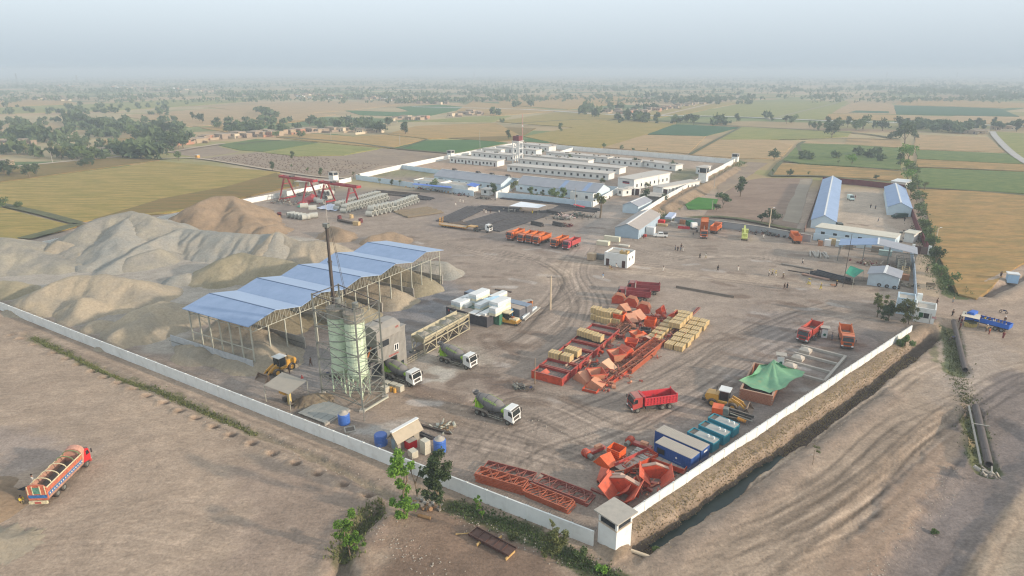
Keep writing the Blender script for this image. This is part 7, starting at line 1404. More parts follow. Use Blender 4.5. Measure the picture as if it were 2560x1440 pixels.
def sheet_roof(name,label,pts,z,m,sag=.5,posts=STEELP,cat='awning',n=8,th=.04,zs=None,seed=1,rag=.12):
 """pts: four corners of the cloth in the photo at height z (or zs per corner)"""
 zs=zs or[z]*4;C_=[G(p[0],p[1],zz)for p,zz in zip(pts,zs)];o=Vector((C_[0].x,C_[0].y,0));t=thing(name,label,cat,o);r=random.Random(seed);V=[];F=[]
 for j in range(n+1):
  for i in range(n+1):
   u,v=i/n,j/n;p=C_[0]*(1-u)*(1-v)+C_[1]*u*(1-v)+C_[2]*u*v+C_[3]*(1-u)*v;p=p-o
   e=16*u*(1-u)*v*(1-v);p.z+=-sag*e+r.uniform(-rag,rag)*(.3+e);V.append(p)
 F=[(j*(n+1)+i,j*(n+1)+i+1,(j+1)*(n+1)+i+1,(j+1)*(n+1)+i)for j in range(n)for i in range(n)]
 k=len(V);V2=V+[p-Vector((0,0,th))for p in V];F2=F+[tuple(reversed([q+k for q in f]))for f in F];b=MB();b.add(V2,F2);obj('sheet',b,m,t,True)
 if posts:
  for p in C_:q=p-o;obj('post',MB().cyl((q.x,q.y,0),(q.x,q.y,p.z),.06,n=6),posts,t)
 return t
sheet_roof('awning','bright white sheet canopy over the bar cutting place',[(1272,515),(1345,520),(1366,513),(1303,504)],3.0,mat('white_sheet',(226,228,230),.6,.04),.1,cat='canopy')
AWB=mat('blue_tarp',(76,118,196),.7,.15,.6,.1)
sheet_roof('awning','long low blue awning over the workshop benches',[(1030,461),(1130,470),(1128,466),(1036,458)],3.2,AWB,.2);sheet_roof('awning','square blue awning at the right end of the workshop wall',[(1165,462),(1188,468),(1201,461),(1180,456)],4.0,AWB,.2)
sheet_roof('awning','torn green tarp on poles beside the small pale house',[(2113,683),(2135,694),(2160,676),(2126,664)],3.0,mat('green_tarp',(44,130,104),.8,.15,.8),.5)
sheet_roof('awning','red cloth laid over the black bars',[(1433,512),(1460,519),(1463,516),(1436,510)],1.2,mat('red_cloth',(196,50,60),.8),.1,None,'cloth');sheet_roof('ground_sheet','red painted platform between the gantry legs',[(742,508),(765,513),(792,497),(772,490)],.25,mat('red_platform',(180,70,70),.8,.15),-.3,None,'platform');sheet_roof('ground_sheet','red sloping cover below the left gantry crane',[(768,497),(780,500),(790,488),(778,483)],1.8,mat('red_platform',(180,70,70)),-.8,None,'cover')
sheet_roof('ground_sheet','white plastic sheets spread before the gantry crane',[(790,520),(840,527),(858,516),(825,509)],.3,mat('white_plastic',(206,210,222),.5,.1),-.2,None,'plastic sheet',n=14,rag=.5);sheet_roof('ground_sheet','small green plastic sheet by the pipe yard',[(742,516),(750,518),(758,514),(748,513)],.3,mat('green_plastic',(70,150,120)),-.2,None,'plastic sheet')
t=sheet_roof('shelter','flat grey sheet roof on pale posts over a yellow pump',[(660,963),(722,986),(767,952),(705,930)],3.4,mat('grey_sheet_roof',(160,154,142),.8,.08,.8,.3),0,STEELP,'shelter',rag=.03,zs=[3.3,3.3,3.5,3.5])
q=G(725,1010);t=thing('concrete_pump','yellow upright pump with a hose beside the front wall','pump',q,rad(-33));obj('column',MB().beam((0,0,0),(0,0,2.6),.5),mat('pump_cream',(196,174,112),.7),t);obj('cover',MB().box(-.5,.5,-.4,.4,2.3,3.0),YELLOW,t);obj('tank',MB().box(-2.2,-.6,-.4,.4,1.7,2.2),YELLOW,t);obj('motor',MB().box(-1.6,-.8,-.3,.5,.2,1.0),DARK,t);obj('outlet',MB().beam((0,0,.6),(1.0,-.3,.2),.3),DARK,t)
b=MB();hp_=[(.5,0,.3),(1.8,.2,.15),(3,1.2,.2),(4.4,1.6,.25),(5.6,1.0,.2),(6.4,-.4,.15)]
for a,c_ in zip(hp_[:-1],hp_[1:]):b.cyl(a,c_,.07,n=6)
obj('hose',b,mat('hose_grey',(150,144,128),.7),t)
A,B=G(745,1037),G(812,1063);t=thing('pit_cover','grey sheet cover over a pit beside the front wall','cover',A,ang(A,B));L=(B-A).length;n=8
for i in range(n):obj('sheet',MB().box(L*i/n+.02,L*(i+1)/n-.02,0,5.6,.35,.42+.03*(i%2)),mat('cover_grey',(142,146,142),.8,.1,1,.2),t)
obj('edge_wall',MB().box(L,L+.3,-.2,5.6,0,.34),CONC,t);obj('channel',MB().box(-1.0,-.3,-.4,6.5,.02,.1),DARK,t)
def ring_tank(label,p,r,h,m,top=None,name='water_tank',cat='tank',group=None,scale_h=None):
 q=G(*p);t=thing(name,label,cat,q,0,group);b=MB();b.lathe((0,0,0),(0,0,h),[(0,0),(0,r),(.9,r),(1,r*.92),(1,0)],24);bd=obj('body',b,m,t)
 for z in np.arange(.2,h*.9,.28):obj('hoop',MB().lathe((0,0,z),(0,0,z+.08),[(0,r),(.3,r+.04),(.7,r+.04),(1,r)],24),m,bd)
 if top:obj('lid',MB().lathe((0,0,h),(0,0,h+.5),[(0,r*.9),(.5,r*.5),(1,r*.3),(1,0)],16),top,t)
 return t
TK='blue plastic tanks by the front wall'
LIDG=mat('dusty_lid',(166,158,146),.9,.1)
ring_tank('blue tank next to the pit cover with a dusty lid',(861,1058),.95,1.9,TANKBL,LIDG,group=TK);ring_tank('squat blue tank left of the small hut',(953,1110),1.0,1.8,TANKBL,None,group=TK);ring_tank('ribbed blue tank with pale lid right of the white crates',(1100,1128),.95,2.2,TANKBL,LIDG,group=TK)
h_=gable('small hut with dusty gable roof beside the blue tanks',(975,1117),(997,1122),4.6,2.2,1.0,ridge_along='y',r1=mat('hut_roof',(172,160,138),.8,.1,1,.3),wallm=mat('hut_wall',(150,144,130),.8,.1,1,.2),over=.5,bk=None,name='hut',cat='hut')
obj('door',MB().box(.2,1.0,-.05,-.01,.1,1.9),mat('hut_door',(130,146,156),.7),h_);h_.location=(G(978,1120).x,G(978,1120).y,0);h_.rotation_euler=(0,0,rad(-38))
obj('side_window',MB().box(2.0,2.06,2.4,3.0,.9,1.7),GLASS,h_)
def box_thing(name,label,p,rz,sx,sy,sz,m,top=None,cat='box',group=None,z=0,frame=None):
 q=G(*p);t=thing(name,label,cat,(q.x,q.y,z),rad(rz),group);obj('body',MB().box(-sx/2,sx/2,-sy/2,sy/2,.03,sz),m,t)
 obj('lid',MB().box(-sx/2-.03,sx/2+.03,-sy/2-.03,sy/2+.03,sz+.002,sz+.07),top or m,t)
 if frame:
  b=MB();n=5
  for i in range(n+1):x=-sx/2+sx*i/n;b.box(x-.03,x+.03,-sy/2-.04,-sy/2-.002,.05,sz);b.box(x-.03,x+.03,sy/2+.002,sy/2+.04,.05,sz)
  for i in range(n+1):y=-sy/2+sy*i/n;b.box(sx/2+.002,sx/2+.04,y-.03,y+.03,.05,sz);b.box(-sx/2-.04,-sx/2-.002,y-.03,y+.03,.05,sz)
  obj('cage',b,frame,t)
 return t
box_thing('generator_box','bright red generator box beside the small hut',(1026,1118),-45,1.6,1.5,1.4,mat('generator_red',(196,20,34),.5,.1),mat('dusty_top',(180,164,146),.8),'generator')
IB=mat('tote_white',(196,190,172),.7,.1,2,.15);IG='white caged tote tanks'
for p,z,lb,rz in(((1064,1132),0,'lower caged white tote of the stacked pair',-45),((1064,1132),1.12,'upper caged white tote of the stacked pair',-43),((1033,1142),0,'caged white tote behind the bright green tree',-48),((985,972),0,'left white tote behind the yellow drums',-33),((963,980),0,'white tote nearest the silo frame',-33),((1000,977),0,'white tote at the right of the yellow drums',-33),((968,968),0,'white tote at the back of the group by the silos',-33)):
 box_thing('tote_tank',lb,p,rz,1.2,1.0,1.1,IB,None,'tote tank',IG,z,IB)
for p,lb in(((978,978),'left yellow drum before the white totes'),((987,981),'right yellow drum before the white totes')):
 q=G(*p);t=thing('drum',lb,'drum',q,0,'yellow drums');obj('shell',MB().lathe((0,0,0),(0,0,.9),[(0,0),(0,.3),(.33,.3),(.35,.32),(.37,.3),(.66,.3),(.68,.32),(.7,.3),(1,.3),(1,0)],14),YELLOW,t);obj('cap',MB().cyl((.1,0,.9),(.1,0,.94),.06,n=8),DARK,t)
q=G(875,1075);t=thing('open_pit','small open square pit with pale rim near the front wall','pit',q,rad(20));b=MB();b.box(-.9,.9,-.9,-.7,0,.2);b.box(-.9,.9,.7,.9,0,.2);b.box(-.9,-.7,-.7,.7,0,.2);b.box(.7,.9,-.7,.7,0,.2);obj('rim',b,CONC,t);obj('cover',MB().box(-.7,.7,-.7,.7,.01,.05),BLACK,t)  # black plate stands in for the dark inside of the open pit
q=G(584,918);tag(obj('concrete_slab',MB().obb((0,0,.15),(1.6,.8,.3),rad(20)),CONC,loc=q),'pale concrete slab lying before the plank wall','slab')
q=G(755,945);t=thing('traffic_cone','small red cone behind the shelter roof','cone',q);obj('cone',MB().cyl((0,0,.05),(0,0,.7),.22,.05,10),RED,t);obj('base',MB().box(-.28,.28,-.28,.28,0,.05),RED,t)
BP,BQ,BO=G(1332,922,1.5),G(1405,948,1.5),G(1550,822,1.5)
bl_o=Vector((BQ.x,BQ.y,0));aV=ang(BQ,BO);Lr=(BO-BQ).length;Wr=6.6;BR=mat('bin_red',(158,28,26),.6,.15,.8,.35)
t0=None
BS='open red steel bins in a long row'
nb_=8;stepb=Lr/nb_
for k in range(nb_):
 q=bl_o+Vector((math.cos(aV),math.sin(aV),0))*(k*stepb+.1);W=stepb-.35
 t=thing('steel_bin','open red steel bin, '+ORD[k]+' from the near end of the long row','steel bin',q,aV,BS)
 obj('side_plate',MB().box(0,.1,0,Wr,0,1.5),ORANGED if k==0 else BR,t);obj('side_plate',MB().box(W-.1,W,0,Wr,0,1.5),BR,t);obj('end_plate',MB().box(.1,W-.1,0,.1,0,1.5),BR,t);obj('end_plate',MB().box(.1,W-.1,Wr-.1,Wr,0,1.5),BR,t)
 obj('rim',MB().box(-.05,.2,-.08,Wr+.08,1.505,1.6).box(W-.2,W+.05,-.08,Wr+.08,1.505,1.6).box(.2,W-.2,-.08,.1,1.505,1.6),BR,t)
 obj('grating',MB().box(.12,W-.12,.12,Wr-.12,.95,1.0),mat('grate_dark',(96,84,84),.8,.2,2,.35),t)
 b=MB()
 for i in range(12):y=.3+(Wr-.6)*i/11;b.box(.12,W-.12,y-.03,y+.03,1.001,1.1)
 obj('grating_bar',b,mat('grate_dark',(96,84,84)),t)
CRM={}
def crate(label,p,z,rz,sx,sy,sz,group):
 key=(sx,sy,sz)
 if key not in CRM:
  bd=mesh('boards',MB().box(-sx/2,sx/2,-sy/2,sy/2,.05,sz),WOOD);b=MB()
  for x in np.linspace(-sx/2+.06,sx/2-.06,4):
   b.box(x-.05,x+.05,-sy/2-.03,-sy/2-.001,0,sz);b.box(x-.05,x+.05,sy/2+.001,sy/2+.03,0,sz);b.box(x-.05,x+.05,-sy/2,sy/2,sz+.001,sz+.03)
  for y in np.linspace(-sy/2+.06,sy/2-.06,3):b.box(sx/2+.001,sx/2+.03,y-.05,y+.05,0,sz);b.box(-sx/2-.03,-sx/2-.001,y-.05,y+.05,0,sz)
  CRM[key]=(bd,mesh('battens',b,mat('crate_batten',(218,190,132),.85,.1,2,.1)))
 q=G(p[0],p[1],z+sz);t=thing('wooden_crate',label,'crate',(q.x,q.y,z),rad(rz),group);obj('boards',CRM[key][0],None,t);obj('battens',CRM[key][1],None,t);return t
CRG='pale wooden crates among the orange steel'
for p,z,sz,lb in(((1388,879),1.55,(2.2,1.7,1.25),'crate at the left of the near pair on the red bins'),((1418,886),1.55,(2.0,1.7,1.25),'crate at the right of the near pair on the red bins'),((1427,869),1.55,(1.8,1.8,1.35),'left crate of the touching pair on the red bins'),((1439,873),1.55,(1.8,1.8,1.35),'right crate of the touching pair on the red bins'),((1457,824),1.55,(1.9,1.8,1.3),'first crate of the upper row on the red bins'),((1469,828),1.55,(1.9,1.8,1.3),'second crate of the upper row on the red bins'),((1483,832),1.55,(1.9,1.8,1.3),'third crate of the upper row on the red bins'),((1496,837),1.55,(1.9,1.8,1.3),'last crate of the upper row on the red bins')):
 crate(lb,p,z,-32,*sz,CRG)
for l in range(2):
 for k,p in enumerate(((1491,768),(1504,773),(1519,777),(1531,774),(1542,778))):
  crate('%s crate of the two high stack left of the orange steel, %s layer'%(ORD[k],['lower','upper'][l]),(p[0],p[1]+(17 if l==0 else 0)),l*1.3,-28,2.1,1.9,1.3,CRG)
for i in range(7):
 for j in range(2):
  a=G(1676,856,1.3);q=a+Vector((math.cos(rad(57)),math.sin(rad(57)),0))*i*2.75+Vector((math.cos(rad(-33)),math.sin(rad(-33)),0))*(j*2.1+.3*(i%2))
  px,py=P(q.x,q.y,1.3);crate('%s crate of the right crate rows, %s column'%(ORD[i]+' from the near end',['left','right'][j]),(px,py),0,-33+R.uniform(-6,6),1.8,2.1,1.15,CRG)
for i in range(8):
 a=G(1636,839,1.2);q=a+Vector((math.cos(rad(58)),math.sin(rad(58)),0))*i*2.5;px,py=P(q.x,q.y,1.2);crate('%s crate of the inner crate row'%(ORD[i]+' from the near end'),(px,py),0,-33+R.uniform(-6,6),2.6,1.7,1.1,CRG)
for i in range(4):
 a=G(1690,805,2.4);q=a+Vector((math.cos(rad(58)),math.sin(rad(58)),0))*i*2.4;px,py=P(q.x,q.y,2.45);crate('%s crate stacked on top of the inner row'%(ORD[i]),(px,py),1.22,-33,2.6,1.9,1.2,CRG)
def lattice(label,A,B,w_,h,lay,m,group='orange lattice girders',cross=False,z0=0,side=1):
 a,b_=G(*A),G(*B);L=(b_-a).length;t=thing('lattice_girder',label,'lattice girder',a,ang(a,b_),group);r=random.Random(int(A[0]));hl=h/lay
 for l in range(lay):
  z=z0+l*hl+.08;off=r.uniform(-.25,.25)if lay>1 else 0
  for y in(0,w_):obj('chord',MB().beam((off,y*side,z),(L+off,y*side,z),.13,hl*.75),m,t)
  b=MB();n=max(4,int(L/1.3))
  for i in range(n):x0,x1=L*i/n+off,L*(i+1)/n+off;b.beam((x0,0,z),(x1 if i%2 else x0,w_*side,z),.07);b.beam((x0,(w_ if i%2 else 0)*side,z),(x1,(0 if i%2 else w_)*side,z),.07)
  b.beam((L+off,0,z),(L+off,w_*side,z),.09);obj('lacing',b,m,t)
 return t
LO=mat('lattice_orange',(172,76,40),.6,.15,1.2,.3);LR=mat('lattice_red',(140,48,38),.65,.15,1.2,.35)
lattice('stack of orange lattice girders nearest the front wall at the left',(1188,1204),(1308,1238),1.9,1.5,6,LO);lattice('darker lattice girder stack behind the orange one',(1202,1180),(1325,1212),2.2,.8,3,LR);lattice('long flat red lattice stack in the middle right',(1335,1215),(1466,1266),2.3,.9,3,LR);lattice('lattice stack at the right end beside the front wall',(1310,1240),(1418,1284),2.1,.9,4,mat('lattice_orange',(172,76,40)))
GL=[((1428,918),(1548,818),2.2,.9,3,'brown lattice girder beside the red bins'),((1470,905),(1590,805),2.0,.9,3,'second brown lattice girder from the red bins'),((1514,958),(1655,858),2.6,.8,3,'long orange lattice girder in front with its lit side'),((1545,945),(1608,905),1.2,1.1,3,'orange lattice girder in the middle front'),((1578,935),(1640,885),2.0,1.1,4,'orange lattice girder right of the middle'),((1608,905),(1662,862),2.6,1.3,5,'ladder like orange lattice stack below the crates'),((1545,848),(1600,805),2.2,.8,3,'dark brown lattice deep in the orange steel')]
for A,B,w_,h,l,lb in GL:lattice(lb,A,B,w_,h,l,LO if l!=3 else mat('lattice_brown',(134,78,52),.7,.2,1.5,.3),'lattice girders among the orange steel')
lattice('pair of orange channel girders at the front of the orange steel',(1530,962),(1590,915),1.0,.8,2,ORANGED,'lattice girders among the orange steel');lattice('dark rusted girder along the near right crates',(1650,868),(1750,770),.5,.4,1,LR,'lattice girders among the orange steel')
def plates(t,name,pl,m,th=.07):
 for p in pl:obj(name,MB().plate(p,th),m,t)
def funnel(t,m,s=1.0,m2=None):
 T=[(-1,-1,1.5),(1,-1,1.5),(1,1,1.5),(-1,1,1.5)];B_=[(-.35,-.35,0),(.35,-.35,0),(.35,.35,0),(-.35,.35,0)]
 for i in range(4):j=(i+1)%4;obj('funnel_plate',MB().plate([tuple(s*c for c in B_[i]),tuple(s*c for c in B_[j]),tuple(s*c for c in T[j]),tuple(s*c for c in T[i])],.06),m if i%2 else(m2 or m),t)
 obj('rim',MB().beam(tuple(s*c for c in T[0]),tuple(s*c for c in T[1]),.1).beam(tuple(s*c for c in T[1]),tuple(s*c for c in T[2]),.1).beam(tuple(s*c for c in T[2]),tuple(s*c for c in T[3]),.1).beam(tuple(s*c for c in T[3]),tuple(s*c for c in T[0]),.1),m,t)
def openbox(t,m,sx,sy,sz,cleats=True):
 obj('box_plate',MB().box(-sx/2,sx/2,-sy/2,-sy/2+.07,0,sz),m,t);obj('box_plate',MB().box(-sx/2,sx/2,sy/2-.07,sy/2,0,sz),m,t);obj('box_plate',MB().box(-sx/2,-sx/2+.07,-sy/2+.07,sy/2-.07,0,sz),m,t);obj('box_plate',MB().box(sx/2-.07,sx/2,-sy/2+.07,sy/2-.07,0,sz),m,t)
 if cleats:b=MB();[b.box(-sx/2,sx/2,-sy/2-.1,-sy/2-.002,z,z+.1)for z in np.arange(.1,sz,.35)];obj('stiffener',b,m,t)
def elevator_head(t,m):
 pr=[(-1.3,0),(1.3,0),(1.5,1.0),(.9,1.9),(-.5,2.1),(-1.4,1.2)];obj('housing',MB().prism(pr,-.8,.8,'y'),m,t);b=MB()
 for y in(-.82,-.25,.2,.72):b.beam((-1.42,y+.05,1.25),(-.5,y+.05,2.2),.12);b.beam((-.5,y+.05,2.2),(.95,y+.05,2.0),.12);b.beam((.95,y+.05,2.0),(1.55,y+.05,1.0),.12)
 obj('lid_rib',b,mat('dusty_rib',(206,150,118),.8,.1),t);obj('foot',MB().box(-1.4,1.4,-.95,.95,-.02,.18),REDS,t)
def hood(t,m,m2=None):
 obj('hood_plate',MB().plate([(-1.6,-1,0),(-1.6,1,0),(-.3,1,1.6),(-.3,-1,1.6)],.06),m2 or m,t);obj('hood_plate',MB().plate([(-.3,-1,1.6),(-.3,1,1.6),(1.5,.7,.6),(1.5,-.7,.6)],.06),m,t);obj('hood_side',MB().plate([(-1.6,-1,0),(-.3,-1,1.6),(1.5,-.7,.6),(1.3,-.7,0)],.06),m,t);obj('hood_side',MB().plate([(-1.6,1,0),(1.3,.7,0),(1.5,.7,.6),(-.3,1,1.6)],.06),m,t)
def winged(t,m):
 for s_ in(-1,1):obj('wing_plate',MB().plate([(-.9,s_*.6,.0),(1.2,s_*.6,0),(1.9,s_*2.0,1.9),(-1.7,s_*1.9,1.7)],.07),m,t);obj('gusset',MB().plate([(1.2,s_*.6,0),(1.9,s_*2.0,1.9),(2.3,s_*.5,.9)],.07),m,t)
 obj('top_plate',MB().hexa([(-1.6,-1.7,1.15),(-.8,-1.7,1.35),(-.8,0,1.9),(-1.6,0,1.7)],[(-1.6,-1.7,1.22),(-.8,-1.7,1.42),(-.8,0,1.97),(-1.6,0,1.77)]),mat('dusty_plate',(190,158,138),.8,.1),t)
 obj('top_plate',MB().hexa([(-1.6,0,1.7),(-.8,0,1.9),(-.8,1.7,1.35),(-1.6,1.7,1.15)],[(-1.6,0,1.77),(-.8,0,1.97),(-.8,1.7,1.42),(-1.6,1.7,1.22)]),mat('dusty_plate',(190,158,138)),t);obj('back_plate',MB().plate([(-.8,-1.7,0),(-.8,1.7,0),(-.8,1.7,1.3),(-.8,0,1.85),(-.8,-1.7,1.3)],.07),m,t)
OG='orange steel plant parts in the yard';CG2='orange steel plant parts by the sunlit corner'
def part(kind,label,p,rz,m=ORANGED,group=OG,s=1.0,tilt=0,z=0,**k):
 q=G(*p);t=thing({'funnel':'steel_funnel','box':'steel_frame_box','head':'elevator_head','hood':'steel_hood','winged':'steel_chute'}[kind],label,{'funnel':'funnel','box':'steel box','head':'machine part','hood':'hood','winged':'chute'}[kind],(q.x,q.y,z),rad(rz),group,s)
 if tilt:t.rotation_euler=(rad(tilt),0,rad(rz))
 if kind=='funnel':funnel(t,m,1.0,k.get('m2'))
 elif kind=='box':openbox(t,m,*k.get('dim',(2.4,1.6,1.6)))
 elif kind=='head':elevator_head(t,m)
 elif kind=='hood':hood(t,m,k.get('m2'))
 else:winged(t,m)
 return t
DPL=mat('dusty_orange',(200,136,104),.8,.12,1,.2)
part('head','left of three orange elevator heads before the maroon trucks',(1546,757),-20,group=OG,s=1.15);part('head','middle of three orange elevator heads before the maroon trucks',(1577,765),-22,s=1.15);part('head','right of three orange elevator heads before the maroon trucks',(1608,780),-22,s=1.15)
part('box','orange louvred box beside the left crate stack',(1549,806),-30,ORANGE,dim=(2.4,2.6,2.4));part('box','orange louvred box in the middle of the pile',(1625,820),-25,ORANGE,dim=(2.4,2.2,2.4));part('hood','pale dusty arched hood near the top of the pile',(1560,778),-60,DPL,m2=DPL,s=1.2);part('hood','pink dusty hood with an orange inside in the pile',(1592,800),-50,DPL,m2=ORANGE,s=1.5);part('hood','large dusty hood left of the pink one',(1575,806),-70,DPL,m2=DPL,s=1.4)
part('funnel','orange funnel lying open towards the right at the top of the pile',(1641,785),60,tilt=70,s=1.2,z=.5);part('funnel','orange funnel with a dark mouth beside the right crates',(1671,798),60,tilt=75,s=1.3,z=.5)
part('box','low frame with two square openings in the pile',(1645,800),-28,REDS,dim=(4.2,1.8,.6));part('box','reddish platform box with a dusty top',(1632,812),-28,DPL,dim=(2.6,1.8,1.2));part('funnel','bright orange funnel cluster in the centre of the pile',(1590,850),25,ORANGE,m2=DPL,s=1.2);part('funnel','orange boxed funnel with dusty lid in the centre',(1578,872),-20,ORANGE,m2=ORANGED,s=1.3);part('hood','orange hood above the front girders',(1562,890),-140,ORANGED,m2=DPL,s=1.4);part('funnel','orange tapered hopper beside the long girder',(1540,905),20,ORANGED,m2=DPL,s=1.5)
part('hood','pale pointed plate hood beside the iron wheel in the pile',(1516,925),-40,mat('pale_plate',(214,168,134),.8,.08,1,.1),m2=mat('pale_plate',(214,168,134)),s=1.3);part('box','left half of the double open frame near the front of the pile',(1475,935),-28,REDS,dim=(2.0,1.3,1.0));part('box','right half of the double open frame near the front of the pile',(1506,944),-28,REDS,dim=(2.0,1.3,1.0));part('hood','dusty angular cover at the left front of the pile',(1460,953),-60,DPL,m2=DPL,s=1.3);part('funnel','orange split funnel at the front of the pile',(1490,955),10,ORANGED,m2=DPL,s=1.5);part('hood','reddish slanted cover at the front of the pile',(1487,968),-30,DPL,m2=ORANGED,s=1.2);part('box','orange tray with white blocks at the very front of the pile',(1478,975),-28,ORANGED,dim=(2.8,2.2,.5))
part('hood','tilted orange block with pale face before the red bins',(1362,945),-35,ORANGED,m2=mat('pale_plate',(214,168,134)),s=1.0);part('box','black steel box in the middle of the pile',(1612,838),-20,DARK,dim=(2.4,2.0,1.6));part('winged','orange chute with upright ear behind the centre',(1618,852),60,ORANGE,s=.8)
part('box','bright orange open box standing behind the funnel near the corner',(1540,1145),-40,ORANGE,CG2,dim=(2.2,2.0,1.9));part('hood','orange pointed plate hood left of the open box',(1515,1162),-55,ORANGE,CG2,m2=DPL,s=1.1);part('hood','orange wedge with pale top below the pointed hood',(1515,1200),-125,ORANGED,CG2,m2=DPL,s=1.05);part('winged','nearest large orange winged chute by the guard tower',(1553,1243),-118,ORANGED,CG2,s=1.3);part('winged','orange winged chute behind the nearest one',(1543,1225),-118,ORANGED,CG2,s=1.05);part('winged','orange winged chute beside the sunlit wall',(1638,1205),-100,ORANGED,CG2,s=1.2)
part('hood','small orange plate cover between the chutes',(1600,1210),-50,ORANGED,CG2,m2=DPL,s=.9)
for A,B,w_,lb in(((1560,1190),(1642,1150),1.9,'red and orange conveyor trough in front of the small cylinders'),((1628,1160),(1708,1190),1.9,'red and orange conveyor trough against the blue container')):
 a,b_=G(*A),G(*B);L=(b_-a).length;t=thing('conveyor_trough',lb,'conveyor',a,ang(a,b_),'red and orange conveyor troughs');obj('floor',MB().box(0,L,0,w_,.5,.58),mat('grey_belt',(168,154,142),.8,.08,1,.3),t);obj('side_plate',MB().box(0,L,-.12,-.002,.35,1.15),ORANGED,t);obj('side_plate',MB().box(0,L,w_+.002,w_+.12,.35,1.15),RED,t);obj('end_plate',MB().box(L,L+.1,-.12,w_+.12,.35,1.15),ORANGED,t)
 for x in(.4,L-.4):obj('foot',MB().box(x-.1,x+.1,.1,w_-.1,0,.5),DARK,t)
 for i in range(1,4):obj('cross_strip',MB().box(L*i/4-.04,L*i/4+.04,0,w_,.585,.62),STEEL,t)
for A,B,lb in(((1474,1222),(1570,1262),'long red rail frame on the ground below the chutes'),((1600,1232),(1690,1188),'thin red rail along the sunlit wall')):bars('steel_beam',lb,A,B,2,.5,LR,h=.25,cat='rail frame')
def winch(label,p,rz):
 q=G(*p);t=thing('gearbox_drive',label,'gearbox',q,rad(rz),'red gearboxes with grey motors');obj('gearbox',MB().lathe((-.2,-.6,.6),(-.2,.6,.6),[(0,0),(0,.55),(.2,.62),(.8,.62),(1,.55),(1,0)],14),ORANGED,t);obj('motor',MB().lathe((-.2,-1.5,.55),(-.2,-.6,.55),[(0,.1),(.05,.38),(1,.38)],12),STEEL,t);b=MB();[b.lathe((-.2,-.55+.22*i,.6),(-.2,-.49+.22*i,.6),[(0,.6),(.5,.68),(1,.6)],14)for i in range(5)];obj('cooling_fin',b,REDS,t);obj('frame_beam',MB().box(.4,3.4,-.4,.4,.2,.7),RED,t);obj('bearing',MB().obb((2.2,0,.95),(1.2,.6,.45)),mat('dusty_rib',(206,150,118)),t)
winch('gearbox with grey motor alone at the left of the corner group',(1468,1140),35);winch('longer red gearbox frame behind the small cylinders',(1578,1110),-35)
for p,m,lb in(((1625,1140),REDS,'big red iron wheel lying on a drum beside the blue container'),((1488,918),DARK,'black iron wheel lying in the orange steel pile')):
 q=G(*p);t=thing('iron_wheel',lb,'iron wheel',q,0,'iron wheels lying flat');obj('tyre',MB().lathe((0,0,.35),(0,0,.7),[(0,.95),(0,1.15),(1,1.15),(1,.95),(0,.95)],24),m,t);obj('drum',MB().cyl((0,0,0),(0,0,.34),.95,n=20),BLACK,t);obj('hub',MB().pipe((0,0,.4),(0,0,.75),.28,.14,14),m,t);obj('web',MB().lathe((0,0,.5),(0,0,.56),[(0,.28),(0,.95),(1,.95),(1,.28)],24),m,t)
 for k in range(6):a=k*PI/3;obj('spoke',MB().beam((.25*math.cos(a),.25*math.sin(a),.62),(.95*math.cos(a),.95*math.sin(a),.62),.12),m,t)
q=G(1560,1203);t=thing('tray','small dark tray of grey cylinders between the chutes','tray',q,rad(-35));obj('tray_frame',MB().box(-1,1,-.6,.6,.1,.25).box(-1,1,-.62,-.56,.1,.6).box(-1,1,.56,.62,.1,.6),DARK,t);[obj('cylinder',MB().cyl((-.8+.4*i,-.5,.42),(-.8+.4*i,.5,.42),.16,n=10),PIPEC,t)for i in range(5)]
for p,m,lb in(((1318,766),mat('orange_wood',(204,128,62),.7),'orange wooden frame under a grey board right of the containers'),):
 q=G(*p);t=thing('wooden_stand',lb,'stand',q,rad(30));obj('board',MB().box(-1.4,1.4,-.7,.7,1.5,1.6),CONC,t);[obj('leg',MB().box(x-.12,x+.12,-.5,.5,0,1.5),m,t)for x in(-1.2,-.4,.4,1.2)]
A,B,C_=G(1846,996),G(1922,1014),G(1996,955);t=thing('brick_tank','square brick tank with thick walls under the green net','brick tank',(A.x,A.y,0),ang(A,B));L=(B-A).length+.5;d_=(C_-B).length;u=0
h=2.0
for nm,x0,x1,y0,y1 in(('front_wall',0,L,0,.35),('rear_wall',0,L,d_-.35,d_),('side_wall',0,.35,.35,d_-.35),('side_wall',L-.35,L,.35,d_-.35)):
 wl_=obj('wall',MB().box(x0+.02,x1-.02,y0+.02,y1-.02,-.1,h),mat('mortar',(170,140,118),.95,.1,2,.2),t)
 b=MB();hz_=(x1-x0)>(y1-y0);Lw=max(x1-x0,y1-y0);n=int(Lw/.5);
 for r_i in range(8):
  z=.02+r_i*.25
  for i in range(n):
   s0=(i+.5*(r_i%2))*.5;s1=min(s0+.46,Lw)
   if s0>=Lw-.05:continue
   if hz_:b.box(x0+s0,x0+s1,y0,y1,z,z+.22)
   else:b.box(x0,x1,y0+s0,y0+s1,z,z+.22)
 tag(obj('brickwork',b,BRICK,wl_),kind='stuff')
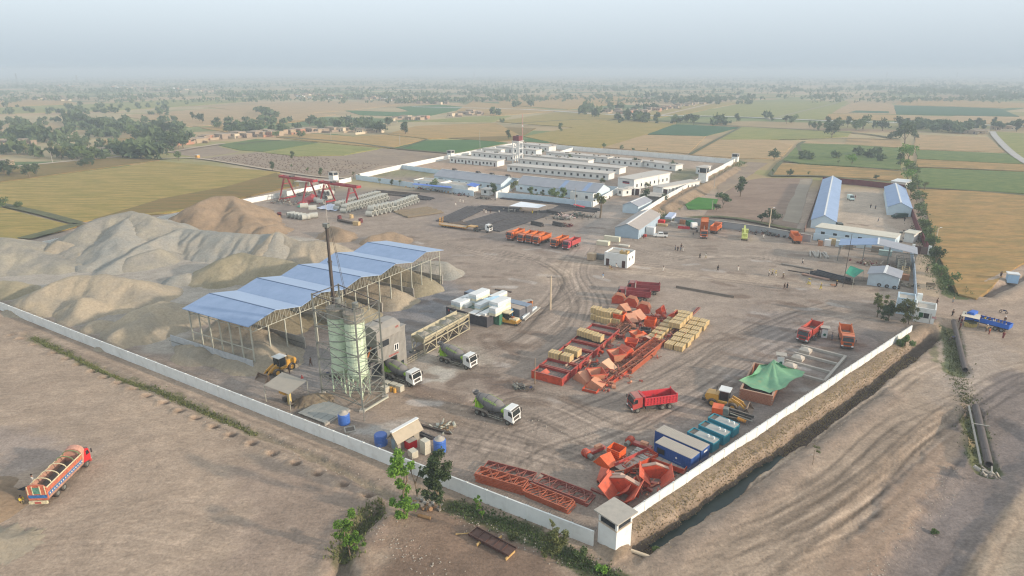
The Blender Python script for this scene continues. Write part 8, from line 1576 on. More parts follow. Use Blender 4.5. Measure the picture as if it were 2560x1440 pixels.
def net(label,ring,peak,m):
 o=Vector((peak.x,peak.y,0));t=thing('shade_net',label,'net',o);V=[];F=[];n=len(ring);K=7;r=random.Random(5)
 for k in range(K+1):
  f=k/K
  for i in range(n):p=peak.lerp(ring[i],f)-o;p.z=ring[i].z+(peak.z-ring[i].z)*(1-f)**2.3-.35*math.sin(PI*f)*(.7+.5*math.sin(i*2.1));p.z+=r.uniform(-.06,.06);V.append(p)
 for k in range(K):
  for i in range(n):F.append((k*n+i,k*n+(i+1)%n,(k+1)*n+(i+1)%n,(k+1)*n+i))
 b=MB();b.add(V+[v-Vector((0,0,.03))for v in V],F+[tuple(reversed([q+len(V)for q in f]))for f in F]);obj('net_cloth',b,m,t,True);obj('pole',MB().cyl((0,0,0),peak-o,.06,n=6),mat('pole_wood',(150,128,104)),t);return t
rg=[(1847,950,2.2),(1862,958,2.1),(1880,970,2.05),(1905,976,2.0),(1924,982,2.0),(1936,977,2.1),(1950,974,2.2),(1964,968,2.3),(1974,955,2.6),(1990,945,2.6),(2005,941,2.7),(2013,930,2.9),(1990,922,3.0),(1966,918,3.3),(1950,908,3.8),(1920,911,3.3),(1898,911,3.2),(1890,925,2.8),(1880,937,2.6),(1862,943,2.3)]
net('large sagging green net stretched over the brick tank',[G(*p)for p in rg],G(1934,899,4.1),mat('green_net',(92,158,118),.75,.22,.35,.22,rust=((150,160,110),.6)))
A,B,C_=G(1958,862+2),G(2110,893),G(2036,948);t=thing('foundation_frame','grey concrete foundation frame with four strips beside the green net','foundation',(B.x,B.y,0),ang(B,G(2004,866)))
Lx=(G(2004,866)-B).length;Ly=(C_-B).length
for k in range(4):y=-Ly*k/3;obj('foundation_strip',MB().box(0,Lx,min(y,y)-.0,y+.45,0,.5).box(0,0,0,0,0,0)if 0 else MB().box(0,Lx,-y*1.0 if 0 else-(-y)if 0 else y*-1,y*-1+.45,0,.5),CONC,t)
obj('foundation_strip',MB().box(-.5,-.01,0,Ly+.45,0,.5),CONC,t)
for k in range(3):
 y=Ly*(k+.5)/3;z=.0;obj('pedestal',MB().hexa([(Lx-2.6,y-.9,0),(Lx-.4,y-.9,0),(Lx-.4,y+1.1,0),(Lx-2.6,y+1.1,0)],[(Lx-2.6,y-.9,.6),(Lx-.4,y-.9,.6),(Lx-.4,y+1.1,.6),(Lx-2.6,y+1.1,.6)]).hexa([(Lx-2.5,y-.8,.6),(Lx-.5,y-.8,.6),(Lx-.5,y+1.0,.6),(Lx-2.5,y+1.0,.6)],[(Lx-2.0,y-.3,1.0),(Lx-1.1,y-.3,1.0),(Lx-1.1,y+.4,1.0),(Lx-2.0,y+.4,1.0)]),mat('pedestal_concrete',(182,172,158),.9,.08),t)
for k,(p,lb,rz)in enumerate((((2059,842),'white sentry cabin with flat roof between the two waiting dump trucks',-20),((1950,912),'white sentry cabin with flat roof behind the green net',-20))):
 q=G(*p);t=thing('sentry_cabin',lb,'cabin',q,rad(rz),'white sentry cabins');obj('body',MB().box(-.6,.6,-.6,.6,0,2.0),WHITE,t);obj('roof',MB().box(-1.0,1.0,-.9,.9,2.3,2.4),CONC,t);[obj('post',MB().box(x-.05,x+.05,y-.05,y+.05,2.0,2.3),DARK,t)for x in(-.5,.5)for y in(-.5,.5)]
 obj('poster',MB().box(-.45,.45,-.63,-.602,.3,1.8),mat('poster_white',(206,214,208),.6),t);obj('poster_motif',MB().cyl((.05,-.66,.75),(.05,-.632,.75),.3,n=10),mat('motif_green',(24,96,72),.6),t)
t=sheet_roof('stall','roadside stall with cream board roof beside the blue truck',[(2404,789),(2449,799),(2453,787),(2409,777)],2.2,mat('cream_board',(214,200,176),.8,.05),0,STEEL,'stall',rag=.02,zs=[2.2,2.2,2.4,2.4]);q=G(2425,815)-Vector((t.location.x,t.location.y,0));b=MB();n=12
for i in range(n):a0,a1=PI+PI*i/n,PI+PI*(i+1)/n;b.box(q.x+1.3*math.cos(a0)-.12,q.x+1.3*math.cos(a0)+.12,q.y+.9*math.sin(a0)-.05,q.y+.9*math.sin(a0)+.05,0,1.0)
obj('counter_slat',b,mat('bamboo',(196,174,110),.8,.1,3),t);obj('counter_top',MB().cyl((q.x,q.y,.9),(q.x,q.y,1.0),1.2,n=16),mat('stall_goods',(84,84,56),.9,.4,4),t)
q=G(2318,752);t=thing('roof_bench','brown bench and fencing on the roof terrace of the gatehouse','bench',(q.x,q.y,3.6),rad(-20));obj('seat',MB().box(-1,1,-.3,.3,.4,.5),mat('old_timber',(120,108,88)),t);[obj('leg',MB().box(x-.06,x+.06,-.25,.25,0,.4),mat('old_timber',(120,108,88)),t)for x in(-.8,.8)];obj('back',MB().box(-1,1,.28,.34,.5,1.2),mat('old_timber',(120,108,88)),t)
for A,B,r_,m,lb in(((2383,806),(2412,928),.5,mat('culvert_dark',(92,84,80),.8,.15),'long dark pipe beside the weedy strip below the stall'),((2438,1020),(2471,1166),.55,mat('culvert_dark',(92,84,80)),'long dark pipe lying in the lower weedy hollow')):
 a,b_=G(*A),G(*B);t=thing('drain_pipe',lb,'drain pipe',a,ang(a,b_),'long dark drain pipes');L=(b_-a).length;n=5
 for i in range(n):obj('segment',MB().pipe((L*i/n+.03,0,.3),(L*(i+1)/n-.03,0,.3),r_,r_*.8,14),m,t)
 if A[0]>2430:obj('kerb',MB().beam((0,-.95,.12),(L,-.95,.12),.25),CONC,t);obj('cross_pole',MB().beam((L*.42,-1.3,.95),(L*.4,1.2,.9),.12),CONC,t)
a,b_=G(1577,1380),G(1624,1396);t=tag(obj('fallen_pole',MB().cyl((0,0,.25),((b_-a).x,(b_-a).y,.22),.22,n=10),mat('pole_pale',(204,184,156)),loc=a),'short pale concrete pole lying beside the guard tower','pole')
A,B=G(1172,1342),G(1272,1396);t=thing('formwork_panel','rusty brown steel formwork lying on timber blocks at the bottom','formwork',A,ang(A,B));L=(B-A).length;RB=mat('formwork_rust',(74,44,38),.85,.2,1.5,.12)
for k in range(5):x0=L*k/5+.02;x1=L*(k+1)/5-.02;obj('plate',MB().box(x0,x1,0,1.5,.35,.4),RB,t);obj('rib',MB().box(x0,x0+.07,0,1.5,.4,.52),RB,t)
obj('edge',MB().box(0,L,-.1,-.002,.25,.6),RB,t);obj('edge',MB().box(0,L,1.502,1.6,.25,.6),RB,t);[obj('timber_block',MB().box(x-.1,x+.1,y0,y1,0,.3),mat('block_wood',(196,160,104),.8),t)for x,y0,y1 in((1.9,-.7,.2),(L-.1,-.5,1.3),(3.4,1.2,2.4))];obj('loose_stick',MB().beam((-1.6,-.7,.08),(-.3,.5,.08),.1),mat('block_wood',(196,160,104)),t)
q=G(1062,1295);tag(obj('log',MB().cyl((-.9,.3,.2),(.8,-.3,.2),.22,n=10),mat('log_brown',(140,108,72),.9),loc=q),'brown log lying below the pair of leafy trees','log');q=G(1030,1262);tag(obj('log',MB().cyl((-.5,-.4,.15),(.4,.4,.15),.14,n=8),mat('log_pale',(186,160,124)),loc=q),'small pale log between the bright tree and the bare tree','log')
b=MB();rr2=random.Random(4)
for k in range(900):
 f=rr2.random();i_=rr2.randrange(6);(x0,y0),(x1,y1)=[((1130,1275),(1540,1440)),((900,1290),(1100,1440)),((400,980),(980,1230)),((1600,1380),(2330,900)),((2180,1440),(2400,1150)),((1090,1000),(1500,1100))][i_]
 q=G(x0+(x1-x0)*f+rr2.gauss(0,26),y0+(y1-y0)*f+rr2.gauss(0,16));s_=rr2.uniform(.03,.09);z=gz(q.x,q.y);b.obb((q.x,q.y,z+s_*.3),(s_*2,s_*1.5,s_*1.2),rr2.uniform(0,3),0,rr2.uniform(-.4,.4))
tag(obj('loose_stones',b,mat('loose_stone',(176,164,148),.9,.2,2)),'loose stones and clods scattered over the bare ground','stones',kind='stuff')
def tufts(name,label,pts,wid,n,h,lm,seed,cat='grass'):
 w_=smooth_line(gp(pts),6);rs_=np.random.RandomState(seed);V=[]
 seg=[math.hypot(b[0]-a[0],b[1]-a[1])for a,b in zip(w_[:-1],w_[1:])];T=np.cumsum([0]+seg)
 for k in range(n):
  s=rs_.rand()*T[-1];i=min(np.searchsorted(T,s)-1,len(seg)-1);i=max(i,0);f=(s-T[i])/seg[i];nx,ny=-(w_[i+1][1]-w_[i][1])/seg[i],(w_[i+1][0]-w_[i][0])/seg[i];o=rs_.normal()*wid*.38
  x=w_[i][0]+(w_[i+1][0]-w_[i][0])*f+nx*o;y=w_[i][1]+(w_[i+1][1]-w_[i][1])*f+ny*o;z=gz(x,y)
  for _ in range(3):
   a=rs_.rand()*6.28;l=h*(.5+rs_.rand());dx,dy=math.cos(a),math.sin(a);lx,ly=rs_.normal()*l*.4,rs_.normal()*l*.4;w2=.05+.07*rs_.rand()
   V+=[(x-dy*w2,y+dx*w2,z-.05),(x+dy*w2,y-dx*w2,z-.05),(x+lx+dy*w2*.3,y+ly-dx*w2*.3,z+l),(x+lx-dy*w2*.3,y+ly+dx*w2*.3,z+l)]
 V=np.array(V);tag(obj(name,npmesh(name,V,np.arange(len(V)).reshape(-1,4),lm,False),None),label,cat,kind='stuff')
tufts('dry_grass','dry straw coloured grass along the bank between wall and ditch',[(1600,1345),(1700,1275),(1850,1170),(2000,1065),(2150,962),(2280,870)],2.8,5200,.12,LEAFDRY,1);tufts('weeds','green weeds along the verge outside the front wall',[(1125,1262),(1240,1300),(1330,1340),(1440,1400),(1540,1450)],2.0,1500,.22,LEAFM,2,'weeds');tufts('weeds','olive weeds in the narrow ditch at the left',[(80,842),(170,885),(270,935),(368,968),(400,978),(640,1085)],1.0,2200,.25,LEAFO,3,'weeds');tufts('weeds','green weeds beside the two drain pipes',[(2372,820),(2380,870),(2392,930),(2430,1030),(2445,1100),(2462,1150)],2.6,1100,.2,LEAFO,4,'weeds');tufts('weeds','weeds in the roadside ditch beside the golden field',[(2310,560),(2335,640),(2360,690),(2390,740)],5,2600,.35,LEAFM,5,'weeds');tufts('weeds','weeds along the small ditch at the bottom left',[(860,1400),(880,1330),(930,1280),(960,1270)],2.4,900,.3,LEAFO,6,'weeds');tufts('weeds','scrub along the drain below the compound wall',[(1860,405),(1790,452),(1700,510),(1650,545)],4,1600,.6,LEAFM,7,'weeds')
for k,(p,s_,m,lb)in enumerate((((2150,620),(2.2,1.6,1.8),PANELG,'pale cabinet under the left half of the blue canopy'),((2068,614),(2.0,1.5,2.0),WHITE,'white cabinet with a dark front by the pale blue wall'),((2098,616),(2.4,1.8,2.0),PANELG,'grey cabinet right of the white one by the pale blue wall'),((2080,610),(2.2,1.6,1.8),WOOD,'tan box between the white and grey cabinets'),((2050,614),(1.4,1.4,1.6),mat('brown_box',(164,116,84),.8),'small brown box left of the white cabinet'),((2192,630),(3.4,1.8,1.9),mat('brown_grey_box',(140,126,110),.8),'brown grey crate in the middle under the canopy'),((2212,638),(3.6,1.8,1.5),mat('mint_box',(160,180,172),.7),'mint coloured long box at the right under the canopy'),((2122,622),(2.2,1.6,1.6),mat('brown_grey_box',(140,126,110)),'brown grey box at the left post of the canopy'),((2262,700),(1.8,1.4,1.6),mat('brown_box',(164,116,84)),'brown box right of the small pale house'))):
 box_thing('storage_box',lb,p,-28,*s_,m,None,'box','storage boxes near the blue canopy')
for k,(p,sz_,m,lb)in enumerate((((1530,603),(5.5,1.4,1.7),mat('cream_panel',(212,206,180)),'tall cream panel rack before the long workshop'),((1508,612),(4.2,2.2,1.3),mat('cream_panel',(212,206,180)),'cream crate with scrap left of the panel rack'),((1560,630-14),(3.6,1.4,.5),mat('cream_slab',(204,196,178)),'flat cream slab on the ground behind the block house'),((1479,649),(2.4,1.8,2.0),mat('tan_box',(190,164,132),.8),'tan box standing alone left of the block house'),((1500,648),(2.6,1.4,1.6),mat('scrap_grey',(120,118,112)),'grey machine between the tan box and the block house'),((1626,585),(3.0,2.4,2.6),WHITE,'white container cabin with double doors beside the pickup'),((1650,560),(3.4,2.0,1.6),mat('bright_red_crate',(206,40,36),.7),'red crate block beside the white cabin'),((1656,565),(3.6,1.4,.8),WOOD,'low yellow crate before the red crate'),((1584,590),(1.4,1.2,1.8),mat('cream_panel',(212,206,180)),'cream hood at the workshop corner'),((1565,592),(1.0,1.0,1.6),mat('brown_box',(164,116,84)),'small brown cabinet against the workshop end wall'),((1612,592),(1.0,1.0,.8),mat('red_crate',(176,60,50),.8),'small reddish stool crate by the pickup'),((1684,563),(2.4,1.6,1.2),CONC,'pale pallet pack beside the red drums'),((1706,560),(2.0,1.6,1.6),mat('brown_box',(164,116,84)),'brown wrapped pack behind the red drums'))):
 box_thing('storage_box',lb,p,-28,*sz_,m,None,'box','boxes around the long workshop')
for k in range(8):q=G(1697+k*3.6,571+k*.3);tag(obj('drum',MB().lathe((0,0,0),(0,0,.95),[(0,0),(0,.34),(.33,.34),(.36,.37),(.4,.34),(1,.34),(1,0)],12),REDP,loc=q),ORD[k]+' red drum from the left before the dusty wall','drum','red drums')
for k in range(5):q=G(1671+k*2.4,551-k*2.6);t=thing('white_bag_stack',ORD[k]+' stack of pale blue wrapped bundles beside the workshop, from the near end','bundle',q,rad(-30),'pale blue bundles');[obj('bundle',MB().box(-1.4,1.4,-.6,.6,.5*i,.5*i+.46),mat('blue_white',(196,206,226),.7,.06),t)for i in range(3)]
q=G(1729,570);t=thing('parked_truck','dark green truck with white cab top against the dusty wall','truck',q,rad(-80));obj('body',MB().box(-3,1,-1.1,1.1,.7,2.4),mat('dark_green_truck',(24,92,66),.6),t);obj('cab',MB().prism([(1.05,.6),(1.05,2.5),(2.2,2.5),(2.6,1.6),(2.6,.6)],-1.05,1.05,'y'),WHITE,t);[wheel(t,x,s_*1.1,.45,.3)for x in(-2,1.9)for s_ in(-1,1)]
q=G(1861,596);t=thing('crane_truck','pale lime crane truck behind the workmen near the dusty wall','crane truck',q,rad(70));LG=mat('pale_lime',(188,192,110),.6,.1);obj('chassis',MB().box(-4,4,-1.0,1.0,.7,1.2),LG,t);obj('cab',MB().box(2.6,4.2,-1.1,1.1,1.2,2.6),LG,t);obj('boom',MB().beam((-1.5,0,1.8),(3.8,.3,3.6),.6),LG,t);obj('turret',MB().box(-2.4,-.6,-.8,.8,1.2,2.2),LG,t);[wheel(t,x,s_*1.05,.5,.4)for x in(-3,-1.8,2.8)for s_ in(-1,1)]
TY=mesh('tyre',MB().lathe((0,-.16,.5),(0,.16,.5),[(0,.24),(0,.46),(.2,.5),(.8,.5),(1,.46),(1,.24)],14),BLACK)
for k in range(7):q=G(2186+k*9.5,712+k*1.6+(k%2)*2);tag(obj('tyre',TY,None,loc=(q.x,q.y-.3,0),rz=rad(-28+R.uniform(-20,20))),ORD[k]+' big dusty tyre from the left leaning on the small pale house','tyre','old tyres by the small pale house')
for k,(p,rz)in enumerate((((1742,582),20),((1733,588),60),((1752,582),10))):q=G(*p);tag(obj('tyre',TY,None,loc=(q.x,q.y,.2),rz=rad(rz)),['left','lower','right'][k]+' loose tyre beside the tipped orange truck','tyre','loose tyres by the tipped truck')
for k,(p,m)in enumerate((((2252,672),STEELP),((2262,690),WOOD),((2248,660),STEEL),((2264,668),STEEL))):
 q=G(*p);t=thing('scaffold_stack',['pale lattice frame leaning by the lane wall','yellow stack of wooden frames by the lane wall','grey scaffold tower behind the pale lattice','grey lattice stack next to the lane wall'][k],'scaffold',q,rad(62),'scaffold frames by the lane wall');b=MB()
 for x in(-2.2,2.2):
  for y in(-.9,.9):b.beam((x,y,0),(x,y,2.2),.1)
 for z in np.arange(.2,2.3,.5):b.beam((-2.2,-.9,z),(2.2,-.9,z),.09);b.beam((-2.2,.9,z),(2.2,.9,z),.09);b.beam((-2.2,-.9,z),(-2.2,.9,z),.09);b.beam((2.2,-.9,z),(2.2,.9,z),.09);b.beam((-2.2,-.9,z),(2.2,.9,z),.06)
 obj('frame',b,m,t)
for k,(p,lb)in enumerate((((2075,742-6),'flat'),)):pass
for k,(p,r_,lb)in enumerate((((1345,745),.0,''),)):pass
for k,(p,m,lb)in enumerate((((849,548),MAROON,'dark red barrel left of the girder group behind the sand cone'),((879,545),WOOD,'tan barrel in the middle of the girder group behind the sand cone'),((902,556),MAROON,'rusty red barrel right of the girder group'),((699,540),MAROON,'dark red barrel beside the yellow cylinder left of the loose pipes'))):
 q=G(*p);t=thing('barrel',lb,'barrel',q,0,'barrels behind the heaps');obj('shell',MB().lathe((0,0,0),(0,0,1.5),[(0,0),(0,.8),(1,.8),(1,.65),(.2,.6)],14),m,t);obj('hoop',MB().lathe((0,0,.7),(0,0,.8),[(0,.8),(.5,.84),(1,.8)],14),m,t)
bars('steel_beam','bundle of brown girders between the barrels',(848,552),(885,560),5,2.2,REBAR,h=.5,cat='girders');box_thing('storage_box','tan crate at the right end of the brown girders',(892,563),-20,2.4,1.6,1.4,WOOD,None,'box');q=G(690,545);tag(obj('gas_cylinder',MB().cyl((-1.6,0,.5),(1.6,.3,.5),.5,n=12),YELLOW,loc=q),'yellow cylinder lying left of the loose concrete pipes','cylinder')
for k,(p,sx,lb)in enumerate((((826,468),9,'small flat shed roof beside the wall guard tower'),((757,470),7,'small lean-to roof on the back wall'))):
 q=G(*p);t=thing('lean_to',lb,'shed',q,rad(-20),'small sheds on the back wall');obj('roof',MB().box(-sx/2,sx/2,-2,2,3.2,3.4),CONC,t);obj('wall',MB().box(-sx/2+.3,sx/2-.3,1.5,1.8,0,3.2),mat('cream_slab',(204,196,178)),t);[obj('post',MB().box(x-.1,x+.1,-1.8,-1.6,0,3.2),STEEL,t)for x in(-sx/2+.4,sx/2-.4)]
for k,(p,lb,rz)in enumerate((((818,942),'small motorbike parked behind the left silo',10),((1325,978),'fallen motorbike by the wooden box pole',30),((2380,830+20),'white motorbike below the stall',20),((2508,775+8),'motorbike standing beyond the blue truck',-50))):
 q=G(*p);t=thing('motorbike',lb,'motorbike',q,rad(rz),'parked motorbikes');[obj('wheel',MB().lathe((x,-.06,.32),(x,.06,.32),[(0,.2),(0,.32),(1,.32),(1,.2),(0,.2)],14),BLACK,t)for x in(-.62,.62)];obj('frame',MB().beam((-.6,0,.35),(.5,0,.75),.1).beam((.62,0,.35),(.45,0,1.0),.07),DARK,t);obj('tank',MB().obb((.12,0,.78),(.5,.25,.22)),mat('bike_navy',(30,40,80)),t);obj('seat',MB().obb((-.38,0,.78),(.6,.24,.1)),BLACK,t);obj('handlebar',MB().beam((.42,-.35,1.02),(.42,.35,1.02),.04),STEEL,t)
def skin_mesh(name,verts,edges,radii,root=0,sub=1):
 me=bpy.data.meshes.new(name+'_src');me.from_pydata(verts,edges,[]);o=bpy.data.objects.new(name+'_src',me);COL.objects.link(o)
 m=o.modifiers.new('s','SKIN');me.skin_vertices[0].data[root].use_root=True
 for i,r in enumerate(radii):me.skin_vertices[0].data[i].radius=(r,r)if not isinstance(r,tuple)else r
 o.modifiers.new('u','SUBSURF').levels=sub;dg=bpy.context.evaluated_depsgraph_get();out=bpy.data.meshes.new_from_object(o.evaluated_get(dg));out.name=name;bpy.data.objects.remove(o);bpy.data.meshes.remove(me)
 out.polygons.foreach_set('use_smooth',[True]*len(out.polygons));return out
def person_meshes(pose):
 if pose=='sit':hipz,leg=.42,[((0.09,0.0,.42),(.1,-.42,.46),(.1,-.45,.06),(.1,-.58,.03)),((-.09,0,.42),(-.12,-.40,.46),(-.12,-.42,.06),(-.12,-.55,.03))]
 elif pose=='walk':hipz,leg=.9,[((.09,0,.88),(.1,-.17,.48),(.1,-.24,.09),(.1,-.40,.04)),((-.09,0,.88),(-.1,.08,.46),(-.1,.34,.14),(-.1,.24,.03))]
 else:hipz,leg=.9,[((.09,0,.88),(.11,-.01,.47),(.11,.03,.08),(.11,-.13,.03)),((-.09,0,.88),(-.11,-.02,.47),(-.12,.03,.08),(-.12,-.13,.03))]
 z=hipz;ln=.06 if pose=='walk' else 0
 v=[(0,0,z),(0,-.02-ln*.5,z+.25),(0,-.02-ln,z+.48),(0,-.02-ln,z+.56),(0,-.04-ln,z+.68),(0,-.03-ln,z+.80)];e=[(0,1),(1,2),(2,3),(3,4),(4,5)];r=[.13,.12,.13,.055,.085,.07]
 for s_ in(1,-1):
  sw=.16*s_ if pose=='walk' else 0;arm=[(s_*.19,-.02-ln,z+.46),(s_*.24,sw*.6,z+.20),(s_*.23,-.10+sw,z-.02),(s_*.22,-.14+sw,z-.10)]
  if pose=='sit':arm=[(s_*.19,-.02,z+.46),(s_*.24,-.12,z+.22),(s_*.14,-.34,z+.14),(s_*.10,-.40,z+.14)]
  b=len(v);v+=arm;e+=[(2,b),(b,b+1),(b+1,b+2),(b+2,b+3)];r+=[.06,.045,.035,.03]
 for l_ in leg:b=len(v);v+=list(l_);e+=[(0,b),(b,b+1),(b+1,b+2),(b+2,b+3)];r+=[.095,.065,.045,.04]
 body=skin_mesh('body',v,e,r)
 tv=[(0,0,z-.34 if pose!='sit' else z-.1),(0,0,z),(0,-.02-ln*.5,z+.26),(0,-.02-ln,z+.50)];te=[(0,1),(1,2),(2,3)];tr_=[(.20,.17),(.17,.14),(.145,.13),(.15,.11)]
 for s_ in(1,-1):
  sw=.16*s_ if pose=='walk' else 0;arm=[(s_*.19,-.02-ln,z+.47),(s_*.245,sw*.6,z+.20),(s_*.235,-.08+sw,z+.04)]
  if pose=='sit':arm=[(s_*.19,-.02,z+.47),(s_*.245,-.12,z+.22),(s_*.17,-.28,z+.15)]
  b=len(tv);tv+=arm;te+=[(3,b),(b,b+1),(b+1,b+2)];tr_+=[.075,.065,.06]
 tunic=skin_mesh('tunic',tv,te,tr_)
 pv=[(0,0,z-.02)];pe=[];pr=[.14]
 for l_ in leg:b=len(pv);pv+=[l_[0],l_[1],tuple(np.array(l_[2])+(0,0,.05))];pe+=[(0,b),(b,b+1),(b+1,b+2)];pr+=[.11,.095,.085]
 trousers=skin_mesh('trousers',pv,pe,pr)
 hair=mesh('hair',MB().lathe((0,-.02-ln,z+.70),(0,.0-ln,z+.90),[(0,.085),(.3,.112),(.7,.10),(1,0)],10),HAIR)
 return body,tunic,trousers,hair
PMESH={k:person_meshes(k)for k in('stand','walk','sit')}
for k in PMESH.values():
 k[0].materials.append(SKIN);k[1].materials.append(CLW);k[2].materials.append(CLW)
HELM=mesh('helmet',MB().lathe((0,0,0),(0,0,.16),[(0,.15),(.1,.125),(.6,.11),(1,0)],12),mat('helmet_yellow',(220,196,60),.5));HELMW=mesh('helmet',MB().lathe((0,0,0),(0,0,.16),[(0,.15),(.1,.125),(.6,.11),(1,0)],12),WHITE)
def person(label,p,pose,top,bot,rz=0,z=0,helmet=None,group='workmen on the site'):
 q=G(p[0],p[1],z);t=thing('person',label,'person',(q.x,q.y,z if z else gz(q.x,q.y)),rad(rz),group,1.04);b_,tu,tr_,ha=PMESH[pose]
 obj('body',b_,None,t)
 for nm,me_,m in(('tunic',tu,top),('trousers',tr_,bot)):
  o=obj(nm,me_,None,t);o.material_slots[0].link='OBJECT';o.material_slots[0].material=m
 if helmet:hz_=(.42 if pose=='sit' else .9)+.79;obj('helmet',HELM if helmet=='y' else HELMW,None,t,loc=(0,-.03,hz_))
 else:obj('hair',ha,None,t)
 return t
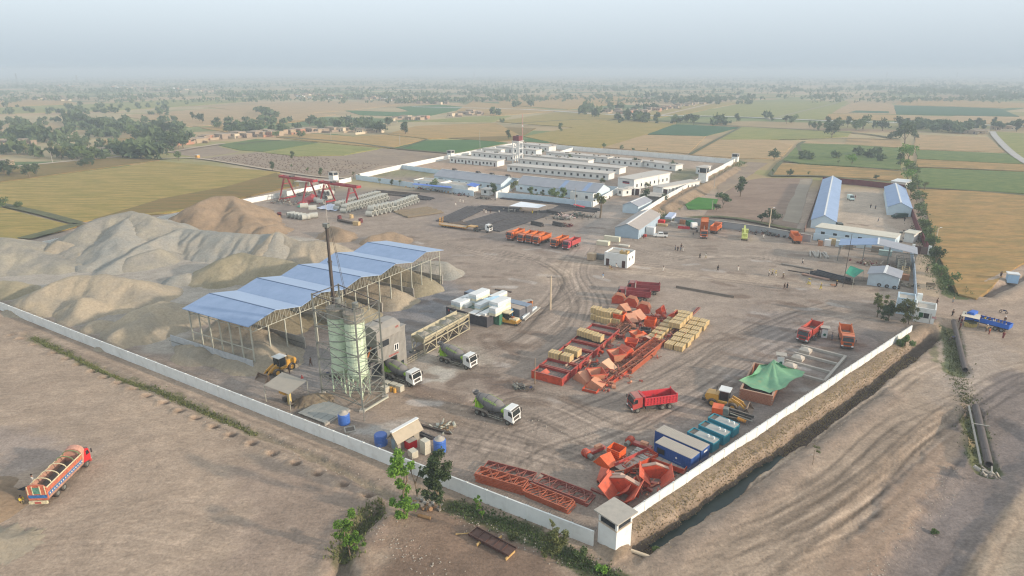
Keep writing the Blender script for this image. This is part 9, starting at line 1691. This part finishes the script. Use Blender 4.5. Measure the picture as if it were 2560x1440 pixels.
PL=[('man in brown clothes walking on the gravel before the shed',(777,914),'walk',CLN,CLN,60,None),('man in dark brown clothes standing beside the loader',(724,934),'stand',CLN,CLN,120,None),('man in light blue shirt and white trousers walking alone below the block house',(1507,697),'walk',CLBL,CLW,100,None),('seated man in tan beside the block house door',(1524,671),'sit',CLT,CLT,0,None),('man in dark clothes seated beside the block house door',(1528,674),'sit',CLN,CLT,20,None),('seated man in white right of the block house door',(1540,668),'sit',CLW,CLW,30,None),('man in white standing at the left of the group in the open yard',(1688,626),'stand',CLG,CLB,30,None),('man in black at the left of the standing group',(1694,628),'stand',CLB,CLB,10,None),('man in grey in the middle of the standing group',(1701,628),'stand',CLG,CLG,-20,None),('man in white robe at the right of the standing group',(1707,629),'stand',CLW,CLW,-40,None),('man in dark clothes behind the standing group',(1703,622),'stand',CLB,CLN,180,None),('man in black walking in the open yard',(1749,646),'walk',CLB,CLB,90,None),('man in white walking behind the man in black',(1764,646),'walk',CLW,CLT,90,None),('man in black striding by the damp patches',(1794,677),'walk',CLB,CLB,95,None),('man in white beside the damp patches at the right',(1845,678),'stand',CLW,CLW,40,None),('man in white shirt and black trousers walking above the long beams',(2006,660),'walk',CLW,CLB,-90,None),('short white post like child standing in the road',(1658,679),'stand',CLW,CLW,0,None),('man in white with yellow helmet at the left of the trio on the road',(1922,690),'stand',CLW,CLB,50,'y'),('middle man of the trio on the road',(1930,689),'walk',CLT,CLB,50,'y'),('right man of the trio in pale clothes on the road',(1938,691),'walk',CLY,CLW,50,'y'),('man carrying a white load on his head',(1957,696),'walk',CLT,CLN,80,'w'),('man in brown of the close walking pair',(1960,723),'walk',CLN,CLN,85,None),('man in black of the close walking pair',(1967,722),'walk',CLB,CLB,85,None),('left worker in yellow trousers on the road',(2020,712),'walk',CLW,CLY,70,'y'),('right worker of the yellow pair on the road',(2024,713),'walk',CLW,CLY,70,'y'),('worker with yellow helmet and yellow trousers walking alone',(2051,724),'walk',CLT,CLY,80,'y'),('man in dark clothes pushing a handcart',(2090,717),'walk',CLN,CLB,85,'y'),('man in white shirt between the red truck and the cabin',(2032,850),'stand',CLW,CLG,30,None),('man in brown near the sentry cabin',(2038,853),'stand',CLN,CLG,-30,None),('man in grey beside the orange waiting truck',(2079,850),'stand',CLG,CLG,80,None),('man in brown standing by the open door of the red truck in the row',(1417,615),'stand',CLN,CLB,0,None),('man in dark brown walking beside the gatehouse',(2341,762),'walk',CLN,CLN,60,None),('man in dark clothes walking towards the stall',(2380,791),'walk',CLN,CLB,90,None),('left person in dark red beside the stall',(2397,805),'stand',CLR,CLR,40,None),('right person in dark red beside the stall',(2402,811),'stand',CLR,CLR,20,None),('person in maroon standing before the stall counter',(2399,823),'stand',CLR,CLN,80,None),('man leaning on a bicycle near the ditch bridge',(2382,756),'stand',CLT,CLG,20,None),('man in grey with white cap beyond the blue truck',(2511,808),'stand',CLN,CLG,-80,'w'),('man in orange shirt below the blue truck at the left',(2472,836),'stand',mat('cloth_orange',(196,104,50),.9),CLR,30,None),('man with white cap beside the orange shirted man',(2465,829),'stand',CLT,CLN,10,'w'),('person in dark red standing below the blue truck',(2507,846),'stand',CLR,CLR,0,None),('man in orange shirt behind the person in dark red',(2506,829),'stand',mat('cloth_orange',(196,104,50)),CLN,60,None),('man in dark clothes on the slope beside the light blue cabin',(2500,698),'walk',CLN,CLB,-40,None),('dark figure walking down the sandy lane',(2316,681),'walk',CLB,CLN,10,None),('man in black standing by the compound gate road',(1524,498),'stand',CLB,CLB,0,None),('man in white near the awning workshop',(1150,506),'stand',CLW,CLW,0,None),('right man in white near the awning workshop',(1158,507),'stand',CLW,CLW,0,None),('man in white walking before the dark bars',(1139,515),'walk',CLW,CLW,60,None),('man in white at the left on the dark bars',(1210,532),'stand',CLW,CLN,0,None),('second man in white at the left on the dark bars',(1215,534),'stand',CLW,CLW,0,None),('man in dark clothes on the bars left group',(1226,533),'stand',CLB,CLN,0,None),('crouching man in white on the bars',(1248,532),'sit',CLW,CLW,0,None),('man in white in the middle on the bars',(1259,529),'stand',CLW,CLB,0,None),('man in black trousers on the bars under the canopy',(1276,531),'stand',CLW,CLB,0,None),('man beside the black trousered man under the canopy',(1280,531),'stand',CLW,CLB,0,None),('tall man in white robe under the canopy',(1287,531),'stand',CLW,CLW,0,None),('man in pale yellow beyond the canopy shadow',(1331,535),'stand',CLY,CLY,0,None),('man in yellow crouching under the canopy',(1302,525),'sit',CLY,CLT,0,None),('man in white robe by the dusty wall behind the single orange truck',(1908,596),'stand',CLW,CLW,0,None),('man in dark clothes standing in the right compound court',(2176,520),'stand',CLB,CLB,0,None),('man in grey near the short blue shed',(2188,523),'stand',CLG,CLN,0,None),('man walking in the lower right compound court',(2195,555),'walk',CLG,CLG,40,None),('red clad person beside the white and green van',(2137,497),'stand',CLR,CLR,0,None),('man in black behind the green jeep',(2261,553),'stand',CLB,CLB,0,None),('person in red beside the pickup truck',(1609,597),'stand',CLR,CLR,0,None)]
for(lb,p,pose,a_,b_,rz,hm_)in PL:person(lb,p,pose,a_,b_,rz,0,hm_)
person('man in white and tan clothes crouching behind the painted truck',(55,1258),'sit',CLY,CLT,60)
t=person('man in white climbing the side of the painted truck',(62,1240),'walk',CLW,CLW,-70,2.1)
t.location=(-66.0,75.0,1.7)
q=G(62,1222);tag(obj('dark_cloth',MB().plate([(-.9,-.3,.05),(.2,-.4,.05),(.9,.4,.3),(0,.3,.2)],.05),CLB,loc=q),'dark cloth lying on the ground behind the painted truck','cloth')
q=G(2083,717);t=thing('handcart','small brown handcart pushed along the road','handcart',q,rad(-10));obj('tray',MB().box(-.7,.5,-.35,.35,.45,.75),mat('brown_box',(164,116,84)),t);obj('wheel',MB().cyl((.5,-.05,.25),(.5,.05,.25),.25,n=12),BLACK,t);obj('handle',MB().beam((-.7,-.3,.5),(-1.4,-.3,.8),.05).beam((-.7,.3,.5),(-1.4,.3,.8),.05),STEEL,t)
bp_='passengers on the blue truck'
for k in range(7):
 a=rad(127);q=(G(2440,800)+G(2500,840))/2;lx,ly=-3.6+k*.85,R.uniform(-.5,.5)
 t=person('%s seated passenger from the tail of the blue truck'%ORD[k],(2470,800),'sit',[CLW,CLG,CLT,CLW,CLN,CLY,CLR][k],CLG,R.uniform(0,360),1.2,None,bp_);t.location=(q.x+lx*math.cos(a)-ly*math.sin(a),q.y+.5+lx*math.sin(a)+ly*math.cos(a),1.15)
